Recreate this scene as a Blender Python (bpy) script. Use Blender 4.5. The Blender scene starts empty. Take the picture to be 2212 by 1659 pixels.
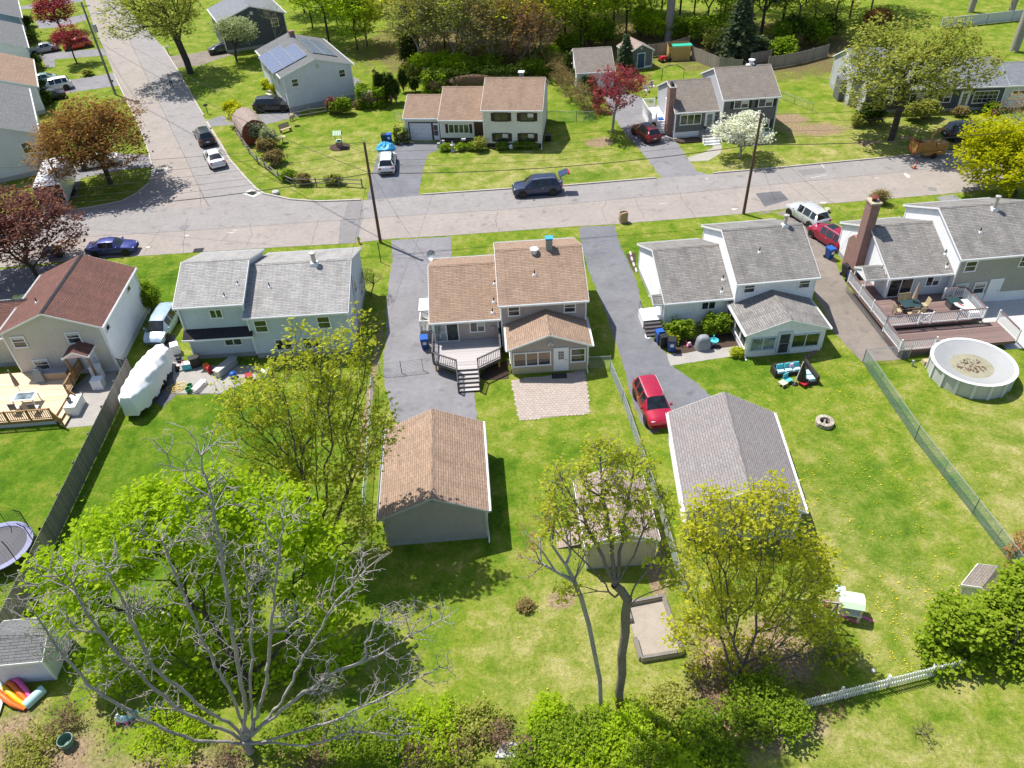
import bpy, bmesh, math, random
import numpy as np
from mathutils import Vector, Matrix
R = math.radians
C = bpy.context.scene.collection
sc = bpy.context.scene
# ---------------------------------------------------------------- camera, sky, sun, exposure
CAM_H, FPX, PITCH, ROLL = 36.0, 1684.0, R(39.4), R(2.9)
_fw = Vector((0, math.cos(PITCH), -math.sin(PITCH)))
_up = Vector((0, math.sin(PITCH), math.cos(PITCH)))
_rt = Vector((1, 0, 0))
_R = _rt*math.cos(ROLL) - _up*math.sin(ROLL)
_U = _rt*math.sin(ROLL) + _up*math.cos(ROLL)
_C = Vector((0, 0, CAM_H))
cam = bpy.data.cameras.new('camera')
cam.sensor_width = 36; cam.lens = 36*FPX/2212; cam.clip_start = .5; cam.clip_end = 3000
camo = bpy.data.objects.new('camera', cam); C.objects.link(camo)
mw = Matrix((( _R.x, _U.x, -_fw.x, 0), (_R.y, _U.y, -_fw.y, 0), (_R.z, _U.z, -_fw.z, CAM_H), (0, 0, 0, 1)))
camo.matrix_world = mw
sc.camera = camo
SUN_EL, SUN_AZ = R(61), R(-49)            # the sun stands far left, behind the street
w = bpy.data.worlds.new('World'); sc.world = w; w.use_nodes = True
nt = w.node_tree; sky = nt.nodes.new('ShaderNodeTexSky'); sky.sky_type = 'NISHITA'
sky.sun_disc = False; sky.sun_elevation = SUN_EL; sky.sun_rotation = SUN_AZ % (2*math.pi)
bg = nt.nodes['Background']; bg.inputs[1].default_value = .105
nt.links.new(sky.outputs[0], bg.inputs[0])
sl = bpy.data.lights.new('sun', 'SUN'); sl.energy = 4.6; sl.angle = R(.53); sl.color = (1, .955, .88)
so = bpy.data.objects.new('sun', sl); C.objects.link(so)
sd = Vector((math.sin(SUN_AZ)*math.cos(SUN_EL), math.cos(SUN_AZ)*math.cos(SUN_EL), math.sin(SUN_EL)))
so.rotation_euler = (-sd).to_track_quat('-Z', 'Y').to_euler(); so.location = sd*200
sc.view_settings.view_transform = 'Standard'; sc.view_settings.look = 'None'
sc.view_settings.exposure = .55; sc.view_settings.gamma = 1
sc.view_settings.use_curve_mapping = False
sc.render.engine = 'CYCLES'
try:
    sc.cycles.use_denoising = True; sc.cycles.max_bounces = 6; sc.cycles.transparent_max_bounces = 12
    sc.cycles.diffuse_bounces = 3; sc.cycles.glossy_bounces = 2; sc.cycles.transmission_bounces = 3
except Exception: pass

# ---------------------------------------------------------------- survey: sight lines to points of the place
def ray(u, v): return _fw*FPX + _R*(u-1106) - _U*(v-829.5)
def P(u, v, z=0.0):
    d = ray(u, v); return _C + d*((z-CAM_H)/d.z)
def Q(u, v, Y):
    d = ray(u, v); return _C + d*(Y/d.y)
def PX(u, v, X):
    d = ray(u, v); return _C + d*(X/d.x)

# ---------------------------------------------------------------- materials
MATS = {}
def newmat(name):
    m = bpy.data.materials.new(name); m.use_nodes = True; m.node_tree.nodes.clear(); MATS[name] = m
    return m, m.node_tree
def N(t, typ, ins=None, **kw):
    n = t.nodes.new('ShaderNode'+typ)
    for k, v in kw.items(): setattr(n, k, v)
    if ins:
        for k, v in ins.items():
            s = n.inputs[k]
            if hasattr(v, 'is_linked') or isinstance(v, bpy.types.NodeSocket): t.links.new(v, s)
            else:
                if isinstance(v, (tuple, list)) and len(v) == 3 and s.type == 'RGBA': v = (*v, 1)
                s.default_value = v
    return n
def ramp(t, fac, stops, interp='LINEAR'):
    n = t.nodes.new('ShaderNodeValToRGB'); t.links.new(fac, n.inputs[0]); cr = n.color_ramp; cr.interpolation = interp
    while len(cr.elements) < len(stops): cr.elements.new(.5)
    for e, (p, c) in zip(cr.elements, stops): e.position = p; e.color = (*c, 1) if len(c) == 3 else c
    return n.outputs[0]
def out(t, sh): o = t.nodes.new('ShaderNodeOutputMaterial'); t.links.new(sh, o.inputs[0]); return o
def mix(t, fac, a, b, mode='MIX'):
    n = t.nodes.new('ShaderNodeMix'); n.data_type = 'RGBA'; n.blend_type = mode
    for s, v in ((n.inputs[0], fac), (n.inputs[6], a), (n.inputs[7], b)):
        if isinstance(v, bpy.types.NodeSocket): t.links.new(v, s)
        else: s.default_value = (*v, 1) if isinstance(v, (tuple, list)) and len(v) == 3 else v
    return n.outputs[2]
def sc3(c, k): return tuple(min(1, max(0, x*k)) for x in c)
def noise(t, vec, scale, detail=4, rough=.6, dist=0):
    return N(t, 'TexNoise', {'Vector': vec, 'Scale': scale, 'Detail': detail, 'Roughness': rough, 'Distortion': dist}).outputs[0]
def mat(name, col, rough=.6, var=.12, scale=3., metal=0, spec=.4, bump=0., bscale=30, stretch=None, coat=0, orand=0):
    if name in MATS: return MATS[name]
    if name in ('grey_fence', 'fence_wood', 'deck_board', 'deck_grey', 'deck_brown', 'paver', 'stone', 'timber'): orand = .2 if name != 'paver' else .07
    m, t = newmat(name)
    tc = N(t, 'TexCoord').outputs['Object']
    if stretch: tc = N(t, 'Mapping', {'Vector': tc, 'Scale': stretch}).outputs[0]
    n1 = noise(t, tc, scale); n2 = noise(t, tc, scale*9, 3)
    mx = N(t, 'Math', {0: n1, 1: n2}, operation='ADD').outputs[0]
    c = ramp(t, N(t, 'Math', {0: mx, 1: .5}, operation='MULTIPLY').outputs[0], [(.3, sc3(col, 1-var*1.6)), (.5, col), (.7, sc3(col, 1+var))])
    if orand: c = mix(t, 1., c, ramp(t, N(t, 'ObjectInfo').outputs['Random'], [(0, (1-orand,)*3), (1, (1+orand,)*3)]), 'MULTIPLY')
    b = N(t, 'BsdfPrincipled', {'Base Color': c, 'Roughness': rough, 'Metallic': metal, 'Specular IOR Level': spec, 'Coat Weight': coat})
    if bump:
        bn = N(t, 'Bump', {'Height': noise(t, tc, bscale, 4), 'Strength': bump, 'Distance': .02})
        t.links.new(bn.outputs[0], b.inputs['Normal'])
    out(t, b.outputs[0]); return m
def shingle(name, c1, c2, stain=(.05, .045, .04), amount=.25, row=.15, wid=.62):
    c1, c2 = tuple(a*.8+b*.2 for a, b in zip(c1, c2)), tuple(a*.25+b*.75 for a, b in zip(c1, c2))
    m, t = newmat(name)
    uv = N(t, 'TexCoord').outputs['UV']
    wob = noise(t, uv, 1.2, 2)
    br = N(t, 'TexBrick', {'Vector': uv, 'Color1': c1, 'Color2': c2, 'Mortar': sc3(c2, .58), 'Scale': 1., 'Mortar Size': .016, 'Mortar Smooth': .25,
                           'Bias': 0., 'Brick Width': wid, 'Row Height': row}, offset=.5, offset_frequency=2)
    br2 = N(t, 'TexBrick', {'Vector': uv, 'Color1': (.9, .9, .9), 'Color2': (1.09, 1.08, 1.06), 'Mortar': (1, 1, 1), 'Scale': 1., 'Mortar Size': .0,
                            'Bias': 0., 'Brick Width': wid*.45, 'Row Height': row}, offset=.33, offset_frequency=2)
    c = mix(t, 1., br.outputs[0], br2.outputs[0], 'MULTIPLY')
    big = noise(t, N(t, 'Mapping', {'Vector': uv, 'Scale': (.55, .16, 1)}).outputs[0], 1.6, 5, .65)
    f = ramp(t, big, [(.46, (0, 0, 0)), (.72, (1, 1, 1))])
    f2 = N(t, 'Math', {0: f, 1: amount}, operation='MULTIPLY').outputs[0]
    c = mix(t, f2, c, stain)
    fine = noise(t, uv, 90, 2)
    c = mix(t, .5, c, mix(t, 1., c, ramp(t, fine, [(.3, (.6, .6, .6)), (.7, (1.35, 1.35, 1.35))]), 'MULTIPLY'))
    sep = N(t, 'SeparateXYZ', {0: uv}).outputs[1]
    saw = N(t, 'Math', {0: sep, 1: row}, operation='DIVIDE').outputs[0]
    saw = N(t, 'Math', {0: saw}, operation='FRACT').outputs[0]
    hgt = N(t, 'Math', {0: N(t, 'Math', {0: saw, 1: -1.}, operation='MULTIPLY').outputs[0], 1: br.outputs[1]}, operation='SUBTRACT').outputs[0]
    bn = N(t, 'Bump', {'Height': hgt, 'Strength': .55, 'Distance': .02})
    b = N(t, 'BsdfPrincipled', {'Base Color': c, 'Roughness': .88, 'Specular IOR Level': .25, 'Normal': bn.outputs[0]})
    out(t, b.outputs[0]); return m
def brickmat(name, c1, c2, mortar, bw=.21, rh=.075, ms=.012):
    m, t = newmat(name)
    uv = N(t, 'TexCoord').outputs['UV']
    br = N(t, 'TexBrick', {'Vector': uv, 'Color1': c1, 'Color2': c2, 'Mortar': mortar, 'Scale': 1., 'Mortar Size': ms, 'Brick Width': bw, 'Row Height': rh})
    c = mix(t, .3, br.outputs[0], mix(t, 1., br.outputs[0], ramp(t, noise(t, uv, 2.5), [(.3, (.5, .5, .5)), (.7, (1.5, 1.5, 1.5))]), 'MULTIPLY'))
    bn = N(t, 'Bump', {'Height': br.outputs[1], 'Strength': -.5, 'Distance': .01})
    b = N(t, 'BsdfPrincipled', {'Base Color': c, 'Roughness': .85, 'Normal': bn.outputs[0]})
    out(t, b.outputs[0]); return m
def glass(name, col=(.02, .025, .028), rough=.06, spec=.8):
    m, t = newmat(name)
    tc = N(t, 'TexCoord').outputs['Object']
    c = ramp(t, noise(t, tc, 1.7, 2), [(.35, sc3(col, .6)), (.65, sc3(col, 1.7))])
    b = N(t, 'BsdfPrincipled', {'Base Color': c, 'Roughness': rough, 'Specular IOR Level': spec})
    out(t, b.outputs[0]); return m
def leafmat(name, stops, trans=.4, hue=None):
    m, t = newmat(name)
    a = N(t, 'Attribute', attribute_name='tint').outputs['Fac']
    c = ramp(t, a, stops)
    d = N(t, 'BsdfDiffuse', {'Color': c, 'Roughness': .8})
    tr = N(t, 'BsdfTranslucent', {'Color': mix(t, 1., c, (1.15, 1.2, .7), 'MULTIPLY')})
    x = N(t, 'MixShader', {0: trans, 1: d.outputs[0], 2: tr.outputs[0]})
    out(t, x.outputs[0]); return m

# ---------------------------------------------------------------- mesh building
class MB:
    def __init__(s): s.v = []; s.f = []; s.m = []
    def quadv(s, pts, mi=0):
        b = len(s.v); s.v += [tuple(p) for p in pts]; s.f.append(tuple(range(b, b+len(pts)))); s.m.append(mi); return s
    def box(s, a, b, mi=0, top=None):
        x0, y0, z0 = a; x1, y1, z1 = b
        if x0 > x1: x0, x1 = x1, x0
        if y0 > y1: y0, y1 = y1, y0
        if z0 > z1: z0, z1 = z1, z0
        i = len(s.v); t = top or 0
        s.v += [(x0, y0, z0), (x1, y0, z0), (x1, y1, z0), (x0, y1, z0), (x0+t, y0+t, z1), (x1-t, y0+t, z1), (x1-t, y1-t, z1), (x0+t, y1-t, z1)]
        for q in ((0, 3, 2, 1), (4, 5, 6, 7), (0, 1, 5, 4), (1, 2, 6, 5), (2, 3, 7, 6), (3, 0, 4, 7)):
            s.f.append(tuple(i+k for k in q)); s.m.append(mi)
        return s
    def prism(s, poly, z0, z1, mi=0):
        """extrude an xy polygon (ccw) from z0 to z1"""
        n = len(poly); i = len(s.v)
        s.v += [(p[0], p[1], z0) for p in poly] + [(p[0], p[1], z1) for p in poly]
        s.f.append(tuple(i+k for k in reversed(range(n)))); s.m.append(mi)
        s.f.append(tuple(i+n+k for k in range(n))); s.m.append(mi)
        for k in range(n):
            l = (k+1) % n; s.f.append((i+k, i+l, i+n+l, i+n+k)); s.m.append(mi)
        return s
    def extr(s, poly, d, mi=0):
        """extrude a 3-d polygon along vector d"""
        n = len(poly); i = len(s.v); d = Vector(d)
        s.v += [tuple(Vector(p)) for p in poly] + [tuple(Vector(p)+d) for p in poly]
        s.f.append(tuple(i+k for k in reversed(range(n)))); s.f.append(tuple(i+n+k for k in range(n))); s.m += [mi, mi]
        for k in range(n):
            l = (k+1) % n; s.f.append((i+k, i+l, i+n+l, i+n+k)); s.m.append(mi)
        return s
    def bar(s, a, b, w, h=None, mi=0):
        """box beam between two points, w across, h up"""
        a = Vector(a); b = Vector(b); h = h or w; d = (b-a).normalized()
        x = d.cross(Vector((0, 0, 1)))
        if x.length < 1e-3: x = Vector((1, 0, 0))
        x.normalize(); y = x.cross(d).normalized(); x *= w/2; y *= h/2
        return s.extr([a-x-y, a-x+y, a+x+y, a+x-y], b-a, mi)
    def tube(s, pts, r, n=6, mi=0, cap=True):
        pts = [Vector(p) for p in pts]; rs = r if isinstance(r, (list, tuple)) else [r]*len(pts)
        base = len(s.v)
        for i, p in enumerate(pts):
            d = (pts[min(i+1, len(pts)-1)]-pts[max(i-1, 0)])
            if d.length < 1e-9: d = Vector((0, 0, 1))
            d.normalize(); x = d.cross(Vector((0, 0, 1)))
            if x.length < 1e-3: x = Vector((1, 0, 0))
            x.normalize(); y = d.cross(x)
            for k in range(n):
                a = 2*math.pi*k/n; s.v.append(tuple(p+(x*math.cos(a)+y*math.sin(a))*rs[i]))
        for i in range(len(pts)-1):
            for k in range(n):
                l = (k+1) % n; s.f.append((base+i*n+k, base+i*n+l, base+(i+1)*n+l, base+(i+1)*n+k)); s.m.append(mi)
        if cap:
            s.f.append(tuple(base+k for k in reversed(range(n)))); s.m.append(mi)
            e = base+(len(pts)-1)*n; s.f.append(tuple(e+k for k in range(n))); s.m.append(mi)
        return s
    def cyl(s, x, y, z0, z1, r, n=12, mi=0, r1=None): return s.tube([(x, y, z0), (x, y, z1)], [r, r if r1 is None else r1], n, mi)
    def lathe(s, prof, n=16, mi=0, c=(0, 0), close=False):
        base = len(s.v); k = len(prof)
        for j in range(n):
            a = 2*math.pi*j/n
            for r, z in prof: s.v.append((c[0]+r*math.cos(a), c[1]+r*math.sin(a), z))
        for j in range(n):
            l = (j+1) % n
            for i in range(k-1 if not close else k):
                i2 = (i+1) % k
                s.f.append((base+j*k+i, base+l*k+i, base+l*k+i2, base+j*k+i2)); s.m.append(mi)
        return s
    def mesh(s, name, mats, smooth=None):
        me = bpy.data.meshes.new(name); me.from_pydata(s.v, [], s.f)
        if not isinstance(mats, (list, tuple)): mats = [mats]
        for m in mats: me.materials.append(m if not isinstance(m, str) else MATS[m])
        if len(mats) > 1: me.polygons.foreach_set('material_index', s.m)
        uvl = me.uv_layers.new(name='UVMap'); uvs = np.zeros((len(me.loops), 2), dtype=np.float32); vs = s.v
        for p in me.polygons:
            n = p.normal
            if abs(n.z) > .999: ux, uy, uz, vx, vy, vz = 1, 0, 0, 0, 1, 0
            else:
                l = math.hypot(n.x, n.y); ux, uy, uz = -n.y/l, n.x/l, 0
                vx, vy, vz = n.y*uz-n.z*uy, n.z*ux-n.x*uz, n.x*uy-n.y*ux
            for li, vi in zip(p.loop_indices, p.vertices):
                q = vs[vi]; uvs[li] = (q[0]*ux+q[1]*uy+q[2]*uz, q[0]*vx+q[1]*vy+q[2]*vz)
        uvl.data.foreach_set('uv', uvs.ravel())
        if smooth is not None:
            me.shade_smooth()
            if smooth < 180: me.set_sharp_from_angle(angle=R(smooth))
        me.update(); return me
    def build(s, name, mats, parent=None, smooth=None, loc=None, rz=0): return obj(name, s.mesh(name, mats, smooth), parent, loc, rz)
def obj(name, me, parent=None, loc=None, rz=0):
    o = bpy.data.objects.new(name, me); C.objects.link(o)
    if parent: o.parent = parent
    if loc is not None: o.location = loc
    if rz: o.rotation_euler = (0, 0, rz)
    return o
def tag(o, label=None, cat=None, group=None, kind=None):
    if label: o['label'] = label
    if cat: o['category'] = cat
    if group: o['group'] = group
    if kind: o['kind'] = kind
    return o
def thing(name, label, cat, loc=(0, 0, 0), rz=0, group=None):
    o = bpy.data.objects.new(name, None); C.objects.link(o); o.empty_display_size = .3
    o.location = loc; o.rotation_euler = (0, 0, rz); return tag(o, label, cat, group)
def copy_tree(o, parent=None):
    c = o.copy(); C.objects.link(c); c.parent = parent
    for ch in o.children: copy_tree(ch, c)
    return c
def dup(root, loc, rz=0, label=None, group=None, scale=None):
    r = copy_tree(root); r.location = loc; r.rotation_euler = (0, 0, rz)
    if scale: r.scale = scale if isinstance(scale, tuple) else (scale,)*3
    if label: r['label'] = label
    if group: r['group'] = group
    return r
# ---------------------------------------------------------------- palette
rng = random.Random(7)
shingle('tan_shingle', (.385, .275, .205), (.285, .195, .14), (.13, .085, .06), .35)
shingle('tan_shingle_far', (.35, .245, .18), (.27, .185, .13), (.10, .07, .05), .35)
shingle('grey_shingle', (.315, .30, .285), (.19, .18, .172), (.07, .065, .06), .55)
shingle('pale_shingle', (.44, .43, .42), (.29, .285, .28), (.12, .11, .10), .45)
shingle('garage_shingle', (.275, .258, .258), (.235, .215, .215), (.26, .19, .18), .35, .16, .5)
shingle('brown_shingle', (.20, .095, .075), (.13, .066, .055), (.05, .035, .035), .4)
shingle('taupe_shingle', (.27, .235, .205), (.19, .165, .145), (.09, .08, .07), .3)
shingle('slate_shingle', (.20, .205, .21), (.14, .145, .15), (.07, .07, .07), .25)
shingle('blue_grey_shingle', (.25, .27, .30), (.19, .205, .23), (.1, .1, .11), .2)
shingle('pink_shingle', (.37, .295, .262), (.34, .265, .235), (.2, .13, .11), .2)
shingle('dark_shingle', (.05, .045, .055), (.03, .028, .032), (.02, .02, .02), .3)
mat('white_trim', (.80, .80, .80), .45, .03); mat('white_siding', (.82, .82, .83), .5, .09, .55)
mat('blue_white_siding', (.52, .58, .63), .5, .09, .55); mat('tan_siding', (.40, .335, .315), .5, .09, .55)
mat('grey_tan_siding', (.34, .315, .30), .5, .09, .55); mat('cream_siding', (.70, .69, .63), .5, .09, .55)
mat('beige_siding', (.58, .52, .46), .5, .09, .55); mat('grey_siding', (.13, .135, .145), .5, .06, 1.5)
mat('light_grey_siding', (.42, .43, .45), .5, .09, .55); mat('pale_siding', (.60, .61, .64), .5, .09, .55)
mat('navy_siding', (.06, .07, .10), .5, .06, 1.5); mat('teal_siding', (.16, .26, .30), .5, .06, 1.5)
mat('e_siding', (.50, .52, .54), .5, .09, .55); mat('taupe_siding', (.36, .34, .31), .5, .09, .55)
mat('foundation', (.36, .36, .36), .9, .18, 1.2, bump=.3); mat('dark_foundation', (.05, .035, .035), .9, .2)
mat('concrete', (.34, .32, .295), .9, .14, .8, bump=.2); mat('bright_concrete', (.52, .505, .48), .9, .1, .6)
mat('yellow_stone', (.45, .40, .28), .9, .12, 2)
mat('shutter', (.035, .018, .02), .5); mat('black_shutter', (.015, .015, .018), .5)
mat('door_white', (.76, .77, .80), .4, .03); mat('door_brown', (.045, .022, .016), .5); mat('door_blue', (.02, .07, .16), .5)
mat('blind', (.50, .48, .44), .7, .05); mat('curtain', (.55, .55, .56), .8, .05); mat('curtain_brown', (.34, .22, .16), .8, .15, 12)
glass('window_glass'); glass('window_green', (.03, .05, .02)); glass('car_glass', (.012, .014, .016), .04, .9); glass('pale_glass', (.16, .20, .22), .05, .9)
glass('screen_mesh', (.045, .05, .05), .5, .2)
mat('metal', (.55, .56, .57), .35, .08, metal=.8); mat('galvanised', (.42, .44, .45), .45, .1, metal=.5); mat('dark_metal', (.03, .03, .032), .4, .1, metal=.3)
mat('black', (.012, .012, .013), .5, .1); mat('rubber', (.014, .014, .015), .75, .1); mat('rim', (.50, .51, .52), .35, .1, metal=.3); mat('dark_rim', (.10, .10, .105), .35, .1, metal=.7)
mat('chimney_metal', (.52, .49, .44), .4, .15, metal=.3); mat('rust', (.17, .04, .025), .8, .3)
brickmat('brick', (.25, .075, .055), (.19, .055, .042), (.36, .30, .27))
brickmat('block', (.34, .335, .33), (.30, .295, .29), (.24, .24, .24), .4, .2, .012)
mat('pole_wood', (.14, .075, .05), .9, .3, 2, stretch=(1, 1, .15), bump=.4)
mat('old_wood', (.20, .18, .16), .9, .25, 2, stretch=(1, 1, .2)); mat('fence_wood', (.30, .26, .225), .9, .2, 2.5, stretch=(4, 4, .3))
mat('grey_fence', (.19, .175, .155), .9, .25, 2.5, stretch=(4, 4, .3)); mat('new_wood', (.50, .33, .12), .8, .15, 3)
mat('deck_stain', (.28, .16, .06), .7, .15, 3); mat('deck_board', (.64, .50, .33), .7, .1, 3, stretch=(.2, 2, 1)); mat('deck_grey', (.42, .39, .385), .7, .06, 3, stretch=(.2, 2, 1))
mat('deck_dark', (.085, .08, .085), .6, .1); mat('deck_brown', (.20, .135, .12), .7, .12, 2, stretch=(.2, 2, 1)); mat('cap_brown', (.17, .11, .105), .6, .08)
mat('wire', (.03, .03, .032), .6); mat('timber', (.33, .29, .235), .9, .25, 2.5, bump=.4); mat('sand', (.34, .295, .245), .95, .15, 1.5, bump=.2)
mat('bark', (.125, .105, .09), .95, .35, 2, stretch=(1, 1, .25), bump=.6, bscale=14); mat('grey_bark', (.33, .30, .28), .95, .28, 1.6, stretch=(1, 1, .3), bump=.5, bscale=14)
mat('vine_bark', (.19, .155, .13), .95, .35, 2, stretch=(1, 1, .3), bump=.8, bscale=9)
mat('dark_bark', (.06, .05, .042), .95, .35, 2, stretch=(1, 1, .25), bump=.5)
mat('bin_blue', (.012, .06, .24), .45, .08); mat('bin_black', (.02, .021, .024), .5, .1); mat('bin_lid_blue', (.02, .10, .40), .4, .06)
mat('tarp_blue', (.05, .36, .62), .5, .1); mat('tarp_white', (.86, .87, .89), .45, .03, 1.5, bump=.5, bscale=1.4); mat('tarp_grey', (.24, .26, .29), .6, .1, bump=.5, bscale=5)
mat('tarp_green', (.03, .42, .30), .5, .1)
mat('kerb', (.44, .40, .36), .9, .16, 1.0, bump=.3); mat('crack_tar', (.10, .095, .09), .9, .1)
mat('white_plastic', (.75, .75, .75), .35, .04); mat('red_plastic', (.45, .02, .03), .4); mat('pink_plastic', (.75, .12, .35), .4); mat('pale_pink', (.80, .55, .62), .5)
mat('aqua', (.10, .52, .60), .5, .08); mat('yellow_plastic', (.75, .52, .02), .4); mat('orange_plastic', (.80, .16, .02), .45); mat('purple_pad', (.22, .23, .40), .5, .08)
mat('cushion_blue', (.45, .66, .72), .8, .06); mat('wicker', (.035, .028, .026), .7, .2, 30); mat('cream_plastic', (.62, .55, .40), .5, .06); mat('mint', (.55, .72, .50), .5, .06)
mat('beige_fabric', (.40, .29, .20), .85, .1); mat('sling', (.42, .34, .20), .7, .1); mat('table_dark', (.03, .06, .065), .3, .1)
mat('net_black', (.02, .02, .02), .7); mat('tramp_mat', (.06, .06, .075), .6, .06)
mat('skin', (.45, .27, .20), .6, .05); mat('shirt_pale', (.48, .50, .55), .8, .06); mat('trousers_dark', (.02, .022, .03), .8); mat('trousers_grey', (.22, .22, .24), .8); mat('hair', (.03, .02, .015), .7)
mat('paper_bag', (.42, .30, .17), .85, .15, 6, bump=.6, bscale=9); mat('hydrant_yellow', (.58, .48, .05), .5, .1); mat('hydrant_green', (.03, .25, .10), .5)
mat('chip_yellow', (.36, .19, .05), .5, .15); mat('chip_red', (.30, .03, .02), .6, .2)
mat('barn_red', (.22, .05, .03), .7, .12, 4); mat('mulch', (.07, .045, .032), .95, .4, 6, bump=.8); mat('dry_stalk', (.38, .27, .16), .9, .25); mat('brush_brown', (.17, .105, .07), .95, .3)
mat('stone', (.40, .345, .28), .9, .22, 3, bump=.5); mat('boulder', (.48, .47, .45), .9, .2, 3, bump=.5)
mat('paver', (.40, .335, .295), .9, .2, .9, bump=.2); mat('paver_joint', (.36, .30, .262), .95, .3, 3)
mat('solar_cell', (.13, .15, .23), .25, .1, 2, spec=.7); mat('solar_frame', (.35, .37, .42), .4)
mat('mesh_green', (.12, .22, .17), .6, .1); mat('pool_wall', (.50, .51, .50), .5, .06); mat('pool_rim', (.62, .63, .63), .45, .04)
mat('lattice', (.20, .19, .19), .8, .1)
def ground_material(name='grass_ground', tuft=False):
    m, t = newmat(name)
    tc = N(t, 'TexCoord').outputs['Object']
    big = noise(t, tc, .09, 4, .6); mid = noise(t, tc, .55, 5, .65, .4); fine = noise(t, tc, 5.5, 4, .7); vf = noise(t, tc, 22, 2, .6)
    wig = noise(t, tc, .5, 3, .6)
    def patch(x, y, rx, ry, soft=1.3, amp=1.6):
        d = N(t, 'VectorMath', {0: tc, 1: (x, y, 0)}, operation='SUBTRACT').outputs[0]
        d = N(t, 'VectorMath', {0: d, 1: (1/rx, 1/ry, 0)}, operation='MULTIPLY').outputs[0]
        l = N(t, 'VectorMath', {0: d}, operation='LENGTH').outputs['Value']
        w_ = N(t, 'Math', {0: wig, 1: .5}, operation='SUBTRACT').outputs[0]
        w_ = N(t, 'Math', {0: w_, 1: amp, 2: l}, operation='MULTIPLY_ADD').outputs[0]
        return N(t, 'MapRange', {0: w_, 1: 1.25, 2: 1.25-soft*.6, 3: 0., 4: 1.}).outputs[0]
    blot = noise(t, tc, 1.9, 4, .65, .6)
    mid = N(t, 'Math', {0: N(t, 'Math', {0: mid, 1: .68}, operation='MULTIPLY').outputs[0], 1: N(t, 'Math', {0: blot, 1: .32}, operation='MULTIPLY').outputs[0]}, operation='ADD').outputs[0]
    c = ramp(t, mid, [(.34, (.078, .155, .009)), (.46, (.14, .212, .017)), (.54, (.20, .242, .032)), (.65, (.31, .30, .09))])
    lush = ramp(t, mid, [(.36, (.05, .12, .006)), (.5, (.095, .178, .010)), (.64, (.185, .225, .028))])
    straw = ramp(t, mid, [(.36, (.165, .205, .028)), (.48, (.27, .27, .068)), (.60, (.40, .355, .16))])
    for a in ((-21, 36, 9, 11), (-33, 34, 6, 9), (-14, 70, 0.1, .1), (-33, 60, 6, 5), (13, 60, 7, 4)): c = mix(t, patch(*a, 1.0, .8), c, lush)
    for a in ((33, 30, 7, 9), (24, 78, 16, 5), (4, 80, 10, 7), (-16, 84, 9, 8), (4, 22, 6, 6), (44, 84, 12, 9), (20, 27, 4, 8), (16, 15, 9, 3)): c = mix(t, N(t, 'Math', {0: patch(*a, 1.2, 2.4), 1: .6}, operation='MULTIPLY').outputs[0], c, straw)
    for a in ((21, 31, 3, 6), (16, 44, 4, 3), (-1, 33, 2, 5), (4, 36, 2.2, 2), (9, 78, 4, 2), (10.5, 96, 6, 4)): c = mix(t, N(t, 'Math', {0: patch(*a, 1.3, 2.2), 1: .8}, operation='MULTIPLY').outputs[0], c, lush)
    dirt = ramp(t, fine, [(.3, (.20, .125, .085)), (.7, (.38, .27, .20))])
    for a in ((36.5, 87.5, 3.6, 1.9), (34.5, 91, 2.2, 2), (41, 83, 1.2, .8), (45.5, 84, .9, .5), (11.5, 87, 1.6, 1.4), (9.6, 20, 1.6, 2.4), (10.5, 18, 3, 1.6), (12.5, 21.4, 2, 2), (-17, 15.5, 6, 2.2), (-25, 17, 5, 3), (-6, 15.6, 4, .8), (1.2, 16.0, 2.4, .9), (5.5, 15.5, 4, 1.6), (7.4, 27, .5, 4), (-10.3, 44.5, .25, 8), (2, 25.2, .7, .5)):
        c = mix(t, N(t, 'Math', {0: patch(*a, .9, 1.6), 1: .85}, operation='MULTIPLY').outputs[0], c, dirt)
    litter = ramp(t, fine, [(.3, (.09, .075, .03)), (.55, (.17, .135, .06)), (.75, (.28, .22, .13))])
    for a in ((12, 128, 32, 14), (40, 118, 14, 12), (-6, 130, 12, 16)): c = mix(t, patch(*a, .8, 1.2), c, litter)
    k = N(t, 'Math', {0: fine, 1: vf}, operation='ADD').outputs[0]
    k = ramp(t, N(t, 'Math', {0: k, 1: .5}, operation='MULTIPLY').outputs[0], [(.34, (.45, .47, .50)), (.5, (1, 1, 1)), (.66, (1.55, 1.5, 1.45))])
    c = mix(t, .85, c, mix(t, 1., c, k, 'MULTIPLY'))
    if tuft:
        a = N(t, 'Attribute', attribute_name='tint').outputs['Fac']; c = mix(t, 1., c, ramp(t, a, [(0, (.8, .85, .8)), (.6, (1.25, 1.25, 1.1)), (1, (1.7, 1.55, 1.5))]), 'MULTIPLY')
        x = N(t, 'MixShader', {0: .35, 1: N(t, 'BsdfDiffuse', {'Color': c}).outputs[0], 2: N(t, 'BsdfTranslucent', {'Color': c}).outputs[0]}); out(t, x.outputs[0]); return m
    bn = N(t, 'Bump', {'Height': N(t, 'Math', {0: fine, 1: vf}, operation='ADD').outputs[0], 'Strength': .55, 'Distance': .09})
    b = N(t, 'BsdfPrincipled', {'Base Color': c, 'Roughness': .95, 'Specular IOR Level': .1, 'Normal': bn.outputs[0]})
    out(t, b.outputs[0]); return m
ground_material()
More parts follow.
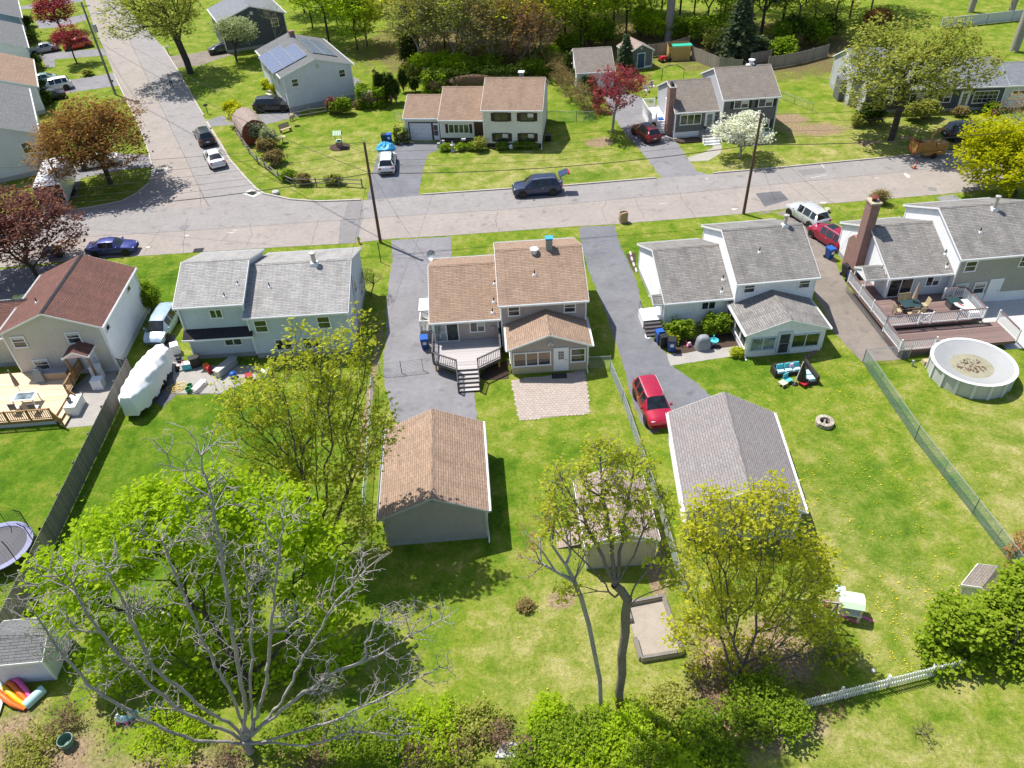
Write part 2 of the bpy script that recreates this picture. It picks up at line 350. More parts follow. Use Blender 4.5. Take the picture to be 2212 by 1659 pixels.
def asphalt(name, col, var=.16, crack=.5, wear=None, ws=.25):
    m, t = newmat(name)
    tc = N(t, 'TexCoord').outputs['Object']
    n1 = noise(t, tc, .35, 5, .65); n2 = noise(t, tc, 16, 3, .7); n3 = noise(t, tc, 2.2, 4, .6)
    c = ramp(t, n1, [(.3, sc3(col, 1-var)), (.5, col), (.72, sc3(col, 1+var))])
    c = mix(t, .8, c, mix(t, 1., c, ramp(t, n2, [(.3, (.82, .82, .82)), (.7, (1.16, 1.16, 1.16))]), 'MULTIPLY'))
    c = mix(t, .6, c, mix(t, 1., c, ramp(t, n3, [(.3, (.85, .85, .86)), (.7, (1.14, 1.13, 1.12))]), 'MULTIPLY'))
    sp_ = ramp(t, noise(t, tc, .9, 3, .5), [(.60, (1, 1, 1)), (.74, (.72, .72, .73))]); c = mix(t, 1., c, sp_, 'MULTIPLY')
    wv = N(t, 'VectorMath', {0: tc, 1: N(t, 'TexNoise', {'Vector': tc, 'Scale': .5, 'Detail': 5}).outputs['Color']}, operation='ADD').outputs[0]
    vo = N(t, 'TexVoronoi', {'Vector': wv, 'Scale': .13}, feature='DISTANCE_TO_EDGE').outputs[0]
    cf = ramp(t, vo, [(.0, (1, 1, 1)), (.004, (0, 0, 0))])
    gate = ramp(t, noise(t, tc, .12, 2), [(.45, (0, 0, 0)), (.6, (1, 1, 1))])
    cf = N(t, 'Math', {0: N(t, 'Math', {0: cf, 1: gate}, operation='MULTIPLY').outputs[0], 1: crack}, operation='MULTIPLY').outputs[0]
    c = mix(t, cf, c, sc3(col, .35))
    bn = N(t, 'Bump', {'Height': n2, 'Strength': .2, 'Distance': .01})
    b = N(t, 'BsdfPrincipled', {'Base Color': c, 'Roughness': .9, 'Specular IOR Level': .25, 'Normal': bn.outputs[0]})
    out(t, b.outputs[0]); return m
asphalt('road_grey', (.272, .255, .248), .08, .25); asphalt('road_beige', (.305, .27, .245), .08, .3); asphalt('drive_grey', (.215, .21, .222), .14, .25)
asphalt('drive_bluegrey', (.165, .168, .185), .18, .2); asphalt('drive_brown', (.215, .185, .16), .2, .2); asphalt('drive_dark', (.13, .13, .14), .14, .3); asphalt('patch_grey', (.215, .205, .205), .1, .2)

# ---------------------------------------------------------------- ground, roads, kerbs
def dens(pts, step, jit, closed=True):
    o = []; n = len(pts)
    for i in range(n if closed else n-1):
        a = Vector(pts[i][:2]); b = Vector(pts[(i+1) % n][:2]); k = max(1, int((b-a).length/step))
        for j in range(k):
            p = a.lerp(b, j/k)
            if j: p += Vector((rng.uniform(-jit, jit), rng.uniform(-jit, jit)))
            o.append(p)
    if not closed: o.append(Vector(pts[-1][:2]))
    return o
def sheet(name, pts, z, m, px=True, step=.35, jit=.07, kind='structure', parent=None, label=None):
    w_ = [P(*p) for p in pts] if px else [Vector(p) for p in pts]
    d = dens(w_, step, jit)
    bm = bmesh.new(); vs = [bm.verts.new((p.x, p.y, z)) for p in d]; f = bm.faces.new(vs)
    bm.normal_update()
    if f.normal.z < 0: f.normal_flip()
    bmesh.ops.triangulate(bm, faces=[f]); me = bpy.data.meshes.new(name); bm.to_mesh(me); bm.free(); me.materials.append(MATS[m])
    o = obj(name, me, parent)
    if kind: o['kind'] = kind
    if label: o['label'] = label
    return o
g = MB().quadv([(-900, -300, 0), (900, -300, 0), (900, 1500, 0), (-900, 1500, 0)]).build('ground', 'grass_ground'); tag(g, kind='structure')
near_edge = [(-160, 590), (0, 578), (197, 560), (410, 546), (563, 536.5), (765, 525), (845, 516), (975, 508.5), (1106, 499), (1243, 489), (1328, 484.5), (1606, 462), (1779, 441), (2021, 421), (2212, 402), (2420, 382)]
far_edge = [(2420, 290), (2212, 311), (1976, 336), (1659, 366), (1538, 376), (1418, 386), (1216, 403), (1106, 409), (914, 422), (779, 433.5), (688, 437), (628, 432.5), (570, 420), (553, 409)]
side_r = [(528, 383), (497, 347), (472, 305), (447, 265), (425, 225), (382, 150), (350, 100), (300, 45), (250, -5), (190, -75)]
side_l = [(120, -75), (184, 0), (205, 62), (225, 107), (246, 160), (277, 225), (300, 270), (322, 330), (328, 365), (322, 395), (295, 418), (265, 434), (200, 447), (150, 454), (0, 468), (-160, 480)]
sheet('main_road', near_edge+far_edge+side_r+side_l, .012, 'road_grey', jit=.02)
seam_m = [(-160, 533), (0, 525), (200, 511), (400, 499), (553, 488.5), (735, 476), (818, 470), (1106, 452), (1431, 422), (1700, 396), (2000, 366), (2420, 322)]
sheet('road_lane', near_edge+seam_m[::-1], .016, 'road_beige', jit=.02)
seam_s = [(155, -75), (215, 0), (272, 70), (300, 130), (330, 195), (355, 245), (378, 295), (405, 350), (432, 410), (452, 447)]
sheet('road_lane', side_l[:11]+[(300, 440), (380, 452)]+seam_s[::-1], .016, 'road_beige', jit=.02)
def strip(name, pts, wd, z, m, px=True, parent=None, jit=.03):
    w_ = [P(*p) for p in pts] if px else [Vector(p) for p in pts]
    d = dens(w_, .5, jit, False); mb = MB()
    for i, p in enumerate(d):
        t_ = (d[min(i+1, len(d)-1)]-d[max(i-1, 0)]).normalized(); n_ = Vector((-t_.y, t_.x))*wd/2*rng.uniform(.6, 1.3)
        mb.v += [(p.x-n_.x, p.y-n_.y, z), (p.x+n_.x, p.y+n_.y, z)]
    for i in range(len(d)-1): mb.f.append((2*i+1, 2*i, 2*i+2, 2*i+3)); mb.m.append(0)
    o = mb.build(name, m, parent); o['kind'] = 'structure'; return o
strip('road_seam', seam_m, .05, .02, 'crack_tar'); strip('road_seam', seam_s, .05, .02, 'crack_tar')
for pts in ([(530, 555-20), (545, 506), (538, 478)], [(672, 528), (680, 505), (688, 477)], [(1078, 500), (1070, 478), (1077, 452)], [(1310, 480), (1300, 455), (1309, 435)], [(1390, 470), (1372, 430)],
            [(310, 548), (330, 520), (345, 495)], [(395, 548), (398, 500), (405, 470)], [(1500, 466), (1470, 425), (1462, 400)], [(285, 100), (310, 98)], [(1750, 438), (1700, 396), (1670, 366)], [(455, 447), (440, 430), (432, 408), (435, 445)], [(480, 520), (500, 500)]):
    strip('road_crack', pts, .035, .022, 'crack_tar', jit=.1)
sheet('road_patch', [(735, 476), (783, 473), (772, 523), (731, 527)], .020, 'patch_grey', jit=.02)
sheet('road_patch', [(740, 476), (752, 437), (782, 434), (786, 473)], .020, 'patch_grey', jit=.02)
sheet('road_patch', [(1632, 418), (1686, 413), (1704, 432), (1652, 447)], .0205, 'drive_dark', jit=.02)
sheet('road_patch', [(1722, 368), (1777, 362), (1786, 372), (1735, 380)], .0205, 'patch_grey', jit=.02)
def kerb(pts, wd=.16, hgt=.12):
    d = dens([P(*p) for p in pts], 1.2, .01, False); mb = MB()
    for a, b in zip(d[:-1], d[1:]):
        mb.bar((a.x, a.y, hgt/2-.02), (b.x, b.y, hgt/2-.02), wd, hgt+.04)
    o = mb.build('kerb', 'kerb'); tag(o, kind='structure')
kerb([(2420, 289), (2212, 310), (1976, 335), (1659, 365), (1540, 375)]); kerb([(1418, 385), (1216, 402), (1106, 408), (914, 421)])
kerb([(779, 432.5), (688, 436), (628, 431.5), (570, 419), (553, 408), (528, 382), (497, 346), (472, 304), (447, 264)], .2)
kerb([(440, 250), (425, 225), (382, 149), (352, 102)]); kerb([(246, 160), (277, 225), (300, 270), (322, 330), (328, 358)]); kerb([(322, 396), (295, 419), (265, 435), (200, 448), (160, 454)])
# driveways
sheet('driveway', [(793, 434), (803, 375), (818, 330), (830, 309), (872, 306), (955, 310), (962, 318), (925, 332), (914, 365), (905, 414), (912, 426)], .008, 'drive_bluegrey')
sheet('driveway', [(1432, 388), (1376, 315), (1356, 295), (1323, 250), (1303, 204), (1325, 190), (1388, 212), (1426, 270), (1460, 302), (1481, 337), (1506, 370), (1538, 379)], .008, 'drive_grey')
sheet('driveway', [(845, 519), (848, 560), (840, 605), (835, 665), (835, 725), (828, 765), (830, 829), (850, 912), (1029, 909), (1026, 852), (1016, 835), (990, 812), (945, 790), (932, 740), (925, 650), (960, 570), (976, 550), (975, 511)], .008, 'drive_grey')
sheet('driveway', [(1251, 491), (1256, 527), (1268, 575), (1291, 632), (1313, 690), (1331, 740), (1346, 790), (1357, 829), (1368, 874), (1388, 917), (1408, 937), (1560, 870), (1528, 850), (1508, 829), (1456, 795), (1441, 765), (1423, 745), (1393, 715), (1381, 627), (1368, 590), (1351, 552), (1336, 522), (1328, 487)], .008, 'drive_bluegrey')
sheet('driveway', [(1626, 465), (1659, 455), (1700, 470), (1740, 560), (1762, 640), (1784, 677), (1799, 715), (1834, 752), (1861, 782), (1960, 775), (1900, 690), (1834, 627), (1809, 577), (1799, 535), (1779, 475), (1779, 444)], .008, 'drive_brown')
sheet('driveway', [(333, 740), (378, 722), (402, 795), (478, 800), (480, 852), (380, 852), (352, 880), (318, 860), (330, 800)], .008, 'drive_dark')
sheet('driveway', [(2020, 426), (2060, 420), (2140, 470), (2110, 480)], .008, 'drive_grey')
sheet('driveway', [(-20, 545+40), (150, 568), (120, 640), (-20, 660)], .008, 'drive_grey')
# far-left driveways off the side street
sheet('driveway', [(80, 180), (158, 172), (250, 157), (258, 185), (170, 197), (90, 212)], .008, 'drive_grey')
sheet('driveway', [(60, 118), (120, 112), (222, 105), (230, 120), (118, 128), (118, 145), (100, 146), (92, 128), (60, 135)], .008, 'drive_grey')
sheet('driveway', [(40, 15), (100, 3), (175, -10), (180, 3), (90, 18), (45, 20)], .008, 'drive_grey')
sheet('driveway', [(75, 45), (140, 40), (185, 30), (190, 42), (140, 58), (85, 62)], .008, 'drive_grey')
sheet('driveway', [(90, 420), (150, 395), (160, 352), (250, 330), (325, 335), (328, 360), (260, 368), (175, 385), (165, 430)], .008, 'drive_grey')
sheet('driveway', [(444, 262), (470, 252), (497, 246), (502, 262), (545, 250), (640, 232), (650, 250), (560, 272), (500, 270), (452, 274)], .008, 'drive_grey')
sheet('driveway', [(362, 122), (420, 115), (490, 100), (540, 105), (490, 122), (430, 142), (375, 147)], .008, 'drive_brown')
sheet('driveway', [(764, 166), (775, 172), (802, 200), (790, 212), (770, 215)], .008, 'drive_grey')
# paths and patios
sheet('front_path', [(1485, 340), (1520, 330), (1540, 318), (1538, 305), (1532, 304), (1548, 304), (1560, 315), (1556, 332), (1530, 347), (1490, 349)], .010, 'concrete', step=.25, jit=.01)
sheet('concrete_patio', [(2105, 650), (2201, 640), (2240, 662), (2240, 750), (2176, 755), (2146, 732), (2110, 690)], .010, 'bright_concrete', jit=.01)
sheet('concrete_patio', [(150, 845), (200, 800), (252, 800), (250, 830), (200, 919), (140, 925)], .010, 'concrete', jit=.01)
sheet('concrete_patio', [(370, 780), (420, 790), (560, 790), (570, 812), (475, 850), (380, 850)], .0115, 'concrete', jit=.03)
sheet('concrete_slab', [(1440, 765), (1600, 745), (1610, 765), (1448, 790)], .0085, 'concrete', jit=.03)
# white survey marks and oil spots on the road
for (u, v, a, b) in ((500, 503, .5, .12), (507, 498, .3, .1), (1586, 452, .5, .2), (1778, 438, .5, .25), (405, 509, .3, .15), (320, 534, .35, .25), (1430, 440, .6, .06), (1960, 380, .35, .7), (1895, 385, .5, .08)):
    p = P(u, v); sheet('road_mark', [(p.x+a*math.cos(k)*rng.uniform(.5, 1), p.y+b*math.sin(k)*rng.uniform(.5, 1)) for k in np.linspace(0, 6.28, 9)[:-1]], .0225, 'bright_concrete', px=False)
for pts in ([(1522, 386), (1529, 384), (1526, 389)], [(1780, 363), (1772, 352)], [(1750, 385), (1785, 378)]):
    strip('road_mark', pts, .1, .0227, 'bright_concrete', jit=.01)
def manhole(u, v, r, m, nm='manhole_cover'):
    p = P(u, v); mb = MB().lathe([(0, .03), (r*.92, .03), (r*.94, .022), (r*.97, .022), (r, .03), (r+.12, .028), (r+.14, .013)], 24); o = mb.build(nm, m, loc=(p.x, p.y, 0)); return o
tag(manhole(397, 491.5, .34, 'patch_grey'), 'round iron manhole cover in the left part of the main road', 'manhole cover')
tag(manhole(2014, 376+40-7, .3, 'patch_grey'), 'round iron manhole cover in the right part of the main road', 'manhole cover')
def drain(u, v, rz, label, slab=True):
    p = P(u, v); t_ = thing('storm_drain', label, 'drain', (p.x, p.y, 0), rz, 'storm drains')
    if slab: MB().box((-.9, -.6, .0), (.9, .6, .03)).build('slab', 'bright_concrete', t_)
    fr = MB()
    for a, b in (((-.45, -.35), (.45, -.3)), ((-.45, .3), (.45, .35)), ((-.45, -.3), (-.4, .3)), ((.4, -.3), (.45, .3))): fr.box((*a, .032), (*b, .05))
    f = fr.build('frame', 'dark_metal', t_)
    MB().box((-.4, -.3, .031), (.4, .3, .033)).build('pit', 'black', t_)
    for k in range(8): MB().box((-.38+k*.1, -.3, .034), (-.33+k*.1, .3, .048)).build('grate_bar', 'dark_metal', f)
drain(345, 369, .2, 'storm drain in a pale concrete slab at the side street kerb'); drain(545, 418, -.6, 'storm drain in a concrete slab at the rounded street corner'); drain(429, 541, .05, 'dark storm drain grate on the near side of the road', False)
# ---------------------------------------------------------------- house kit
_cache = {}
FR = {'near': 0, 'right': math.pi/2, 'far': math.pi, 'left': -math.pi/2}
class Block:
    """gabled block; x0..y1 are the outer roof edges, ze eave height, zr ridge height; axis = ridge direction"""
    def __init__(s, H, x0, x1, y0, y1, ze, zr, wall, roof, axis='x', oe=.3, orr=.18, z0=0, found=.45, trim='white_trim', fmat='foundation', rmat=None, lap=.115, skip=(), walls=None, fasc=True, gut=True):
        s.H = H; s.x0, s.x1, s.y0, s.y1, s.ze, s.zr, s.axis = x0, x1, y0, y1, ze, zr, axis
        if axis == 'x': ox, oy = orr, oe
        else: ox, oy = oe, orr
        s.wx0, s.wx1, s.wy0, s.wy1 = x0+ox, x1-ox, y0+oy, y1-oy
        half = (y1-y0)/2 if axis == 'x' else (x1-x0)/2
        s.sl = (zr-ze)/half; s.wt = ze+oe*s.sl-.06; s.apex = zr-.06
        s.face = {'near': (s.wx0, s.wy0, 0), 'right': (s.wx1, s.wy0, math.pi/2), 'far': (s.wx1, s.wy1, math.pi), 'left': (s.wx0, s.wy1, -math.pi/2)}
        for f in ('near', 'right', 'far', 'left'):
            if f in skip: continue
            x, y, th = s.face[f]; wl = s.wx1-s.wx0 if f in ('near', 'far') else s.wy1-s.wy0
            gable = (f in ('left', 'right')) == (axis == 'x')
            u = Vector((math.cos(th), math.sin(th), 0)); n = Vector((math.sin(th), -math.cos(th), 0)); o = Vector((x, y, 0))
            mb = MB(); z = z0+found; top = s.apex if gable else s.wt
            wm = (walls or {}).get(f, wall)
            while z < top-1e-4:
                z1 = min(z+lap, top)
                def ext(zz):
                    if not gable or zz <= s.wt: return 0, wl
                    k = (zz-s.wt)/(s.apex-s.wt)*wl/2; return min(k, wl/2-.001), max(wl-k, wl/2+.001)
                a0, b0 = ext(z); a1, b1 = ext(z1)
                pb = .018
                q = [o+u*a0+n*pb, o+u*b0+n*pb, o+u*b1+n*.002, o+u*a1+n*.002]
                for i, zz in enumerate((z, z, z1, z1)): q[i] = q[i]+Vector((0, 0, zz))
                mb.quadv(q)
                e0, e1 = o+u*a0+Vector((0, 0, z)), o+u*b0+Vector((0, 0, z))
                mb.quadv([e0+n*.0, e1+n*.0, e1+n*pb, e0+n*pb])
                z = z1
            mb.build('wall', wm, H)
        if found:
            MB().box((s.wx0-.0, s.wy0-.0, z0-.1), (s.wx1+.0, s.wy1+.0, z0+found)).build('foundation', fmat, H)
        for cx, cy in ((s.wx0, s.wy0), (s.wx1, s.wy0), (s.wx0, s.wy1), (s.wx1, s.wy1)):
            if wall: MB().box((cx-.055, cy-.055, z0+found-.02), (cx+.055, cy+.055, s.wt)).build('corner_trim', trim, H)
        # roof
        rf = MB(); th = .1
        def slope(a, b, c, d):
            a, b, c, d = map(Vector, (a, b, c, d)); n_ = (b-a).cross(c-a).normalized()
            rf.extr([a-n_*th, b-n_*th, c-n_*th, d-n_*th], n_*th)
        if axis == 'x':
            ym = (y0+y1)/2
            slope((x0, y0, ze), (x1, y0, ze), (x1, ym, zr), (x0, ym, zr)); slope((x1, y1, ze), (x0, y1, ze), (x0, ym, zr), (x1, ym, zr))
        else:
            xm = (x0+x1)/2
            slope((x1, y0, ze), (x1, y1, ze), (xm, y1, zr), (xm, y0, zr)); slope((x0, y1, ze), (x0, y0, ze), (xm, y0, zr), (xm, y1, zr))
        r = rf.build('roof', roof, H); s.roof = r
        rc = MB()
        if axis == 'x': a, b = Vector((x0, ym, zr)), Vector((x1, ym, zr)); sd_ = Vector((0, 1, 0))
        else: a, b = Vector((xm, y0, zr)), Vector((xm, y1, zr)); sd_ = Vector((1, 0, 0))
        L_ = (b-a).length; nn = max(1, int(L_/.3)); dn = Vector((0, 0, -s.sl*.16))
        for k in range(nn):
            p0 = a.lerp(b, k/nn)+Vector((0, 0, .012)); p1 = a.lerp(b, (k+1)/nn)+Vector((0, 0, .026))
            rc.quadv([p0+sd_*.16+dn, p0, p1, p1+sd_*.16+dn]); rc.quadv([p0, p0-sd_*.16+dn, p1-sd_*.16+dn, p1])
        rc.build('ridge_cap', rmat or roof, r)
        if fasc:
            f = MB(); g_ = .03; q = [(x0, y0), (x1, y0), (x1, y1), (x0, y1)]
            if axis == 'x':
                for xx, d in ((x0, -1), (x1, 1)):
                    for ya in (y0, y1): f.extr([(xx, ya, ze-.16), (xx, ya, ze-.015), (xx, (y0+y1)/2, zr-.015), (xx, (y0+y1)/2, zr-.16)], (d*g_, 0, 0))
                for yy, d in ((y0, -1), (y1, 1)): f.box((x0-.03, yy, ze-.16), (x1+.03, yy+d*g_, ze-.012))
            else:
                for yy, d in ((y0, -1), (y1, 1)):
                    for xa in (x0, x1): f.extr([(xa, yy, ze-.16), (xa, yy, ze-.015), ((x0+x1)/2, yy, zr-.015), ((x0+x1)/2, yy, zr-.16)], (0, d*g_, 0))
                for xx, d in ((x0, -1), (x1, 1)): f.box((xx, y0-.03, ze-.16), (xx+d*g_, y1+.03, ze-.012))
            f.build('fascia', trim, H)
            # soffit
            if axis == 'x':
                for a_, b_ in ((y0+.01, s.wy0), (s.wy1, y1-.01)): MB().box((x0+.02, a_, ze-.16), (x1-.02, b_, ze-.14)).build('soffit', trim, H)
            else:
                for a_, b_ in ((x0+.01, s.wx0), (s.wx1, x1-.01)): MB().box((a_, y0+.02, ze-.16), (b_, y1-.02, ze-.14)).build('soffit', trim, H)
        if gut:
            if axis == 'x':
                for yy, d in ((y0-.03, -1), (y1+.03, 1)):
                    gm = MB(); gm.box((x0, yy, ze-.13), (x1, yy+d*.012, ze-.02)); gm.box((x0, yy+d*.10, ze-.13), (x1, yy+d*.112, ze-.01)); gm.box((x0, yy, ze-.14), (x1, yy+d*.112, ze-.13)); gm.build('gutter', trim, H)
            else:
                for xx, d in ((x0-.03, -1), (x1+.03, 1)):
                    gm = MB(); gm.box((xx, y0, ze-.13), (xx+d*.012, y1, ze-.02)); gm.box((xx+d*.10, y0, ze-.13), (xx+d*.112, y1, ze-.01)); gm.box((xx, y0, ze-.14), (xx+d*.112, y1, ze-.13)); gm.build('gutter', trim, H)
    def loc(s, f, a, z, outw=.0):
        x, y, th = s.face[f]
        return Vector((x+math.cos(th)*a+math.sin(th)*outw, y+math.sin(th)*a-math.cos(th)*outw, z)), th
    def zroof(s, x, y):
        if s.axis == 'x': return s.zr-abs(y-(s.y0+s.y1)/2)*s.sl
        return s.zr-abs(x-(s.x0+s.x1)/2)*s.sl
def win_meshes(w_, h_, style, trim, gl, blind):
    key = (round(w_, 2), round(h_, 2), style, trim, gl, blind)
    if key in _cache: return _cache[key]
    fw = .085; fr = MB(); W, Hh = w_/2, h_/2
    fr.box((-W-fw, -.06, Hh), (W+fw, 0, Hh+fw)); fr.box((-W-fw-.03, -.09, -Hh-fw), (W+fw+.03, 0, -Hh))
    fr.box((-W-fw, -.06, -Hh), (-W, 0, Hh)); fr.box((W, -.06, -Hh), (W+fw, 0, Hh))
    panes = []
    if style == 'dh':
        fr.box((-W, -.05, -.025), (W, -.024, .025)); panes = [(-W, W, .025, Hh, blind), (-W, W, -Hh, -.025, None)]
    elif style == 'slide':
        fr.box((-.035, -.05, -Hh), (.035, -.024, Hh)); panes = [(-W, -.035, -Hh, Hh, None), (.035, W, -Hh, Hh, blind)]
    elif style.startswith('pic'):
        n = int(style[3:])
        for k in range(1, n): x = -W+2*W*k/n; fr.box((x-.04, -.05, -Hh), (x+.04, -.024, Hh))
        for k in range(n): panes.append((-W+2*W*k/n+(.04 if k else 0), -W+2*W*(k+1)/n-(.04 if k < n-1 else 0), -Hh, Hh, blind))
    elif style.startswith('grid'):
        n, m_ = int(style[4]), int(style[5])
        for k in range(1, n): x = -W+2*W*k/n; fr.box((x-.015, -.04, -Hh), (x+.015, -.024, Hh))
        for k in range(1, m_): z = -Hh+2*Hh*k/m_; fr.box((-W, -.042, z-.015), (W, -.024, z+.015))
        for i in range(n):
            for j in range(m_): panes.append((-W+2*W*i/n+.015, -W+2*W*(i+1)/n-.015, -Hh+2*Hh*j/m_+.015, -Hh+2*Hh*(j+1)/m_-.015, blind))
    fm = fr.mesh('window', trim); pm = []
    for a, b, c, d, bl in panes:
        pm.append((('pane'), MB().quadv([(a, -.022, c), (b, -.022, c), (b, -.022, d), (a, -.022, d)]).mesh('pane', gl)))
        if bl:
            zz = c+(d-c)*.45
            pm.append(('blind', MB().quadv([(a+.02, -.0235, zz), (b-.02, -.0235, zz), (b-.02, -.0235, d-.01), (a+.02, -.0235, d-.01)]).mesh('blind', bl)))
    _cache[key] = (fm, pm); return fm, pm
def window(B, f, a, z, w_, h_, style='dh', trim='white_trim', gl='window_glass', blind=None, H=None, shutters=None, outw=.02):
    if blind is None and style in ('dh', 'slide') and gl == 'window_glass' and rng.random() < .5: blind = rng.choice(['blind', 'curtain'])
    l, th = B.loc(f, a, z, outw); fm, pm = win_meshes(w_, h_, style, trim, gl, blind)
    o = obj('window', fm, H or B.H, l, th)
    for nm, me in pm: obj(nm, me, o)
    if shutters:
        for sgn in (-1, 1):
            mb = MB(); x = sgn*(w_/2+.09+.17); mb.box((x-.16, -.05, -h_/2-.05), (x+.16, -.005, h_/2+.05))
            for k in range(int(h_/.09)): mb.box((x-.12, -.062, -h_/2+.02+k*.09), (x+.12, -.048, -h_/2+.07+k*.09))
            mb.build('shutter', shutters, o)
    return o
def door(B, f, a, w_=.92, h_=2.05, z0=.0, m='door_white', trim='white_trim', lite=None, H=None, outw=.02, handle=1, gl='window_glass'):
    l, th = B.loc(f, a, z0, outw); W = w_/2
    o = MB().box((-W, -.05, 0), (W, 0, h_)).build('door', m, H or B.H, loc=l, rz=th)
    fr = MB(); fr.box((-W-.1, -.07, 0), (-W, 0, h_+.1)).box((W, -.07, 0), (W+.1, 0, h_+.1)).box((-W, -.07, h_), (W, 0, h_+.1)); fr.build('door_frame', trim, o)
    if lite:
        x0, x1, z0_, z1_, nx, nz = lite
        for i in range(nx):
            for j in range(nz):
                xa = x0+(x1-x0)*i/nx; za = z0_+(z1_-z0_)*j/nz; dx = (x1-x0)/nx-.03; dz = (z1_-z0_)/nz-.03
                MB().box((xa, -.056, za), (xa+dx, -.051, za+dz)).build('pane', gl, o)
    MB().tube([(handle*(W-.08), -.05, 1.0), (handle*(W-.08), -.11, 1.0)], .03, 8).build('handle', 'dark_metal', o)
    return o
def pipe(B, x, y, h_=.35, r=.045, m='dark_metal'):
    z = B.zroof(x, y); o = MB().cyl(x, y, z-.05, z+h_, r, 8).build('vent_pipe', m, B.H, smooth=40)
    MB().box((x-.16, y-.18, z-.07), (x+.16, y+.1, z+.05), top=.06).build('flashing', 'white_trim', o)
    return o
def flue(B, x, y, h_=.9, r=.14, m='chimney_metal'):
    z = B.zroof(x, y); o = MB().lathe([(r, z-.1), (r, z+h_*.75), (r*.8, z+h_*.76), (r*.8, z+h_*.85), (r*1.5, z+h_*.85), (r*1.5, z+h_*.95), (.0, z+h_)], 14, c=(x, y)).build('flue', m, B.H, smooth=40)
    MB().box((x-r*2, y-r*2, z-.16), (x+r*2, y+r*2, z+.1), top=.08).build('flashing', 'white_trim', o)
    return o
def downspout(B, x, y, z1, dx, dy, H=None, z0=.15):
    MB().tube([(x, y, z1), (x+dx*.3, y+dy*.3, z1-.25), (x+dx*.3, y+dy*.3, z0), (x+dx*.3, y+dy*.3-.5, .06)], .045, 6).build('downspout', 'white_trim', H or B.H)
def lattice(H, a, b, z0, z1, m='lattice', st=.14, nm='lattice'):
    """crossed slats on the vertical plane from a to b"""
    a = Vector((*a[:2], 0)); b = Vector((*b[:2], 0)); d = (b-a); L_ = d.length; d.normalize(); h_ = z1-z0; mb = MB(); n_ = Vector((-d.y, d.x, 0))
    for sgn, off in ((1, .006), (-1, -.006)):
        k = -h_
        while k < L_:
            x0, x1 = k, k+h_; za, zb = (z0, z1) if sgn > 0 else (z1, z0)
            t0 = max(0, -x0/h_); t1 = min(1, (L_-x0)/h_)
            if t1 > t0:
                p = a+d*(x0+h_*t0)+n_*off; q = a+d*(x0+h_*t1)+n_*off; p.z = za+(zb-za)*t0; q.z = za+(zb-za)*t1
                mb.bar(p, q, .008, .035)
            k += st
    o = mb.build(nm, m, H); o['kind'] = 'stuff'; return o
def railing(H, pts, z, h_=.95, post='white_trim', rail='white_trim', bal='white_trim', sp=.125, cap=None, pw=.1, pst=2.0, bw=.04, cw=.12, ends=(True, True)):
    """posts, rails and single balusters along a polyline; z may be a list (stairs)"""
    zs = z if isinstance(z, (list, tuple)) else [z]*len(pts)
    bm_ = None
    for i, (a, b) in enumerate(zip(pts[:-1], pts[1:])):
        a = Vector((*a[:2], zs[i])); b = Vector((*b[:2], zs[i+1])); L_ = (b-a).length; n = max(1, round(L_/pst))
        for k in range(n+1):
            if (k == n and i < len(pts)-2) or (k == 0 and i == 0 and not ends[0]) or (k == n and not ends[1]): continue
            p = a.lerp(b, k/n); MB().box((p.x-pw/2, p.y-pw/2, p.z-.05), (p.x+pw/2, p.y+pw/2, p.z+h_+.06)).build('post', post, H)
        up = Vector((0, 0, h_)); MB().bar(a+up, b+up, cw if cap else .06, .035 if cap else .05).build('top_rail', cap or rail, H)
        if cap: MB().bar(a+up-Vector((0, 0, .05)), b+up-Vector((0, 0, .05)), .04, .06).build('sub_rail', rail, H)
        lo = Vector((0, 0, .1)); MB().bar(a+lo, b+lo, .045, .06).build('bottom_rail', rail, H)
        nb = int(L_/sp)
        for k in range(1, nb):
            p = a.lerp(b, k/nb)
            key = ('bal', bw, round(h_, 2), bal)
            if key not in _cache: _cache[key] = MB().box((-bw/2, -bw/2, .12), (bw/2, bw/2, h_-.02)).mesh('baluster', bal)
            obj('baluster', _cache[key], H, p)
def boards(H, poly, z, m, along='x', wd=.14, gap=.006, th=.035, nm='deck_board'):
    """deck boards clipped to a convex polygon (local xy)"""
    ax = 0 if along == 'x' else 1; ay = 1-ax; lo = min(p[ay] for p in poly); hi = max(p[ay] for p in poly); y = lo
    while y < hi-.02:
        y1 = min(y+wd, hi)
        def cut(c):
            xs = []
            for i in range(len(poly)):
                p, q = poly[i], poly[(i+1) % len(poly)]
                if (p[ay]-c)*(q[ay]-c) <= 0 and abs(p[ay]-q[ay]) > 1e-6: xs.append(p[ax]+(q[ax]-p[ax])*(c-p[ay])/(q[ay]-p[ay]))
            return (min(xs), max(xs)) if len(xs) >= 2 else None
        c0, c1 = cut(y+.003), cut(y1-gap)
        if c0 and c1:
            pl = [(c0[0], y), (c0[1], y), (c1[1], y1-gap), (c1[0], y1-gap)]
            if ax: pl = [(q, p) for p, q in pl][::-1]
            dz = rng.uniform(-.002, .002); MB().prism(pl, z-th+dz, z+dz).build(nm, m, H)
        y = y1
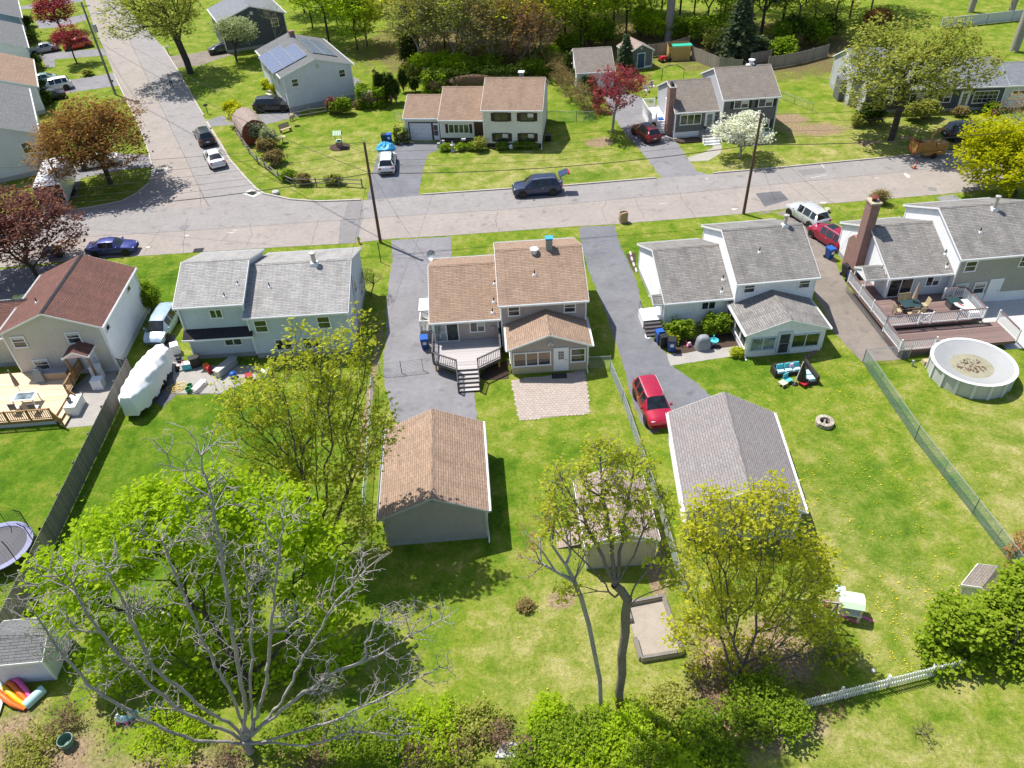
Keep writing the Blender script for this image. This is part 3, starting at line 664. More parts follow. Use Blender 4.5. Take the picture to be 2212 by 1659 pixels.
def steps(H, a, b, run, z0, n, tread, riser, nm='step', th=.04, outv=None):
    """n treads descending from edge a-b (local) along run vector"""
    a = Vector((*a[:2], 0)); b = Vector((*b[:2], 0)); run = Vector((*run[:2], 0))
    for k in range(n):
        z = z0*(n-k)/(n+1); o_ = run*k/n; o1 = run*(k+1)/n
        pl = [a+o_, a+o1, b+o1, b+o_]
        ar = sum(pl[i].x*pl[(i+1) % 4].y-pl[(i+1) % 4].x*pl[i].y for i in range(4))
        if ar < 0: pl = pl[::-1]
        o = MB().prism([(p.x, p.y) for p in pl], z-th, z).build(nm, tread, H)
        rb = [a+o_*1.0, b+o_*1.0]; MB().quadv([(rb[0].x, rb[0].y, z), (rb[1].x, rb[1].y, z), (rb[1].x, rb[1].y, z+z0/(n+1)-.04), (rb[0].x, rb[0].y, z+z0/(n+1)-.04)]).build('riser', riser, o)
def house(name, label, loc, yaw, cat='house', group=None): return thing(name, label, cat, (loc[0], loc[1], 0), R(yaw), group)
def L(H, v):
    """world point -> local of thing"""
    r = H.rotation_euler.z; d = Vector(v)-H.location; c_, s_ = math.cos(-r), math.sin(-r)
    return Vector((d.x*c_-d.y*s_, d.x*s_+d.y*c_, d.z))
def floodlight(B, f, a, z):
    l, th = B.loc(f, a, z, .03); o = MB().box((-.06, -.04, -.06), (.06, 0, .06)).build('floodlight', 'white_plastic', B.H, loc=l, rz=th)
    for s_ in (-1, 1): MB().tube([(s_*.03, -.04, -.02), (s_*.12, -.2, -.1)], [.04, .085], 10).build('lamp', 'white_plastic', o)

# ---------------------------------------------------------------- house C (middle, tan roof)
HC = house('split_level_house', 'grey-tan split-level house with tan roof, wooden deck and gabled sunroom in the middle', (-5.92, 47.92), 1.3)
cl = Block(HC, 0, 5.3, 0, 9.4, 2.9, 5.0, 'tan_siding', 'tan_shingle')
cr = Block(HC, 5.2, 11.85, -.38, 8.95, 4.3, 6.3, 'tan_siding', 'tan_shingle')
cs = Block(HC, 5.62, 11.75, -3.32, .3, 2.4, 3.55, 'tan_siding', 'tan_shingle', axis='y', oe=.28, orr=.2, found=.55, fmat='yellow_stone', skip=('far',))
l, th = cl.loc('near', 1.0, 1.95, .02)
sd_ = MB().box((-.95, -.05, -1.02), (.95, 0, 1.02)).build('sliding_door', 'white_trim', HC, loc=l)
MB().box((-.86, -.056, -.93), (-.04, -.051, .93)).build('pane', 'pale_glass', sd_); MB().box((.04, -.058, -.93), (.86, -.051, .93)).build('pane', 'screen_mesh', sd_)
window(cl, 'near', 3.35, 2.15, 1.0, .85, 'slide'); MB().box((4.55, .19, 1.75), (4.85, .29, 2.1)).build('meter_box', 'tan_siding', HC)
window(cr, 'near', .95, 3.6, .75, .75); window(cr, 'near', 5.1, 3.6, .75, .75)
window(cs, 'near', 1.5, 1.35, 2.6, 1.1, 'pic3', gl='window_glass', blind='curtain_brown'); window(cs, 'near', 4.85, 1.45, .95, 1.1, 'dh', gl='window_green')
door(cs, 'near', 3.62, .9, 2.0, .12, lite=(-.2, .22, 1.05, 1.8, 3, 3)); floodlight(cs, 'near', 2.85, 2.75)
window(cs, 'right', 1.7, 1.35, 2.2, 1.1, 'pic2'); window(cs, 'left', 1.7, 1.35, 2.2, 1.1, 'pic2')
window(cl, 'left', 2.5, 2.0, .9, 1.0); window(cr, 'right', 3, 3.5, .9, 1.0); window(cr, 'far', 2, 3.5, 1.6, 1.1, 'slide'); window(cl, 'far', 2.5, 1.9, 2.2, 1.2, 'pic3')
pipe(cr, 8.05, 2.0); pipe(cl, 4.9, 1.4); pipe(cl, 4.75, .55); pipe(cl, 5.05, 2.9, .25)
z = cr.zroof(8.2, 3.9)
fv = MB().lathe([(.2, z-.1), (.2, z+.18), (.33, z+.2), (.33, z+.3), (.0, z+.34)], 16, c=(8.2, 3.85)).build('attic_fan', 'white_trim', HC, smooth=35)
z = cr.zroof(9.35, 4.15)
ch = MB().box((9.1, 3.95, z-.3), (9.6, 4.4, z+.75)).build('chimney', 'block', HC)
MB().box((9.05, 3.9, z+.85), (9.65, 4.45, z+.9)).build('chimney_cap', 'tarp_blue', ch)
for sx in (9.12, 9.56):
    for sy in (3.97, 4.36): MB().box((sx, sy, z+.74), (sx+.03, sy+.03, z+.86)).build('cap_leg', 'dark_metal', ch)
downspout(cs, 11.72, -3.2, 2.3, -.9, .3); downspout(cr, 11.7, -.35, 4.2, -.2, .7, z0=2.6)
# side entry: flat canopy, landing and white rail on the left wall
ca = MB().box((-.95, 2.4, 2.35), (.18, 4.1, 2.47)).build('entry_canopy', 'white_trim', HC)
for yy in (2.5, 4.0): MB().bar((-.85, yy, 2.35), (.18, yy, 1.8), .05).build('bracket', 'white_trim', ca)
MB().box((-1.0, 1.9, 0), (.15, 3.9, .85)).build('side_landing', 'concrete', HC)
door(cl, 'left', 6.0, .9, 2.0, .86)
railing(HC, [(-.92, 3.85), (-.92, 2.0), (.1, 1.95)], .85, .9, sp=.14)
dish = MB().lathe([(0, 0), (.2, .03), (.36, .1), (.42, .15)], 18)
dd = dish.build('satellite_dish', 'galvanised', HC, smooth=60); dd.location = (.05, 8.9, 3.55); dd.rotation_euler = (R(-60), 0, R(150))
MB().tube([(0, 0, 0), (.0, .1, -.3)], .025, 6).build('mast', 'galvanised', dd); MB().tube([(0, -.3, .1), (0, -.05, .55)], .015, 5).build('feed_arm', 'galvanised', dd)
# deck (grey boards, charcoal rail, five steps)
DK = thing('backyard_deck', 'grey board deck with charcoal railing and steps behind the tan-roofed house', 'deck', HC.location, HC.rotation_euler.z)
D = [L(HC, P(943, 740, .95)), L(HC, P(1057, 736, .95)), L(HC, P(1063, 783, .95)), L(HC, P(1024, 803, .95)), L(HC, P(984, 806, .95)), L(HC, P(941, 795, .95))]
D[0].y = D[1].y = .27; D[0].x = D[5].x = .15; D[1].x = D[2].x = 5.15; D[3].y = D[4].y = -3.35; D[2].y = D[5].y = -2.25; D[4].x = 1.9; D[3].x = 3.45
boards(DK, [(p.x, p.y) for p in (D[5], D[4], D[3], D[2], D[1], D[0])], .95, 'deck_grey')
for a, b in ((0, 5), (5, 4), (4, 3), (3, 2), (2, 1)): MB().bar((D[a].x, D[a].y, .81), (D[b].x, D[b].y, .81), .05, .2).build('rim_joist', 'deck_dark', DK)
railing(DK, [D[0], D[5], D[4]], .95, .9, 'deck_dark', 'deck_dark', 'deck_dark', .15, 'deck_dark', .1, 1.6)
railing(DK, [D[1], D[2], D[3]], .95, .9, 'deck_dark', 'deck_dark', 'deck_dark', .15, 'deck_dark', .1, 1.6)
steps(DK, D[4], D[3], (0.05, -1.5), .95, 5, 'deck_grey', 'deck_dark')
for p in (D[4], D[3]):
    q = p+Vector((.05, -1.55, 0)); railing(DK, [p, q], [.9, .1], .85, 'deck_dark', 'deck_dark', 'deck_dark', .15, None, .09, 1.6, ends=(False, True))
    MB().bar((p.x, p.y, .72), (q.x, q.y, .0), .05, .24).build('stringer', 'deck_dark', DK)
for x, y in ((.3, -2.1), (2.0, -3.2), (3.4, -3.2), (5.0, -2.1)): MB().box((x-.07, y-.07, 0), (x+.07, y+.07, .8)).build('support_post', 'new_wood', DK)

# ---------------------------------------------------------------- house D (white)
HD = house('split_level_house', 'white split-level house with grey roof and screened porch right of the middle house', (11.9, 49.36), 3.7)
dl = Block(HD, 0, 5.36, 0, 9.3, 2.6, 4.65, 'white_siding', 'grey_shingle')
dm = Block(HD, 5.2, 11.6, -.62, 8.7, 4.2, 6.25, 'white_siding', 'grey_shingle')
dp = Block(HD, 5.0, 11.25, -4.35, .1, 2.2, 3.25, 'white_siding', 'grey_shingle', axis='y', oe=.28, orr=.2, found=.35, fmat='white_siding', skip=('far',))
window(dl, 'near', 3.4, 2.0, 1.0, .8, 'slide'); MB().box((4.55, .19, 1.7), (4.85, .29, 2.05)).build('meter_box', 'white_trim', HD)
window(dm, 'near', .95, 3.6, .75, .7); window(dm, 'near', 5.2, 3.6, .75, .7)
window(dp, 'near', 1.15, 1.15, 1.75, 1.05, 'pic2', gl='pale_glass', trim='blue_white_siding'); window(dp, 'near', 4.35, 1.15, 1.95, 1.05, 'pic2', gl='window_green', trim='blue_white_siding')
door(dp, 'near', 2.75, .9, 1.95, .05, 'blue_white_siding', 'blue_white_siding', lite=(-.36, .39, .15, 1.85, 1, 2), gl='screen_mesh')
for k in range(3): window(dp, 'left', .75+k*1.25, 1.2, 1.0, 1.1, 'pic1', gl='screen_mesh')
for k in range(3): window(dp, 'right', .75+k*1.25, 1.2, 1.0, 1.1, 'pic1', gl='screen_mesh')
door(dl, 'left', 7.6, .9, 2.0, .75, 'door_white')
cb = Block(HD, -.75, .3, .35, 1.75, 2.35, 2.75, None, 'grey_shingle', found=0, skip=('near', 'far', 'left', 'right'), gut=False, oe=.1, orr=.05)
MB().box((-1.35, .6, 0), (.18, 2.3, .75)).build('side_landing', 'white_siding', HD)
steps(HD, (-1.35, .6), (.12, .6), (0, -1.2), .75, 4, 'deck_dark', 'curtain_brown', th=.07)
MB().tube([(-1.3, 2.2, .75), (-1.3, 2.2, 1.55), (-1.3, 1.0, 1.55), (-1.3, 1.0, .75)], .025, 6).build('hand_rail', 'dark_metal', HD)
pipe(dm, 7.6, 1.9); pipe(dl, 4.95, 1.6); pipe(dl, 4.6, .6); flue(dm, 10.2, 4.0)
downspout(dl, .2, -.03, 2.5, .2, .7); downspout(dp, 5.0, -4.2, 2.1, .7, .3); window(dm, 'right', 4, 3.4, .9, 1); window(dl, 'far', 2.5, 1.9, 2.2, 1.2, 'pic3'); window(dm, 'far', 3, 3.5, 1.6, 1)
# ---------------------------------------------------------------- house E (right, brick chimney)
HE = house('split_level_house', 'light grey split-level house with tall brick chimney and brown deck at the right edge', (29.62, 50.84), 3.3)
el = Block(HE, 0, 5.45, 0, 9.25, 2.9, 4.98, 'e_siding', 'grey_shingle', walls={'left': 'white_siding'})
em = Block(HE, 4.95, 12.6, -.5, 8.7, 4.4, 6.42, 'taupe_siding', 'grey_shingle', walls={'left': 'white_siding'}, found=.9, fmat='white_siding')
l, th = el.loc('near', 1.05, 1.95, .02)
sd_ = MB().box((-1.0, -.05, -1.03), (1.0, 0, 1.03)).build('sliding_door', 'white_trim', HE, loc=l)
MB().box((-.9, -.056, -.94), (-.04, -.051, .94)).build('pane', 'window_glass', sd_); MB().box((.04, -.058, -.94), (.9, -.051, .94)).build('pane', 'window_glass', sd_)
window(el, 'near', 3.6, 2.15, 1.0, .8, 'slide', blind='curtain')
window(em, 'near', .95, 3.55, .8, .8); window(em, 'near', 5.3, 3.6, .8, .8); window(em, 'near', .85, 1.45, .8, .9, blind='blind'); window(em, 'near', 2.35, 1.45, .8, .9, blind='blind'); door(em, 'near', 3.6, .9, 2.0, .1)
chm = MB().box((-.55, 4.25, 0), (.18, 6.35, 3.0)).build('chimney', 'brick', HE)
MB().extr([(-.55, 4.25, 3.0), (-.55, 6.35, 3.0), (-.55, 5.75, 3.6), (-.55, 4.85-.6, 3.6)], (.73, 0, 0)).build('shoulder', 'brick', chm)
MB().box((-.548, 4.252, 3.6), (.178, 5.2, 7.0)).build('stack', 'brick', chm); MB().box((-.62, 4.18, 7.0), (.25, 5.28, 7.14)).build('crown_slab', 'yellow_stone', chm)
MB().lathe([(.18, 7.14), (.18, 7.42), (.34, 7.42), (.22, 7.52), (0, 7.56)], 12, c=(-.18, 4.75)).build('flue_cap', 'rust', chm, smooth=40)
eb = Block(HE, -1.55, .35, .55, 2.6, 2.55, 3.1, 'white_siding', 'grey_shingle', found=0, z0=2.35, skip=('near', 'far', 'right'), oe=.1, orr=.05, gut=False)
for y in (.65, 2.5): MB().box((-1.5, y-.05, .95), (-1.4, y+.05, 2.5)).build('canopy_post', 'white_trim', HE)
door(el, 'left', 7.6, .9, 2.0, .95); pipe(em, 7.3, 1.7); pipe(el, 5.05, 1.7); pipe(el, 4.75, .6); flue(em, 9.2, 3.6, 1.15)
downspout(el, .2, -.03, 2.8, .2, .7, z0=1.0); downspout(em, 12.4, -.55, 4.3, .2, .7); window(el, 'far', 2.5, 1.9, 2.2, 1.2, 'pic3'); window(em, 'far', 3, 3.5, 1.6, 1)
# deck of E
DE = thing('backyard_deck', 'large brown deck with white railing beside the round pool', 'deck', HE.location, HE.rotation_euler.z)
zf = .95
Ea = [(.15, .27), (-1.55, .27), (-1.55, 2.6), (-.0, 2.6)]
def EL(u, v, z=zf): q = L(HE, P(u, v, z)); return (q.x, q.y)
dA = EL(1847, 637-10); d1 = (-1.6, 2.9); d2 = EL(1936, 704); d3 = EL(1965, 748); d4 = EL(2124, 689); d5 = EL(2080, 650)
fx0 = -1.6; fy0 = d2[1]; yl = d3[1]; fx1 = d4[0]
boards(DE, [(fx0, fy0), (fx1, fy0), (fx1, .2), (fx0, .2)], zf, 'deck_brown'); boards(DE, [(fx0, .2), (.12, .2), (.12, 2.9), (fx0, 2.9)], zf, 'deck_brown')
boards(DE, [(fx0, yl), (fx1+1.2, yl), (fx1+1.2, fy0-.05), (fx0, fy0-.05)], zf-.35, 'deck_brown')
railing(DE, [(fx0, 2.9), (fx0, fy0)], zf, .95, cap='cap_brown', sp=.14); railing(DE, [(fx0, fy0), (fx0+2.6, fy0)], zf, .95, cap='cap_brown', sp=.14)
railing(DE, [(fx0+3.55, fy0), (fx1, fy0), (fx1, -.6), (fx1-1.6, -.6)], zf, .95, cap='cap_brown', sp=.14)
gt = MB().bar((fx0+2.7, fy0, zf+.9), (fx0+3.45, fy0, zf+.9), .05, .07).bar((fx0+2.7, fy0, zf+.15), (fx0+3.45, fy0, zf+.15), .05, .07).bar((fx0+2.7, fy0, zf+.15), (fx0+3.45, fy0, zf+.9), .04, .06).build('gate', 'white_trim', DE)
for k in range(6): MB().box((fx0+2.72+k*.14, fy0-.02, zf+.15), (fx0+2.76+k*.14, fy0+.02, zf+.9)).build('picket', 'white_trim', gt)
railing(DE, [(fx0, fy0), (fx0, yl), (fx0+2.6, yl)], zf-.35, .95, cap='cap_brown', sp=.14); railing(DE, [(fx1+1.2, yl), (fx1+1.2, fy0)], zf-.35, .95, cap='cap_brown', sp=.14)
for a, b in (((fx0, 2.9), (fx0, yl)), ((fx0, yl), (fx0+3.2, yl))): lattice(DE, a, b, .02, zf-.4, st=.16)
for a, b, zz in (((fx0, 2.9), (fx0, fy0), zf), ((fx0, fy0), (fx1, fy0), zf), ((fx1, fy0), (fx1, .2), zf), ((fx0, yl), (fx1+1.2, yl), zf-.35), ((fx1+1.2, yl), (fx1+1.2, fy0), zf-.35), ((fx0, fy0), (fx0, yl), zf-.35)):
    MB().bar((*a, zz-.14), (*b, zz-.14), .04, .2).build('rim_joist', 'cap_brown', DE)
# ---------------------------------------------------------------- house B (pale blue-white)
HB = house('split_level_house', 'pale blue-white two-level house with weathered light grey roof behind the bare tree', (-24.6, 48.5), 1.1)
bl = Block(HB, 0, 5.15, 0, 8.0, 5.0, 6.5, 'blue_white_siding', 'pale_shingle', found=.4)
br = Block(HB, 4.95, 12.75, -.38, 9.1, 4.0, 5.75, 'blue_white_siding', 'pale_shingle', found=.5)
pe = MB().extr([(.1, -.55, 2.42), (.1, .32, 2.85), (.1, .32, 2.72), (.1, -.5, 2.32)], (5.2, 0, 0)).build('pent_roof', 'dark_shingle', HB); MB().box((.05, -.6, 2.28), (5.35, -.54, 2.42)).build('fascia', 'white_trim', pe)
window(bl, 'near', 2.7, 4.1, .8, .65, 'slide', gl='window_green'); window(bl, 'near', 3.3, 1.6, 1.2, .75, 'slide', gl='window_green')
for a in (.9, 5.6): window(br, 'near', a, 3.0, .85, .95, gl='window_green')
window(br, 'near', 2.2, 1.2, 1.1, .9, 'slide'); window(br, 'near', 4.3, 1.2, 1.1, .9, 'slide'); window(br, 'right', 4.5, 3.2, .8, 1.0); window(br, 'right', 6.8, 1.4, .8, .9)
pipe(br, 6.7, 2.2); pipe(bl, 3.75, .7); pipe(bl, 4.6, 1.7, .3); z = br.zroof(9.95, 4.0); f_ = flue(br, 9.95, 4.1, 1.0, .17)
downspout(bl, .2, -.03, 4.9, .2, .7); downspout(br, 12.6, -.4, 3.9, .2, .7); MB().tube([(12.59, 4.2, 5.4), (12.6, 3.6, 3.5), (12.6, 3.2, .4)], .05, 6).build('cable', 'galvanised', HB)
# ---------------------------------------------------------------- house A (left, brown roof)
HA = house('two_storey_house', 'beige two-storey house with brown shingle roof at the left edge', (-37.3, 47.3), 2.7)
a1 = Block(HA, 0, 7.55, 0, 8.5, 4.2, 5.75, 'beige_siding', 'brown_shingle', axis='y', oe=.25, orr=.2, walls={'right': 'white_siding'}, rmat='dark_shingle', found=.5, fmat='pale_siding')
a2 = Block(HA, -7.0, .8, 1.6, 7.0, 2.9, 4.5, 'beige_siding', 'brown_shingle', rmat='dark_shingle', found=.4)
for a in (.95, 4.9):
    window(a1, 'near', a, 3.35, .85, .85, blind='curtain')
window(a1, 'near', 1.7, 1.15, .95, .85, blind='curtain'); window(a1, 'right', .9, 3.6, .55, .7); window(a1, 'right', 6.2, 3.7, .55, .7); door(a1, 'near', 5.35, .9, 2.0, .45)
z = a2.zroof(-.6, 5.6); MB().box((-1.3, 4.9, z-.02), (.2, 6.0, z+.2)).build('skylight', 'window_green', HA)
pipe(a1, 2.3, 2.6, .4)
pc = Block(HA, 4.45, 6.35, -1.25, .35, 2.55, 3.05, None, 'brown_shingle', axis='y', found=0, skip=('near', 'far', 'left', 'right'), oe=.1, orr=.08, gut=False)
MB().extr([(4.5, -1.22, 2.5), (6.3, -1.22, 2.5), (5.4, -1.22, 2.98)], (0, .04, 0)).build('porch_gable', 'pale_pink', HA)
for x in (4.6, 6.2): MB().box((x-.06, -1.15, .4), (x+.06, -1.03, 2.5)).build('porch_post', 'deck_stain', HA)
downspout(a1, 7.5, .1, 4.1, -.3, .4); downspout(a1, 7.5, 8.2, 4.1, -.3, .4)
DA = thing('backyard_deck', 'honey-coloured wooden deck with white lattice behind the brown-roofed house', 'deck', HA.location, HA.rotation_euler.z)
def AL(u, v, z=.55): q = L(HA, P(u, v, z)); return (q.x, q.y)
ay0 = AL(0, 913, .55)[1]; ax1 = AL(118, 900, .55)[0]; ax2 = AL(160, 830, .55)[0]; ay1 = AL(120, 870, .55)[1]
boards(DA, [(-3.0, ay0), (ax1, ay0), (ax2, ay1+.8), (ax2, .2), (-3.0, .2)], .55, 'deck_board')
railing(DA, [(-3.0, ay0), (ax1, ay0)], .55, .9, 'deck_stain', 'deck_stain', 'deck_stain', .15, 'deck_stain', .1, 1.7)
railing(DA, [(ax2, .1), (ax2, ay1+.9)], .55, .9, 'deck_stain', 'deck_stain', 'deck_stain', .15, 'deck_stain', .1, 1.2)
railing(DA, [(-2.2, .0), (-2.2, -1.9)], .55, .9, 'deck_stain', 'deck_stain', 'deck_stain', .15, 'deck_stain', .1, 1.2)
MB().bar((-3, ay0, .43), (ax1, ay0, .43), .05, .2).build('rim_joist', 'deck_stain', DA); lattice(DA, (-3, ay0+.02), (ax1, ay0+.02), .02, .36, 'white_trim', .12)
steps(DA, (ax1, ay0), (ax2, ay1+.8), (.75, -.5), .55, 2, 'deck_board', 'deck_stain')
railing(DA, [(ax1, ay0), (ax1+.75, ay0-.5)], [.5, .1], .8, 'deck_stain', 'deck_stain', 'deck_stain', .15, None, .09, 1.2, ends=(False, True)); railing(DA, [(ax2, ay1+.85), (ax2+.75, ay1+.35)], [.5, .1], .8, 'deck_stain', 'deck_stain', 'deck_stain', .15, None, .09, 1.2, ends=(False, True))
# ---------------------------------------------------------------- garages and shed on the near lots
G1 = house('garage', 'tan-roofed detached garage with grey siding at the end of the middle driveway', (-7.9, 29.35), 2.4, 'garage')
g1 = Block(G1, 0, 6.25, 0, 7.55, 2.5, 3.92, 'grey_tan_siding', 'tan_shingle', axis='y', oe=.22, orr=.12, found=.25, trim='light_grey_siding')
l, th = g1.loc('near', 3.0, 3.35, .02); v_ = MB().box((-.24, -.05, -.2), (.24, 0, .2)).build('gable_vent', 'light_grey_siding', G1, loc=l)
for k in range(5): MB().box((-.2, -.065, -.16+k*.07), (.2, -.05, -.12+k*.07)).build('louvre', 'grey_tan_siding', v_)
l, th = g1.loc('far', 2.9, 0, .02); gd = MB().box((-2.2, -.04, 0), (2.2, 0, 2.1)).build('garage_door', 'white_trim', G1, loc=l, rz=th)
downspout(g1, 6.2, .1, 2.4, -.3, .3); window(g1, 'left', 3, 1.5, .9, .8); MB().box((6.25, 0, 2.41), (6.36, 7.55, 2.49)).build('gutter_edge', 'white_trim', G1)
G2 = house('garage', 'long grey-roofed white garage behind the white house', (9.25, 28.75), -4.2, 'garage')
g2 = Block(G2, 0, 6.65, 0, 8.3, 2.6, 4.3, 'white_siding', 'garage_shingle', axis='y', oe=.25, orr=.12, found=.2, walls={'near': 'blue_white_siding'})
l, th = g2.loc('far', 3.1, 0, .02); MB().box((-2.3, -.04, 0), (2.3, 0, 2.1)).build('garage_door', 'white_trim', G2, loc=l, rz=th); window(g2, 'near', 3.1, 1.6, 1.0, .8)
S1 = house('storage_shed', 'beige garden shed with pink-brown roof behind the forked tree', (3.5, 27.0), 2.0, 'shed')
s1 = Block(S1, 0, 4.15, 0, 4.9, 2.2, 3.1, 'yellow_stone', 'pink_shingle', axis='y', oe=.15, orr=.1, found=.12, lap=.4, gut=False)
for k in range(9): MB().box((.5+k*.4, .068, .15), (.52+k*.4, .1, 2.2)).build('batten', 'beige_siding', S1)
MB().box((.15, .06, 2.16), (4.0, .1, 2.26)).build('band_board', 'white_trim', S1)
l, th = s1.loc('left', 2.4, 0.12, .0); dr = MB().box((-.7, -.05, 0), (.7, 0, 1.8)).build('double_door', 'yellow_stone', S1, loc=l, rz=th); MB().box((-.03, -.07, 0), (.03, -.05, 1.8)).build('astragal', 'white_trim', dr)
ramp_ = MB().extr([(-1.3, 1.7, .0), (-1.3, 3.1, .0), (0, 3.1, .2), (0, 1.7, .2)], (0, 0, .05)).build('entry_ramp', 'pink_shingle', S1)
# ---------------------------------------------------------------- houses across the street
HF = house('split_level_house', 'cream split-level house with tan roof and dark shutters across the street', (-11.2, 90.2), -8)
fg = Block(HF, 0, 4.4, 0, 7.4, 2.75, 4.25, 'cream_siding', 'tan_shingle_far', found=.3)
fm = Block(HF, 4.3, 9.75, -.55, 8.9, 2.75, 5.0, 'cream_siding', 'tan_shingle_far', found=.55, fmat='dark_foundation')
fr_ = Block(HF, 9.6, 16.55, -1.95, 7.45, 4.4, 6.5, 'cream_siding', 'tan_shingle_far', found=.5, fmat='dark_foundation')
l, th = fg.loc('near', 1.85, 0, .02)
gd = MB().box((-1.35, -.04, 0), (1.35, 0, 2.1)).build('garage_door', 'white_trim', HF, loc=l)
for k in range(4): MB().box((-1.3, -.055, .04+k*.52), (1.3, -.041, .52+k*.52)).build('door_panel', 'pale_siding', gd)
MB().box((-1.47, -.07, 0), (-1.35, 0, 2.2)).box((1.35, -.07, 0), (1.47, 0, 2.2)).box((-1.35, -.07, 2.1), (1.35, 0, 2.2)).build('door_frame', 'shutter', gd)
door(fg, 'near', 3.6, .8, 2.0, .1, trim='shutter', lite=(-.25, .28, .5, 1.8, 1, 2))
window(fm, 'near', 2.15, 1.65, 2.3, .95, 'pic4', gl='window_green', shutters='shutter'); door(fm, 'near', 4.55, .95, 2.1, .5, 'door_brown', 'door_brown')
MB().box((8.4, -1.5, 0), (9.7, -.3, .45)).build('front_steps', 'dark_foundation', HF)
for a in (2.05, 5.0):
    window(fr_, 'near', a, 3.55, 1.45, .85, 'slide', 'shutter', shutters='shutter'); window(fr_, 'near', a, 1.2, 1.45, .85, 'slide', 'shutter', blind='curtain', shutters='shutter')
z = fr_.zroof(13.7, 3.2); MB().box((13.5, 3.0, z-.3), (14.0, 3.5, z+.55)).build('chimney', 'block', HF); MB().box((13.4, 2.9, z+.6), (14.1, 3.6, z+.66)).build('chimney_cap', 'white_trim', HF)
for x in (0.05, 4.35): downspout(fg, x, -.05 if x < 1 else -.6, 2.7, 0, .2, z0=.1)
downspout(fr_, 16.4, -1.98, 4.3, 0, .2); MB().box((16.6, .1, .0), (17.3, .8, .75)).build('air_conditioner', 'dark_metal', HF)
HH = house('split_level_house', 'dark grey split-level house with brick chimney across the street on the right', (19.9, 86.6), 2.6)
hl = Block(HH, 0, 5.3, 0, 9.3, 3.1, 5.2, 'grey_siding', 'taupe_shingle', found=.75, fmat='white_siding', walls={'left': 'light_grey_siding'})
hm = Block(HH, 4.9, 11.4, -1.35, 8.0, 4.7, 6.75, 'grey_siding', 'taupe_shingle', found=.7, fmat='white_siding', walls={'left': 'light_grey_siding'})
window(hl, 'near', 1.75, 2.15, 2.3, 1.05, 'pic3', gl='window_green'); door(hl, 'near', 3.95, .9, 2.05, .75, lite=(-.3, .33, .25, 1.9, 1, 1), gl='pale_glass')
for a in (2.0, 4.75): window(hm, 'near', a, 4.05, 1.5, .85, 'slide', shutters='black_shutter', blind='curtain'); window(hm, 'near', a, 1.6, 1.5, .85, 'slide', shutters='black_shutter')
chm = MB().box((-.5, 1.1, 0), (.2, 2.3, 5.5)).build('chimney', 'brick', HH); MB().box((-.57, 1.03, 5.5), (.27, 2.37, 5.6)).build('crown_slab', 'concrete', chm); MB().box((-.35, 1.3, 5.6), (.05, 2.1, 5.95), top=.08).build('flue_cap', 'dark_metal', chm)
MB().box((3.1, -1.3, 0), (4.9, .3, .72)).build('front_landing', 'concrete', HH)
for k in range(3): MB().box((3.1, -1.3-.35*(k+1), 0), (4.9, -1.3-.35*k, .72-.2*(k+1))).build('step', 'white_siding', HH)
MB().tube([(3.15, -2.0, .1), (3.15, -2.0, .9), (3.15, -1.2, 1.55), (3.15, .1, 1.55)], .03, 6).build('hand_rail', 'black', HH)
door(hl, 'left', 4.4, .85, 2.0, 1.0); window(hl, 'left', 6.2, 2.4, .6, .8); z = hm.zroof(9.3, 3.6); flue(hm, 9.3, 3.7, .7, .25, 'white_trim')
bp = [(-.1, -.2, .0)]
MB().prism([(.6, -1.3), (2.9, -1.3), (2.9, .1), (.2, .1), (.2, -.9)], 0, .18).build('flower_bed', 'mulch', HH); strip('bed_edging', [P(1437, 297), P(1452, 303), P(1500, 298), P(1520, 300)], .18, .2, 'boulder', px=False)
SD = thing('side_deck', 'white-railed wooden side deck and stairs left of the dark grey house', 'deck', HH.location, HH.rotation_euler.z)
boards(SD, [(-1.9, 3.2), (.1, 3.2), (.1, 8.2), (-1.9, 8.2)], 1.0, 'pale_siding', 'y')
railing(SD, [(-1.9, 3.2), (-1.9, 8.2), (-.4, 8.2)], 1.0, .95, sp=.14); steps(SD, (-1.3, 3.2), (-.2, 3.2), (0, -1.5), 1.0, 5, 'pale_siding', 'white_trim')
railing(SD, [(-1.35, 3.2), (-1.35, 1.6)], [1.0, .1], .95, sp=.14); MB().box((-1.85, 3.3, 0), (-1.8, 8.1, .9)).build('skirt_board', 'white_siding', SD)
HI = house('two_storey_house', 'white two-storey house with solar panels on a dark grey roof', (-27.2, 101.3), 25.5)
hi = Block(HI, 0, 9.6, 0, 13.7, 4.6, 6.1, 'pale_siding', 'slate_shingle', axis='y', oe=.35, orr=.15, found=.7)
window(hi, 'near', 1.35, 3.6, .75, .85); window(hi, 'near', 7.6, 3.65, .75, .85)
for k in range(4): window(hi, 'left', 3+k*2.5, 3.4, .8, 1.0)
door(hi, 'left', 11.8, .9, 2.0, .1); window(hi, 'left', 6, 1.3, .8, .8)
l, th = hi.loc('near', 4.6, 5.1, .02); MB().box((-.2, -.04, -.25), (.2, 0, .25)).build('gable_vent', 'galvanised', HI, loc=l)
z = hi.zroof(5, 11.5); MB().box((4.6, 11.3, z-.4), (5.3, 11.9, z+.8)).build('chimney', 'brick', HI)
sl_ = hi.sl; ang = math.atan(sl_); pn = MB().box((-.5, -.82, 0), (.5, .82, .04)).mesh('solar_panel', 'solar_frame'); pc_ = [MB().box((-.47+k*.158, -.79, .041), (-.47+k*.158+.148, .79, .044)).mesh('cell_strip', 'solar_cell') for k in range(6)]
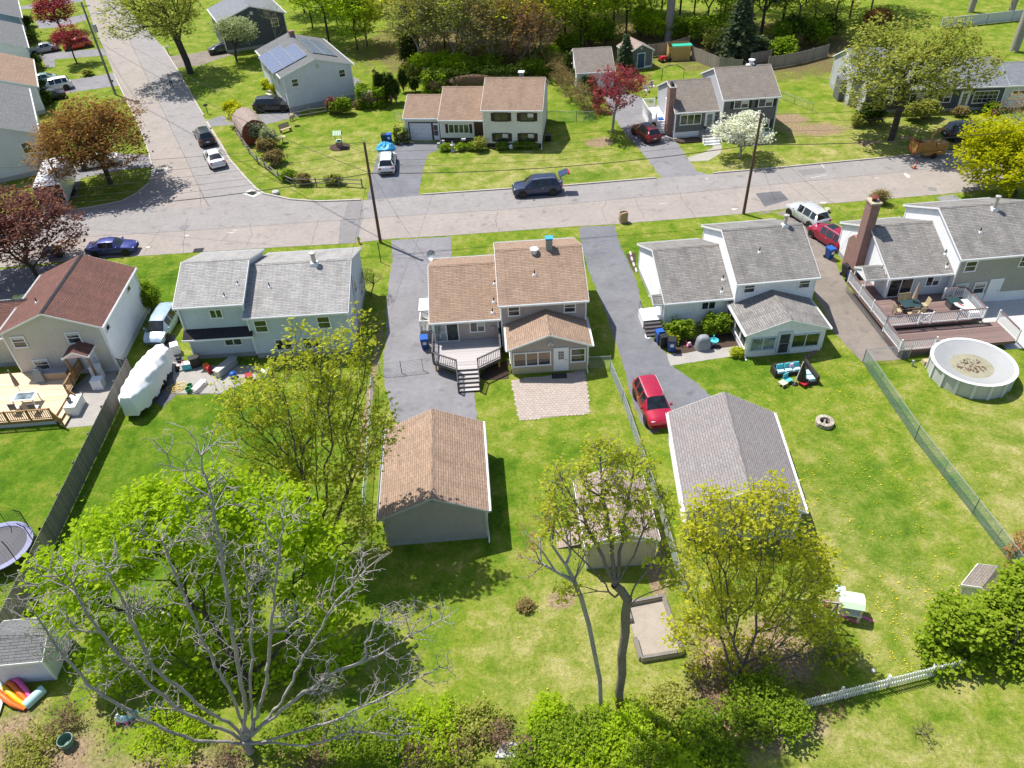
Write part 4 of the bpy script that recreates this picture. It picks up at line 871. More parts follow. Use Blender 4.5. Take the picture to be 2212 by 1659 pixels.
for side, rows, y0_, ny in ((-1, 3, 2.6, 8), (1, 2, 3.2, 8)):
    for r_ in range(rows):
        for k in range(ny):
            if side < 0 and r_ == 0 and k > 5: continue
            d_ = 1.3+r_*1.68; xx = 4.8+side*d_*math.cos(ang)
            o = obj('solar_panel', pn, HI, (xx, y0_+k*1.03, hi.zr-d_*math.sin(ang)+.09)); o.rotation_euler = (0, side*ang, R(90)*0); o.rotation_euler = (Matrix.Rotation(side*ang, 4, 'Y') @ Matrix.Rotation(R(90), 4, 'Z')).to_euler()
            for m_ in pc_: obj('cell_strip', m_, o)
HJ = house('two_storey_house', 'dark navy house with pale grey roof behind the solar house', (-42.3, 129.0), 24)
hj = Block(HJ, 0, 10.5, 0, 10, 4.6, 6.3, 'navy_siding', 'blue_grey_shingle', axis='y', oe=.3, orr=.2)
window(hj, 'near', 8.3, 3.4, .9, 1.1); window(hj, 'near', 2.6, 3.4, .9, 1.1); l, th = hj.loc('near', 5, 5.2, .02); MB().box((-.25, -.04, -.25), (.25, 0, .25)).build('gable_vent', 'galvanised', HJ, loc=l)
HK = house('ranch_house', 'long blue-grey ranch house with bow window behind the large olive tree', (43.3, 91.2), -3)
kl = Block(HK, -.9, 6.5, 2.6, 10.6, 3.7, 5.7, 'light_grey_siding', 'blue_grey_shingle', found=.4)
km = Block(HK, 0, 16.4, 0, 8.6, 2.9, 4.9, 'light_grey_siding', 'blue_grey_shingle', found=.4, walls={'near': 'navy_siding'})
kg = Block(HK, 16.3, 23.6, .6, 7.6, 2.7, 4.3, 'pale_siding', 'blue_grey_shingle', found=.2)
for a in (2.4, 6.0, 9.2): window(km, 'near', a, 1.7, 1.5, 1.1, 'slide')
window(km, 'near', 14.0, 1.6, 2.7, 1.3, 'grid53'); window(kl, 'left', 4.2, 3.4, .7, 1.0); window(km, 'left', 2.5, 1.7, .8, 1.0); door(km, 'near', 11.6, .9, 2.0, .3, lite=(-.25, .28, .4, 1.8, 2, 4))
l, th = kg.loc('near', 3.3, 0, .02); gd = MB().box((-2.4, -.04, 0), (2.4, 0, 2.1)).build('garage_door', 'white_trim', HK, loc=l)
for k in range(6): MB().box((-2.2+k*.75, -.05, 1.65), (-1.65+k*.75, -.041, 1.95)).build('pane', 'window_glass', gd)
MB().box((-1.4, 4.6, 0), (-.7, 6.5, 2.6)).build('bay_bump', 'grey_siding', HK)
# houses along the left of the side street
def street_house(name, label, near, far, ze, rise, half, wm, rm, yaw, wins=()):
    a = P(*near, ze); b = P(*far, ze); H = house(name, label, (a.x, a.y), yaw); ln = (b-a).length
    B = Block(H, -2*half, 0, 0, ln, ze, ze+rise, wm, rm, axis='y', oe=.35, orr=.2, found=.5)
    for f, u_, z_, w_, h_ in wins: window(B, f, u_, z_, w_, h_)
    return H, B
HL1, L1 = street_house('two_storey_house', 'lavender-white house with grey roof at the left edge beside the bronze-leaved tree', (83.75, 286), (62, 190), 4.6, 1.9, 4.6, 'pale_siding', 'slate_shingle', 27.4, [('near', 7.1, 3.2, .85, 1.1), ('near', 3, 3.2, .85, 1.1), ('right', 4, 3.0, 1.2, 1.2), ('right', 10, 3.0, 1.2, 1.2)])
HL2, L2 = street_house('two_storey_house', 'house with light brown roof at the left edge beside the parked white car', (81, 186), (71, 127), 3.6, 1.9, 4.6, 'pale_siding', 'tan_shingle_far', 26.2, [('right', 4, 2.0, 1.2, 1.2), ('right', 9, 2.0, 1.2, 1.2)])
HL3, L3 = street_house('two_storey_house', 'white house with grey roof at the far left beside the covered grey car', (61, 102), (47, 53), 3.4, 1.9, 4.6, 'white_siding', 'slate_shingle', 27.7, [('right', 4, 2.0, 1.2, 1.2)])
HL4, L4 = street_house('two_storey_house', 'teal-sided house with grey roof at the top left corner', (47, 37), (38, 0), 3.9, 1.9, 4.6, 'teal_siding', 'slate_shingle', 27.2, [('right', 4, 2.0, 1.2, 1.2)])
L5 = house('ranch_house', 'partly hidden pale house at the top right corner beyond the fence', (92, 138), -20); Block(L5, 0, 14, 0, 9, 3, 5, 'cream_siding', 'taupe_shingle')
# ---------------------------------------------------------------- outbuildings across the street
GM = house('garage', 'white detached garage with taupe roof beside the red-leaved tree', (10.3, 103.1), 1, 'garage')
gm_ = Block(GM, 0, 5.1, 0, 8.2, 2.7, 4.6, 'white_siding', 'taupe_shingle', found=.2)
l, th = gm_.loc('near', 2.2, 0, .02); gd = MB().box((-1.9, -.04, 0), (1.9, 0, 2.15)).build('garage_door', 'pale_siding', GM, loc=l)
for k in range(4): MB().box((-1.86, -.052, .03+k*.53), (1.86, -.041, .53+k*.53)).build('door_panel', 'white_siding', gd)
NS = house('storage_shed', 'small grey shed with blue door and white trim', (18.5, 111.5), 17, 'shed')
ns = Block(NS, -.15, 3.75, -.15, 3.9, 2.35, 3.35, 'grey_siding', 'pink_shingle', axis='y', oe=.2, orr=.15, found=.3, fmat='white_siding', gut=False)
door(ns, 'near', 1.75, 1.05, 1.9, .15, 'door_blue'); l, th = ns.loc('near', 1.75, 2.75, .02); MB().tube([(0, 0, 0), (0, -.04, 0)], .17, 12).build('gable_vent', 'cream_plastic', NS, loc=l)
RB = house('barn_shed', 'red-brown barn-shaped shed with curved pink-brown roof', (-29.0, 91.6), 27, 'shed')
prof = [(-1.5, 1.5), (-1.42, 1.9), (-1.15, 2.4), (-.65, 2.8), (0, 3.0), (.65, 2.8), (1.15, 2.4), (1.42, 1.9), (1.5, 1.5)]
mb = MB()
for (xa, za), (xb, zb) in zip(prof[:-1], prof[1:]): mb.extr([(xa*1.07, -.1, za), (xb*1.07, -.1, zb), (xb*1.0, -.1, zb-.06), (xa*1.0, -.1, za-.06)], (0, 5.0, 0))
mb.build('roof', 'pink_shingle', RB)
for yy in (0, 4.75): MB().extr([(-1.42, yy, .1), (1.42, yy, .1)]+[(x*.97, yy, z-.05) for x, z in prof[::-1]], (0, .05, 0)).build('end_wall', 'barn_red', RB)
for xx in (-1.45, 1.4): MB().box((xx, .05, .1), (xx+.05, 4.75, 1.6)).build('side_wall', 'barn_red', RB)
dr = MB().box((1.46, 1.6, .15), (1.5, 3.2, 1.55)).build('double_door', 'barn_red', RB); MB().box((1.51, 1.55, 1.5), (1.53, 3.25, 1.58)).build('door_trim', 'white_trim', dr)
MB().extr([(1.5, 1.7, .12), (1.5, 3.1, .12), (2.6, 3.1, .0), (2.6, 1.7, .0)], (0, 0, .05)).build('entry_ramp', 'new_wood', RB)
MB().tube([(0, -.06, 2.35), (0, 0, 2.35)], .16, 10).build('gable_vent', 'sling', RB)
# enclosure with green tarp
EN = thing('trash_enclosure', 'yellow board enclosure with green tarp over it by the back fence', 'enclosure', (24.6, 114.6, 0), 0)
for (a, b) in (((0, 0), (3.1, 0)), ((3.1, 0), (3.3, 2.4)), ((3.3, 2.4), (.2, 2.4)), ((.2, 2.4), (0, 0))):
    a, b = Vector((*a, 0)), Vector((*b, 0)); n = int((b-a).length/.16)
    for k in range(n):
        p, q = a.lerp(b, k/n), a.lerp(b, (k+.94)/n); MB().extr([p, q, q+Vector((0, 0, 1.9)), p+Vector((0, 0, 1.9))], (0, .03, 0)).build('board', 'new_wood', EN)
MB().box((.6, .3, 1.86), (3.4, 1.5, 1.93)).build('tarp', 'tarp_green', EN)
# bottom-left shed, kid shed at right
SB = house('storage_shed', 'grey shed with dark slate roof and lavender wall at the bottom left', P(-40, 1440, 2.0)[:2], 3, 'shed')
Block(SB, 0, 2.9, 0, 2.6, 2.0, 2.55, 'pale_siding', 'slate_shingle', oe=.15, orr=.12, found=.1, gut=False)
KS = house('storage_shed', 'small white playhouse shed with grey roof half hidden by green shrubs at the right', P(2062, 1290)[:2], -50, 'shed')
Block(KS, 0, 1.7, 0, 1.9, 1.15, 1.75, 'white_siding', 'taupe_shingle', axis='y', oe=.12, orr=.1, found=.1, gut=False)

# ---------------------------------------------------------------- fences
def picket_fence(name, label, pts, h_, m, bw=.1, gap=.02, th=.025, px=True, pst=2.4, rails=(.35, 1.5), cat='fence', top=None, group=None, missing=0, side=1):
    W_ = [P(*p) for p in pts] if px else [Vector((*p, 0)) for p in pts]
    t_ = thing(name, label, cat, W_[0], 0, group); o0 = W_[0]
    bm_ = MB().box((-bw/2, -th/2, .04), (bw/2, th/2, h_-.04)); 
    if top: bm_.extr([(-bw/2, -th/2, h_-.04), (bw/2, -th/2, h_-.04), (0, -th/2, h_+.05)], (0, th, 0))
    me = bm_.mesh('picket', m)
    for a, b in zip(W_[:-1], W_[1:]):
        d = b-a; L_ = d.length; an = math.atan2(d.y, d.x); n_ = Vector((-math.sin(an), math.cos(an), 0))*side; n = int(L_/(bw+gap))
        for k in range(n):
            if rng.random() < missing: continue
            p = a.lerp(b, (k+.5)/n)-o0; o = obj('picket', me, t_, p+Vector((0, 0, rng.uniform(-.02, .02))), an); o.rotation_euler.y = rng.uniform(-.012, .012)
        for z in rails: MB().bar(a-o0+n_*.05+Vector((0, 0, z)), b-o0+n_*.05+Vector((0, 0, z)), .04, .09).build('rail', m, t_)
        for k in range(int(L_/pst)+1):
            p = a.lerp(b, k/max(1, int(L_/pst)))-o0+n_*.11; MB().box((p.x-.05, p.y-.05, 0), (p.x+.05, p.y+.05, h_)).build('post', m, t_)
    return t_
fa = P(232.5, 937); fc = P(150, 1112); fd = (fc-fa).normalized()
picket_fence('board_fence', 'tall weathered board fence between the left lawns', [tuple((fa-fd*6.4)[:2]), tuple((fa+fd*10)[:2])], 1.8, 'grey_fence', .135, .012, px=False, missing=.01, side=-1)
picket_fence('board_fence', 'tall board fence running past the trampoline at the lower left', [tuple((fa+fd*10)[:2]), tuple((fa+fd*19)[:2])], 1.8, 'fence_wood', .135, .012, px=False, side=-1)
picket_fence('picket_gate', 'short dark picket gate beside the beige house', [tuple((fa-fd*6.4)[:2]), (-29.6, 47.4)], 1.5, 'grey_fence', .1, .05, px=False)
picket_fence('board_fence', 'weathered board fence behind the blue-doored shed', [(1400, 124), (1440, 119), (1488, 105)], 1.8, 'fence_wood', .14, .01)
picket_fence('board_fence', 'pale board fence slanting behind the dark grey house', [(1493, 128), (1552, 152), (1600, 158)], 1.8, 'fence_wood', .14, .01)
picket_fence('board_fence', 'grey board fence along the woods right of the dark grey house', [(1659, 150), (1720, 140), (1787, 122)], 1.7, 'fence_wood', .14, .01)
picket_fence('board_fence', 'short board fence by the evergreens right of the grey roof', [(1620, 140), (1665, 132)], 1.6, 'fence_wood', .14, .01)
t_ = picket_fence('picket_fence', 'white picket fence at the bottom right', [(1715, 1537), (2012, 1462), (2075, 1448)], .95, 'white_trim', .07, .07, .02, pst=2.3, rails=(.28, .72), top=True)
picket_fence('picket_fence', 'pale fence across the lawn at the top right corner', [(2240, 40), (2130, 52), (2030, 62)], 1.6, 'pale_siding', .2, .0, pst=3)
def split_rail(label, pts, hs=(.4, .85), m='old_wood'):
    W_ = [P(*p) for p in pts]; t_ = thing('split_rail_fence', label, 'fence', W_[0]); o0 = W_[0]
    for p in W_: MB().tube([p-o0, p-o0+Vector((0, 0, 1.05))], .075, 6).build('post', m, t_)
    for a, b in zip(W_[:-1], W_[1:]):
        for h_ in hs: MB().tube([a-o0+Vector((0, 0, h_+rng.uniform(-.04, .04))), (a+b)/2-o0+Vector((0, 0, h_-.02)), b-o0+Vector((0, 0, h_+rng.uniform(-.04, .04)))], [.05, .06, .05], 6).build('rail', m, t_)
split_rail('split-rail fence curving round the corner lawn', [(512, 292), (525, 312), (540, 333), (558, 355), (574, 365), (603, 389), (638, 404), (684, 403), (733, 402), (783, 405)])
split_rail('split-rail fence along the base of the solar house', [(628, 262), (632, 259), (672, 251), (712, 245), (745, 239), (787, 229)])
def chain_fence(label, pts, h_=1.1, m='galvanised', pst=2.6, mesh=.14, r=.006, mm=None):
    W_ = [P(*p) for p in pts]; t_ = thing('chain_link_fence', label, 'fence', W_[0]); o0 = W_[0]; mb = MB()
    for a, b in zip(W_[:-1], W_[1:]):
        L_ = (b-a).length; n = max(1, round(L_/pst)); d = (b-a)/L_
        for k in range(n+1):
            p = a.lerp(b, k/n)-o0; MB().tube([p, p+Vector((0, 0, h_+.05))], .028, 6).build('post', m, t_)
        MB().tube([a-o0+Vector((0, 0, h_)), b-o0+Vector((0, 0, h_))], .022, 6).build('top_rail', m, t_)
        for sgn in (1, -1):
            k = -h_
            while k < L_:
                t0 = max(0, -k/h_); t1 = min(1, (L_-k)/h_)
                if t1 > t0:
                    za, zb = (0, h_) if sgn > 0 else (h_, 0)
                    p = a+d*(k+h_*t0)-o0; q = a+d*(k+h_*t1)-o0; p.z = .04+(za+(zb-za)*t0)*.95; q.z = .04+(za+(zb-za)*t1)*.95; mb.tube([p, q], r, 3, cap=False)
                k += mesh
    o = mb.build('wire_mesh', mm or m, t_); o['kind'] = 'stuff'; return t_
chain_fence('green chain-link fence between the dandelion lawn and the pool lawn', [(1863, 783), (1975, 950), (2100, 1110), (2200, 1240)], 1.25, mm='mesh_green', mesh=.12, r=.009)
chain_fence('chain-link fence and gate below the brown deck', [(1863, 783), (1962, 775)], 1.2, mesh=.2)
chain_fence('chain-link fence between the middle lawn and the grey-roofed garage', [(1318, 805), (1345, 870), (1383, 985), (1425, 1110), (1460, 1230), (1480, 1290)], 1.1, mesh=.14, r=.008)
chain_fence('short chain-link fence and gate beside the sunroom', [(1267, 797), (1318, 795)], 1.1, mesh=.2)
chain_fence('grey pipe driveway gate left of the deck', [(822, 810), (868, 806), (914, 800)], 1.1, mesh=.4)
chain_fence('chain-link fence hidden in the budding tree left of the garage', [(806, 830), (800, 950), (790, 1080), (786, 1200)], 1.1, mesh=.2)
chain_fence('chain-link fence and gate right of the cream house', [(1182, 262), (1245, 262), (1283, 262)], 1.2, mm='mesh_green', mesh=.3, r=.01)
chain_fence('chain-link fence beside the left end of the cream house', [(853, 262), (868, 264)], 1.2, mesh=.3, r=.01)
chain_fence('sagging wire fence over the bare soil by the ranch house', [(1685, 213), (1715, 225), (1755, 240)], .9, mesh=.4, r=.008)

# ---------------------------------------------------------------- utility poles and wires
def upole(label, b, h_, lean, r=.15, m='pole_wood'):
    p = P(*b); t_ = thing('utility_pole', label, 'pole', p); tp = Vector((lean[0], lean[1], h_))
    MB().tube([(0, 0, 0), tp*.5, tp], [r, r*.85, r*.68], 10).build('shaft', m, t_, smooth=50); return t_, p+tp
u1, top1 = upole('brown wooden utility pole beside the middle driveway', (822, 524), 9.9, (.05, -.2))
u2, top2 = upole('red-brown wooden utility pole beside the white house lawn', (1606, 462), 9.8, (.1, -.1))
u3, top3 = upole('tall grey utility pole on the side street verge', (250, 205), 12.0, (-.3, .3), .17, 'old_wood')
u4, top4 = upole('slender leaning pole beside the white box trailer', (153, 440), 6.5, (-.6, .2), .09, 'old_wood')
for t_, h_ in ((u1, 9.9), (u2, 9.8)):
    MB().tube([(0, 0, h_-.2), (0, 0, h_+.25)], .05, 8).build('insulator', 'white_plastic', t_)
    MB().box((-.12, -.12, h_-3.1), (.12, .12, h_-2.9)).build('bracket', 'galvanised', t_)
MB().cyl(.42, 0, 8.3, 9.3, .27, 12).build('transformer', 'galvanised', u3, smooth=40); MB().bar((-.9, .2, 11.6), (.9, -.2, 11.6), .1).build('cross_arm', 'old_wood', u3); MB().bar((-.7, .2, 7.6), (.7, -.2, 7.6), .08).build('cross_arm', 'old_wood', u3)
sl3 = MB().tube([(0, 0, 10.2), (.9, -.2, 10.7), (1.6, -.3, 10.7)], .04, 6).build('lamp_arm', 'galvanised', u3); MB().box((1.5, -.45, 10.6), (2.2, -.15, 10.78), top=.05).build('lamp_head', 'white_plastic', sl3)
MB().tube([(0, 0, 6.4), (1.6, .4, 6.4)], .03, 6).build('side_arm', 'galvanised', u1) if False else None
def wire(label, a, b, sag, r=.012, n=18, grp='overhead street wires'):
    a, b = Vector(a), Vector(b); pts = []
    for k in range(n+1):
        t_ = k/n; p = a.lerp(b, t_); p.z -= sag*4*t_*(1-t_); pts.append(p)
    return tag(MB().tube(pts, r, 4).build('overhead_wire', 'wire'), label, 'wire', grp)
b1 = P(822, 524); b2 = P(1606, 462); dirx = (b2-b1); rt_end = b2+dirx*1.0; lf_end = b1-dirx*.9+Vector((0, -1, 0))
for i, (z1, dy, sag, r, nm) in enumerate(((9.7, 0, .5, .012, 'highest thin wire'), (8.9, .12, .55, .011, 'second thin wire'), (8.2, -.12, .6, .011, 'third thin wire'), (7.55, .15, .7, .012, 'fourth wire'), (6.9, .1, .75, .035, 'thick black cable'))):
    o = Vector((0, dy, z1)); wire(f'{nm} strung between the two roadside poles', b1+o, b2+o, sag, r)
    wire(f'{nm} running right from the red-brown pole', b2+o, rt_end+o, sag, r); wire(f'{nm} running left from the brown pole over the road', b1+o, lf_end+o*.9, sag*.8, r)
b3 = P(250, 205)
wire('upper wire from the brown pole to the side street pole', b1+Vector((0, 0, 8.8)), b3+Vector((0, 0, 9.5)), .9, .014); wire('lower cable from the brown pole to the side street pole', b1+Vector((0, 0, 7)), b3+Vector((0, 0, 7.3)), 1.1, .028)
for z in (11.5, 10.8, 7.5): wire(f'wire at {"top" if z > 11 else "middle" if z > 9 else "low"} height leaving the side street pole uphill', b3+Vector((0, 0, z)), b3+Vector((-26, 48, z)), 1, .014)
wire('pale service wire from the brown pole to the middle house', b1+Vector((0, 0, 7.6)), HC.matrix_basis @ Vector((.1, 6.5, 3.9)), .35, .011)
wire('pale guy wire running left from the brown pole top', b1+Vector((0, 0, 9.8)), P(-60, 365, 5), .3, .016); wire('service wire from the red-brown pole to the grey house', b2+Vector((0, 0, 8)), HE.matrix_basis @ Vector((.1, 7, 4.2)), .4, .012)
wire('service wire from the brown pole to the pale blue house', b1+Vector((0, 0, 7.4)), HB.matrix_basis @ Vector((12.55, 4.0, 5.3)), .35, .011); wire('service wire from the red-brown pole to the dark grey house', b2+Vector((0, 0, 7.8)), HH.matrix_basis @ Vector((7, -1.0, 4.6)), .4, .011)
wire('service wire from the brown pole to the cream house', b1+Vector((0, 0, 7.8)), HF.matrix_basis @ Vector((4.35, .3, 3.0)), .4, .011)
# ---------------------------------------------------------------- trees
leafmat('leaf_lime', [(0, (.26, .38, .012)), (.5, (.45, .60, .028)), (1, (.64, .74, .08))], .58)
leafmat('leaf_bud', [(0, (.30, .36, .02)), (.5, (.52, .56, .05)), (1, (.72, .70, .15))], .58)
leafmat('leaf_yellow', [(0, (.38, .41, .025)), (.5, (.60, .60, .05)), (1, (.76, .72, .15))], .58)
leafmat('leaf_chart', [(0, (.33, .37, .008)), (.5, (.52, .52, .014)), (1, (.66, .63, .03))], .5)
leafmat('leaf_green', [(0, (.10, .19, .012)), (.5, (.24, .36, .025)), (1, (.44, .52, .08))], .48)
leafmat('leaf_ever', [(0, (.11, .20, .012)), (.5, (.27, .38, .025)), (1, (.46, .54, .08))], .45)
leafmat('leaf_pine', [(0, (.05, .085, .045)), (.5, (.12, .165, .085)), (1, (.25, .28, .15))], .25)
leafmat('leaf_dark', [(0, (.028, .06, .010)), (.5, (.07, .115, .022)), (1, (.15, .195, .04))], .25)
leafmat('leaf_bronze', [(0, (.20, .09, .035)), (.5, (.36, .19, .08)), (1, (.48, .34, .11))], .4)
leafmat('leaf_maroon', [(0, (.15, .05, .055)), (.5, (.27, .115, .11)), (1, (.42, .24, .20))], .4)
leafmat('leaf_red', [(0, (.19, .022, .045)), (.5, (.36, .06, .085)), (1, (.50, .15, .16))], .4)
leafmat('leaf_white', [(0, (.70, .72, .58)), (.5, (.84, .84, .76)), (1, (.88, .88, .84))], .3)
leafmat('leaf_olive', [(0, (.24, .27, .045)), (.5, (.40, .42, .09)), (1, (.56, .55, .18))], .45)
leafmat('leaf_brown', [(0, (.20, .15, .06)), (.5, (.32, .25, .10)), (1, (.43, .36, .16))], .3)
leafmat('leaf_pale', [(0, (.24, .28, .14)), (.5, (.42, .47, .27)), (1, (.60, .62, .44))], .3)
leafmat('leaf_rust', [(0, (.24, .115, .045)), (.5, (.38, .20, .09)), (1, (.47, .31, .12))], .35)
leafmat('grass_tuft', [(0, (.06, .12, .006)), (.5, (.11, .18, .012)), (1, (.20, .23, .035))], .3)
leafmat('dandelion_yellow', [(0, (.65, .50, .01)), (1, (.80, .68, .02))], 0.)
leafmat('dry_leaf', [(0, (.12, .07, .04)), (.5, (.22, .14, .09)), (1, (.36, .26, .18))], .1)
def np_mesh(name, v, f, m, attr=None, smooth=False):
    """v (n,3), f (k,4) or (k,3)"""
    me = bpy.data.meshes.new(name); k = f.shape[1]
    me.vertices.add(len(v)); me.vertices.foreach_set('co', np.ascontiguousarray(v, dtype=np.float32).ravel())
    me.loops.add(f.size); me.loops.foreach_set('vertex_index', np.ascontiguousarray(f, dtype=np.int32).ravel())
    me.polygons.add(len(f)); me.polygons.foreach_set('loop_start', np.arange(0, f.size, k, dtype=np.int32))
    if attr is not None: a = me.attributes.new('tint', 'FLOAT', 'POINT'); a.data.foreach_set('value', np.ascontiguousarray(attr, dtype=np.float32))
    if smooth: me.polygons.foreach_set('use_smooth', np.ones(len(f), dtype=bool))
    me.materials.append(MATS[m]); me.update(calc_edges=True); return me
def skel(trunk, blobs, n, seed, alpha=.35, step=.6, shell=.5, jit=.12, R0=.22, tip=.008, down=.6, pw=1.75, limbs=()):
    """trunk: list of xyz; blobs: list of (cx,cy,cz,rx,ry,rz,weight); grows limbs to points spread through the blobs"""
    r = np.random.default_rng(seed); T = []
    wts = np.array([b[6] if len(b) > 6 else b[3]*b[4]*b[5] for b in blobs], float); wts /= wts.sum()
    for b, w_ in zip(blobs, wts):
        k = max(1, int(round(n*w_))); d = r.normal(size=(k, 3)); d /= np.linalg.norm(d, axis=1)[:, None]
        rad = r.random(k)**(1/3)*(1-shell)+shell*(.75+.25*r.random(k)) if shell < 1 else np.ones(k)
        T.append(np.array(b[:3])+d*rad[:, None]*np.array(b[3:6]))
    T = np.concatenate(T); T = T[T[:, 2] > .3]
    cap = len(trunk)+int(len(T)*12)+50+sum(len(l_)*6 for l_ in limbs); pos = np.zeros((cap, 3)); par = np.full(cap, -1); plen = np.zeros(cap); drn = np.zeros((cap, 3)); m = 0
    for p in trunk:
        p = np.array(p, float)
        pos[m] = p; par[m] = m-1
        if m: d = p-pos[m-1]; plen[m] = plen[m-1]+np.linalg.norm(d); drn[m] = d/(np.linalg.norm(d)+1e-9)
        else: drn[m] = (0, 0, 1)
        m += 1
    nt_ = m
    for lm in limbs:
        lm = [np.array(q_, float) for q_ in lm]; pr = int(np.argmin(np.linalg.norm(pos[:m]-lm[0], axis=1))); pv = pos[pr].copy()
        for q_ in lm[1:] if np.linalg.norm(lm[0]-pv) < .3 else lm:
            k = max(1, int(np.linalg.norm(q_-pv)/.45))
            for i in range(1, k+1):
                p = pv*(1-i/k)+q_*i/k+(r.normal(size=3)*.035 if i < k else 0); d = p-pos[pr]; l_ = np.linalg.norm(d)+1e-9
                pos[m] = p; par[m] = pr; plen[m] = plen[pr]+l_*.45; drn[m] = d/l_; pr = m; m += 1
            pv = q_
    start = max(1, int(len(trunk)*.35)) if not limbs else nt_; c0 = pos[nt_-1]; T = T[np.argsort(np.linalg.norm(T-c0, axis=1)+r.random(len(T))*2)]
    for t_ in T:
        q = t_-pos[start:m]; d = np.linalg.norm(q, axis=1)+1e-6
        cosn = (q*drn[start:m]).sum(1)/d
        cost = d*(1+.55*(1-cosn))+alpha*plen[start:m]+down*np.maximum(0, -q[:, 2])
        j = int(np.argmin(cost))+start; D = d[j-start]; k = max(1, min(10, int(D/step))); p0 = pos[j].copy(); d0 = drn[j]; pr = j
        for i in range(1, k+1):
            s_ = i/k; p = p0*(1-s_)+t_*s_ + d0*D*.22*s_*(1-s_)*1.6
            if i < k: p = p+r.normal(size=3)*jit*D/k*1.4
            if m >= cap: break
            pos[m] = p; par[m] = pr; dd_ = p-pos[pr]; l_ = np.linalg.norm(dd_)+1e-9; plen[m] = plen[pr]+l_; drn[m] = dd_/l_; pr = m; m += 1
    pos, par = pos[:m], par[:m]; w_ = np.full(m, 1e-9); kids = np.zeros(m, int)
    for i in range(m-1, 0, -1):
        if kids[i] == 0: w_[i] = 1.
        w_[par[i]] += w_[i]; kids[par[i]] += 1
    rad = tip+(R0-tip)*(w_/w_[0])**(1/pw); rad[w_ <= 1.01] = tip
    return pos, par, rad, w_
def add_twigs(sk, k, ln, seed, tip, wmax=12):
    """short crooked side twigs on the thin limbs"""
    pos, par, rad, w_ = sk; r = np.random.default_rng(seed); i = np.where((w_ <= wmax) & (par >= 0))[0]; i = np.repeat(i, k); d = pos[i]-pos[par[i]]; d /= np.linalg.norm(d, axis=1)[:, None]+1e-9
    P_, Q_, A_ = [pos], [par], [rad]; cur = pos[i]; pi = i; base = len(pos); dv = d*.6+r.normal(size=d.shape)*.7; dv /= np.linalg.norm(dv, axis=1)[:, None]
    for s_ in range(3):
        cur = cur+dv*ln*(.5+r.random((len(cur), 1)))*(1-.2*s_); P_.append(cur); Q_.append(pi); A_.append(np.full(len(cur), tip*(1-.18*s_))); pi = base+np.arange(len(cur)); base += len(cur); dv = dv+r.normal(size=dv.shape)*.55; dv /= np.linalg.norm(dv, axis=1)[:, None]
    return np.concatenate(P_), np.concatenate(Q_), np.concatenate(A_), np.concatenate([w_, np.ones(base-len(w_))])
def limb_mesh(name, sk, m, thin=.03):
    pos, par, rad, kids = sk; i = np.arange(1, len(pos)); a, b = pos[par[i]], pos[i]; ra = np.minimum(rad[par[i]], rad[i]*1.5); rb = rad[i]
    vs, fs, off = [], [], 0
    for lo, hi, n in ((0, thin, 3), (thin, .09, 5), (.09, 9, 8)):
        s_ = (rb >= lo) & (rb < hi)
        if not s_.any(): continue
        A, B, RA, RB = a[s_], b[s_], ra[s_], rb[s_]; d = B-A; l_ = np.linalg.norm(d, axis=1)[:, None]+1e-9; d = d/l_; B = B+d*RB[:, None]*.5
        x = np.cross(d, np.where(np.abs(d[:, 2:3]) < .9, [[0, 0, 1.]], [[1., 0, 0]])); x /= np.linalg.norm(x, axis=1)[:, None]; y = np.cross(d, x)
        an = np.arange(n)*2*np.pi/n; cs, sn = np.cos(an), np.sin(an); ring = x[:, None, :]*cs[None, :, None]+y[:, None, :]*sn[None, :, None]
        v = np.concatenate([A[:, None, :]+ring*RA[:, None, None], B[:, None, :]+ring*RB[:, None, None]], axis=1); k = len(A)
        f = np.array([[q, (q+1) % n, n+(q+1) % n, n+q] for q in range(n)])
        fs.append((f[None]+(np.arange(k)*2*n)[:, None, None]+off).reshape(-1, 4)); vs.append(v.reshape(-1, 3)); off += k*2*n
    return np_mesh(name, np.concatenate(vs), np.concatenate(fs), m, smooth=True)
def leaves(name, cen, size, m, seed, per=6, spread=.25, flat=.5, asp=1.5, var=.45, up=1.1):
    """per leaves around each centre, as small bent quads"""
    r = np.random.default_rng(seed); k = len(cen); c = np.repeat(cen, per, axis=0); n = len(c)
    c = c+r.normal(size=(n, 3))*spread*np.array([1, 1, .75]); clump = np.repeat(r.random(k), per)
    nv = r.normal(size=(n, 3)); nv[:, 2] = np.abs(nv[:, 2])+flat+up; nv[:, 0] -= .45; nv[:, 1] += .3; nv /= np.linalg.norm(nv, axis=1)[:, None]
    u = np.cross(nv, r.normal(size=(n, 3))); u /= np.linalg.norm(u, axis=1)[:, None]+1e-9; w_ = np.cross(nv, u)
    s_ = size*(1+var*r.normal(size=n)).clip(.4, 2)[:, None]
    p0 = c-u*s_*.5*asp; p2 = c+u*s_*.5*asp; p1 = c+w_*s_*.5+nv*s_*.15; p3 = c-w_*s_*.5+nv*s_*.15
    v = np.stack([p0, p3, p2, p1], axis=1).reshape(-1, 3); v[:, 2] = np.maximum(v[:, 2], .02); f = np.arange(n*4).reshape(-1, 4)
    t_ = (.5*clump+.5*r.random(n)).clip(0, 1); return np_mesh(name, v, f, m, np.repeat(t_, 4))
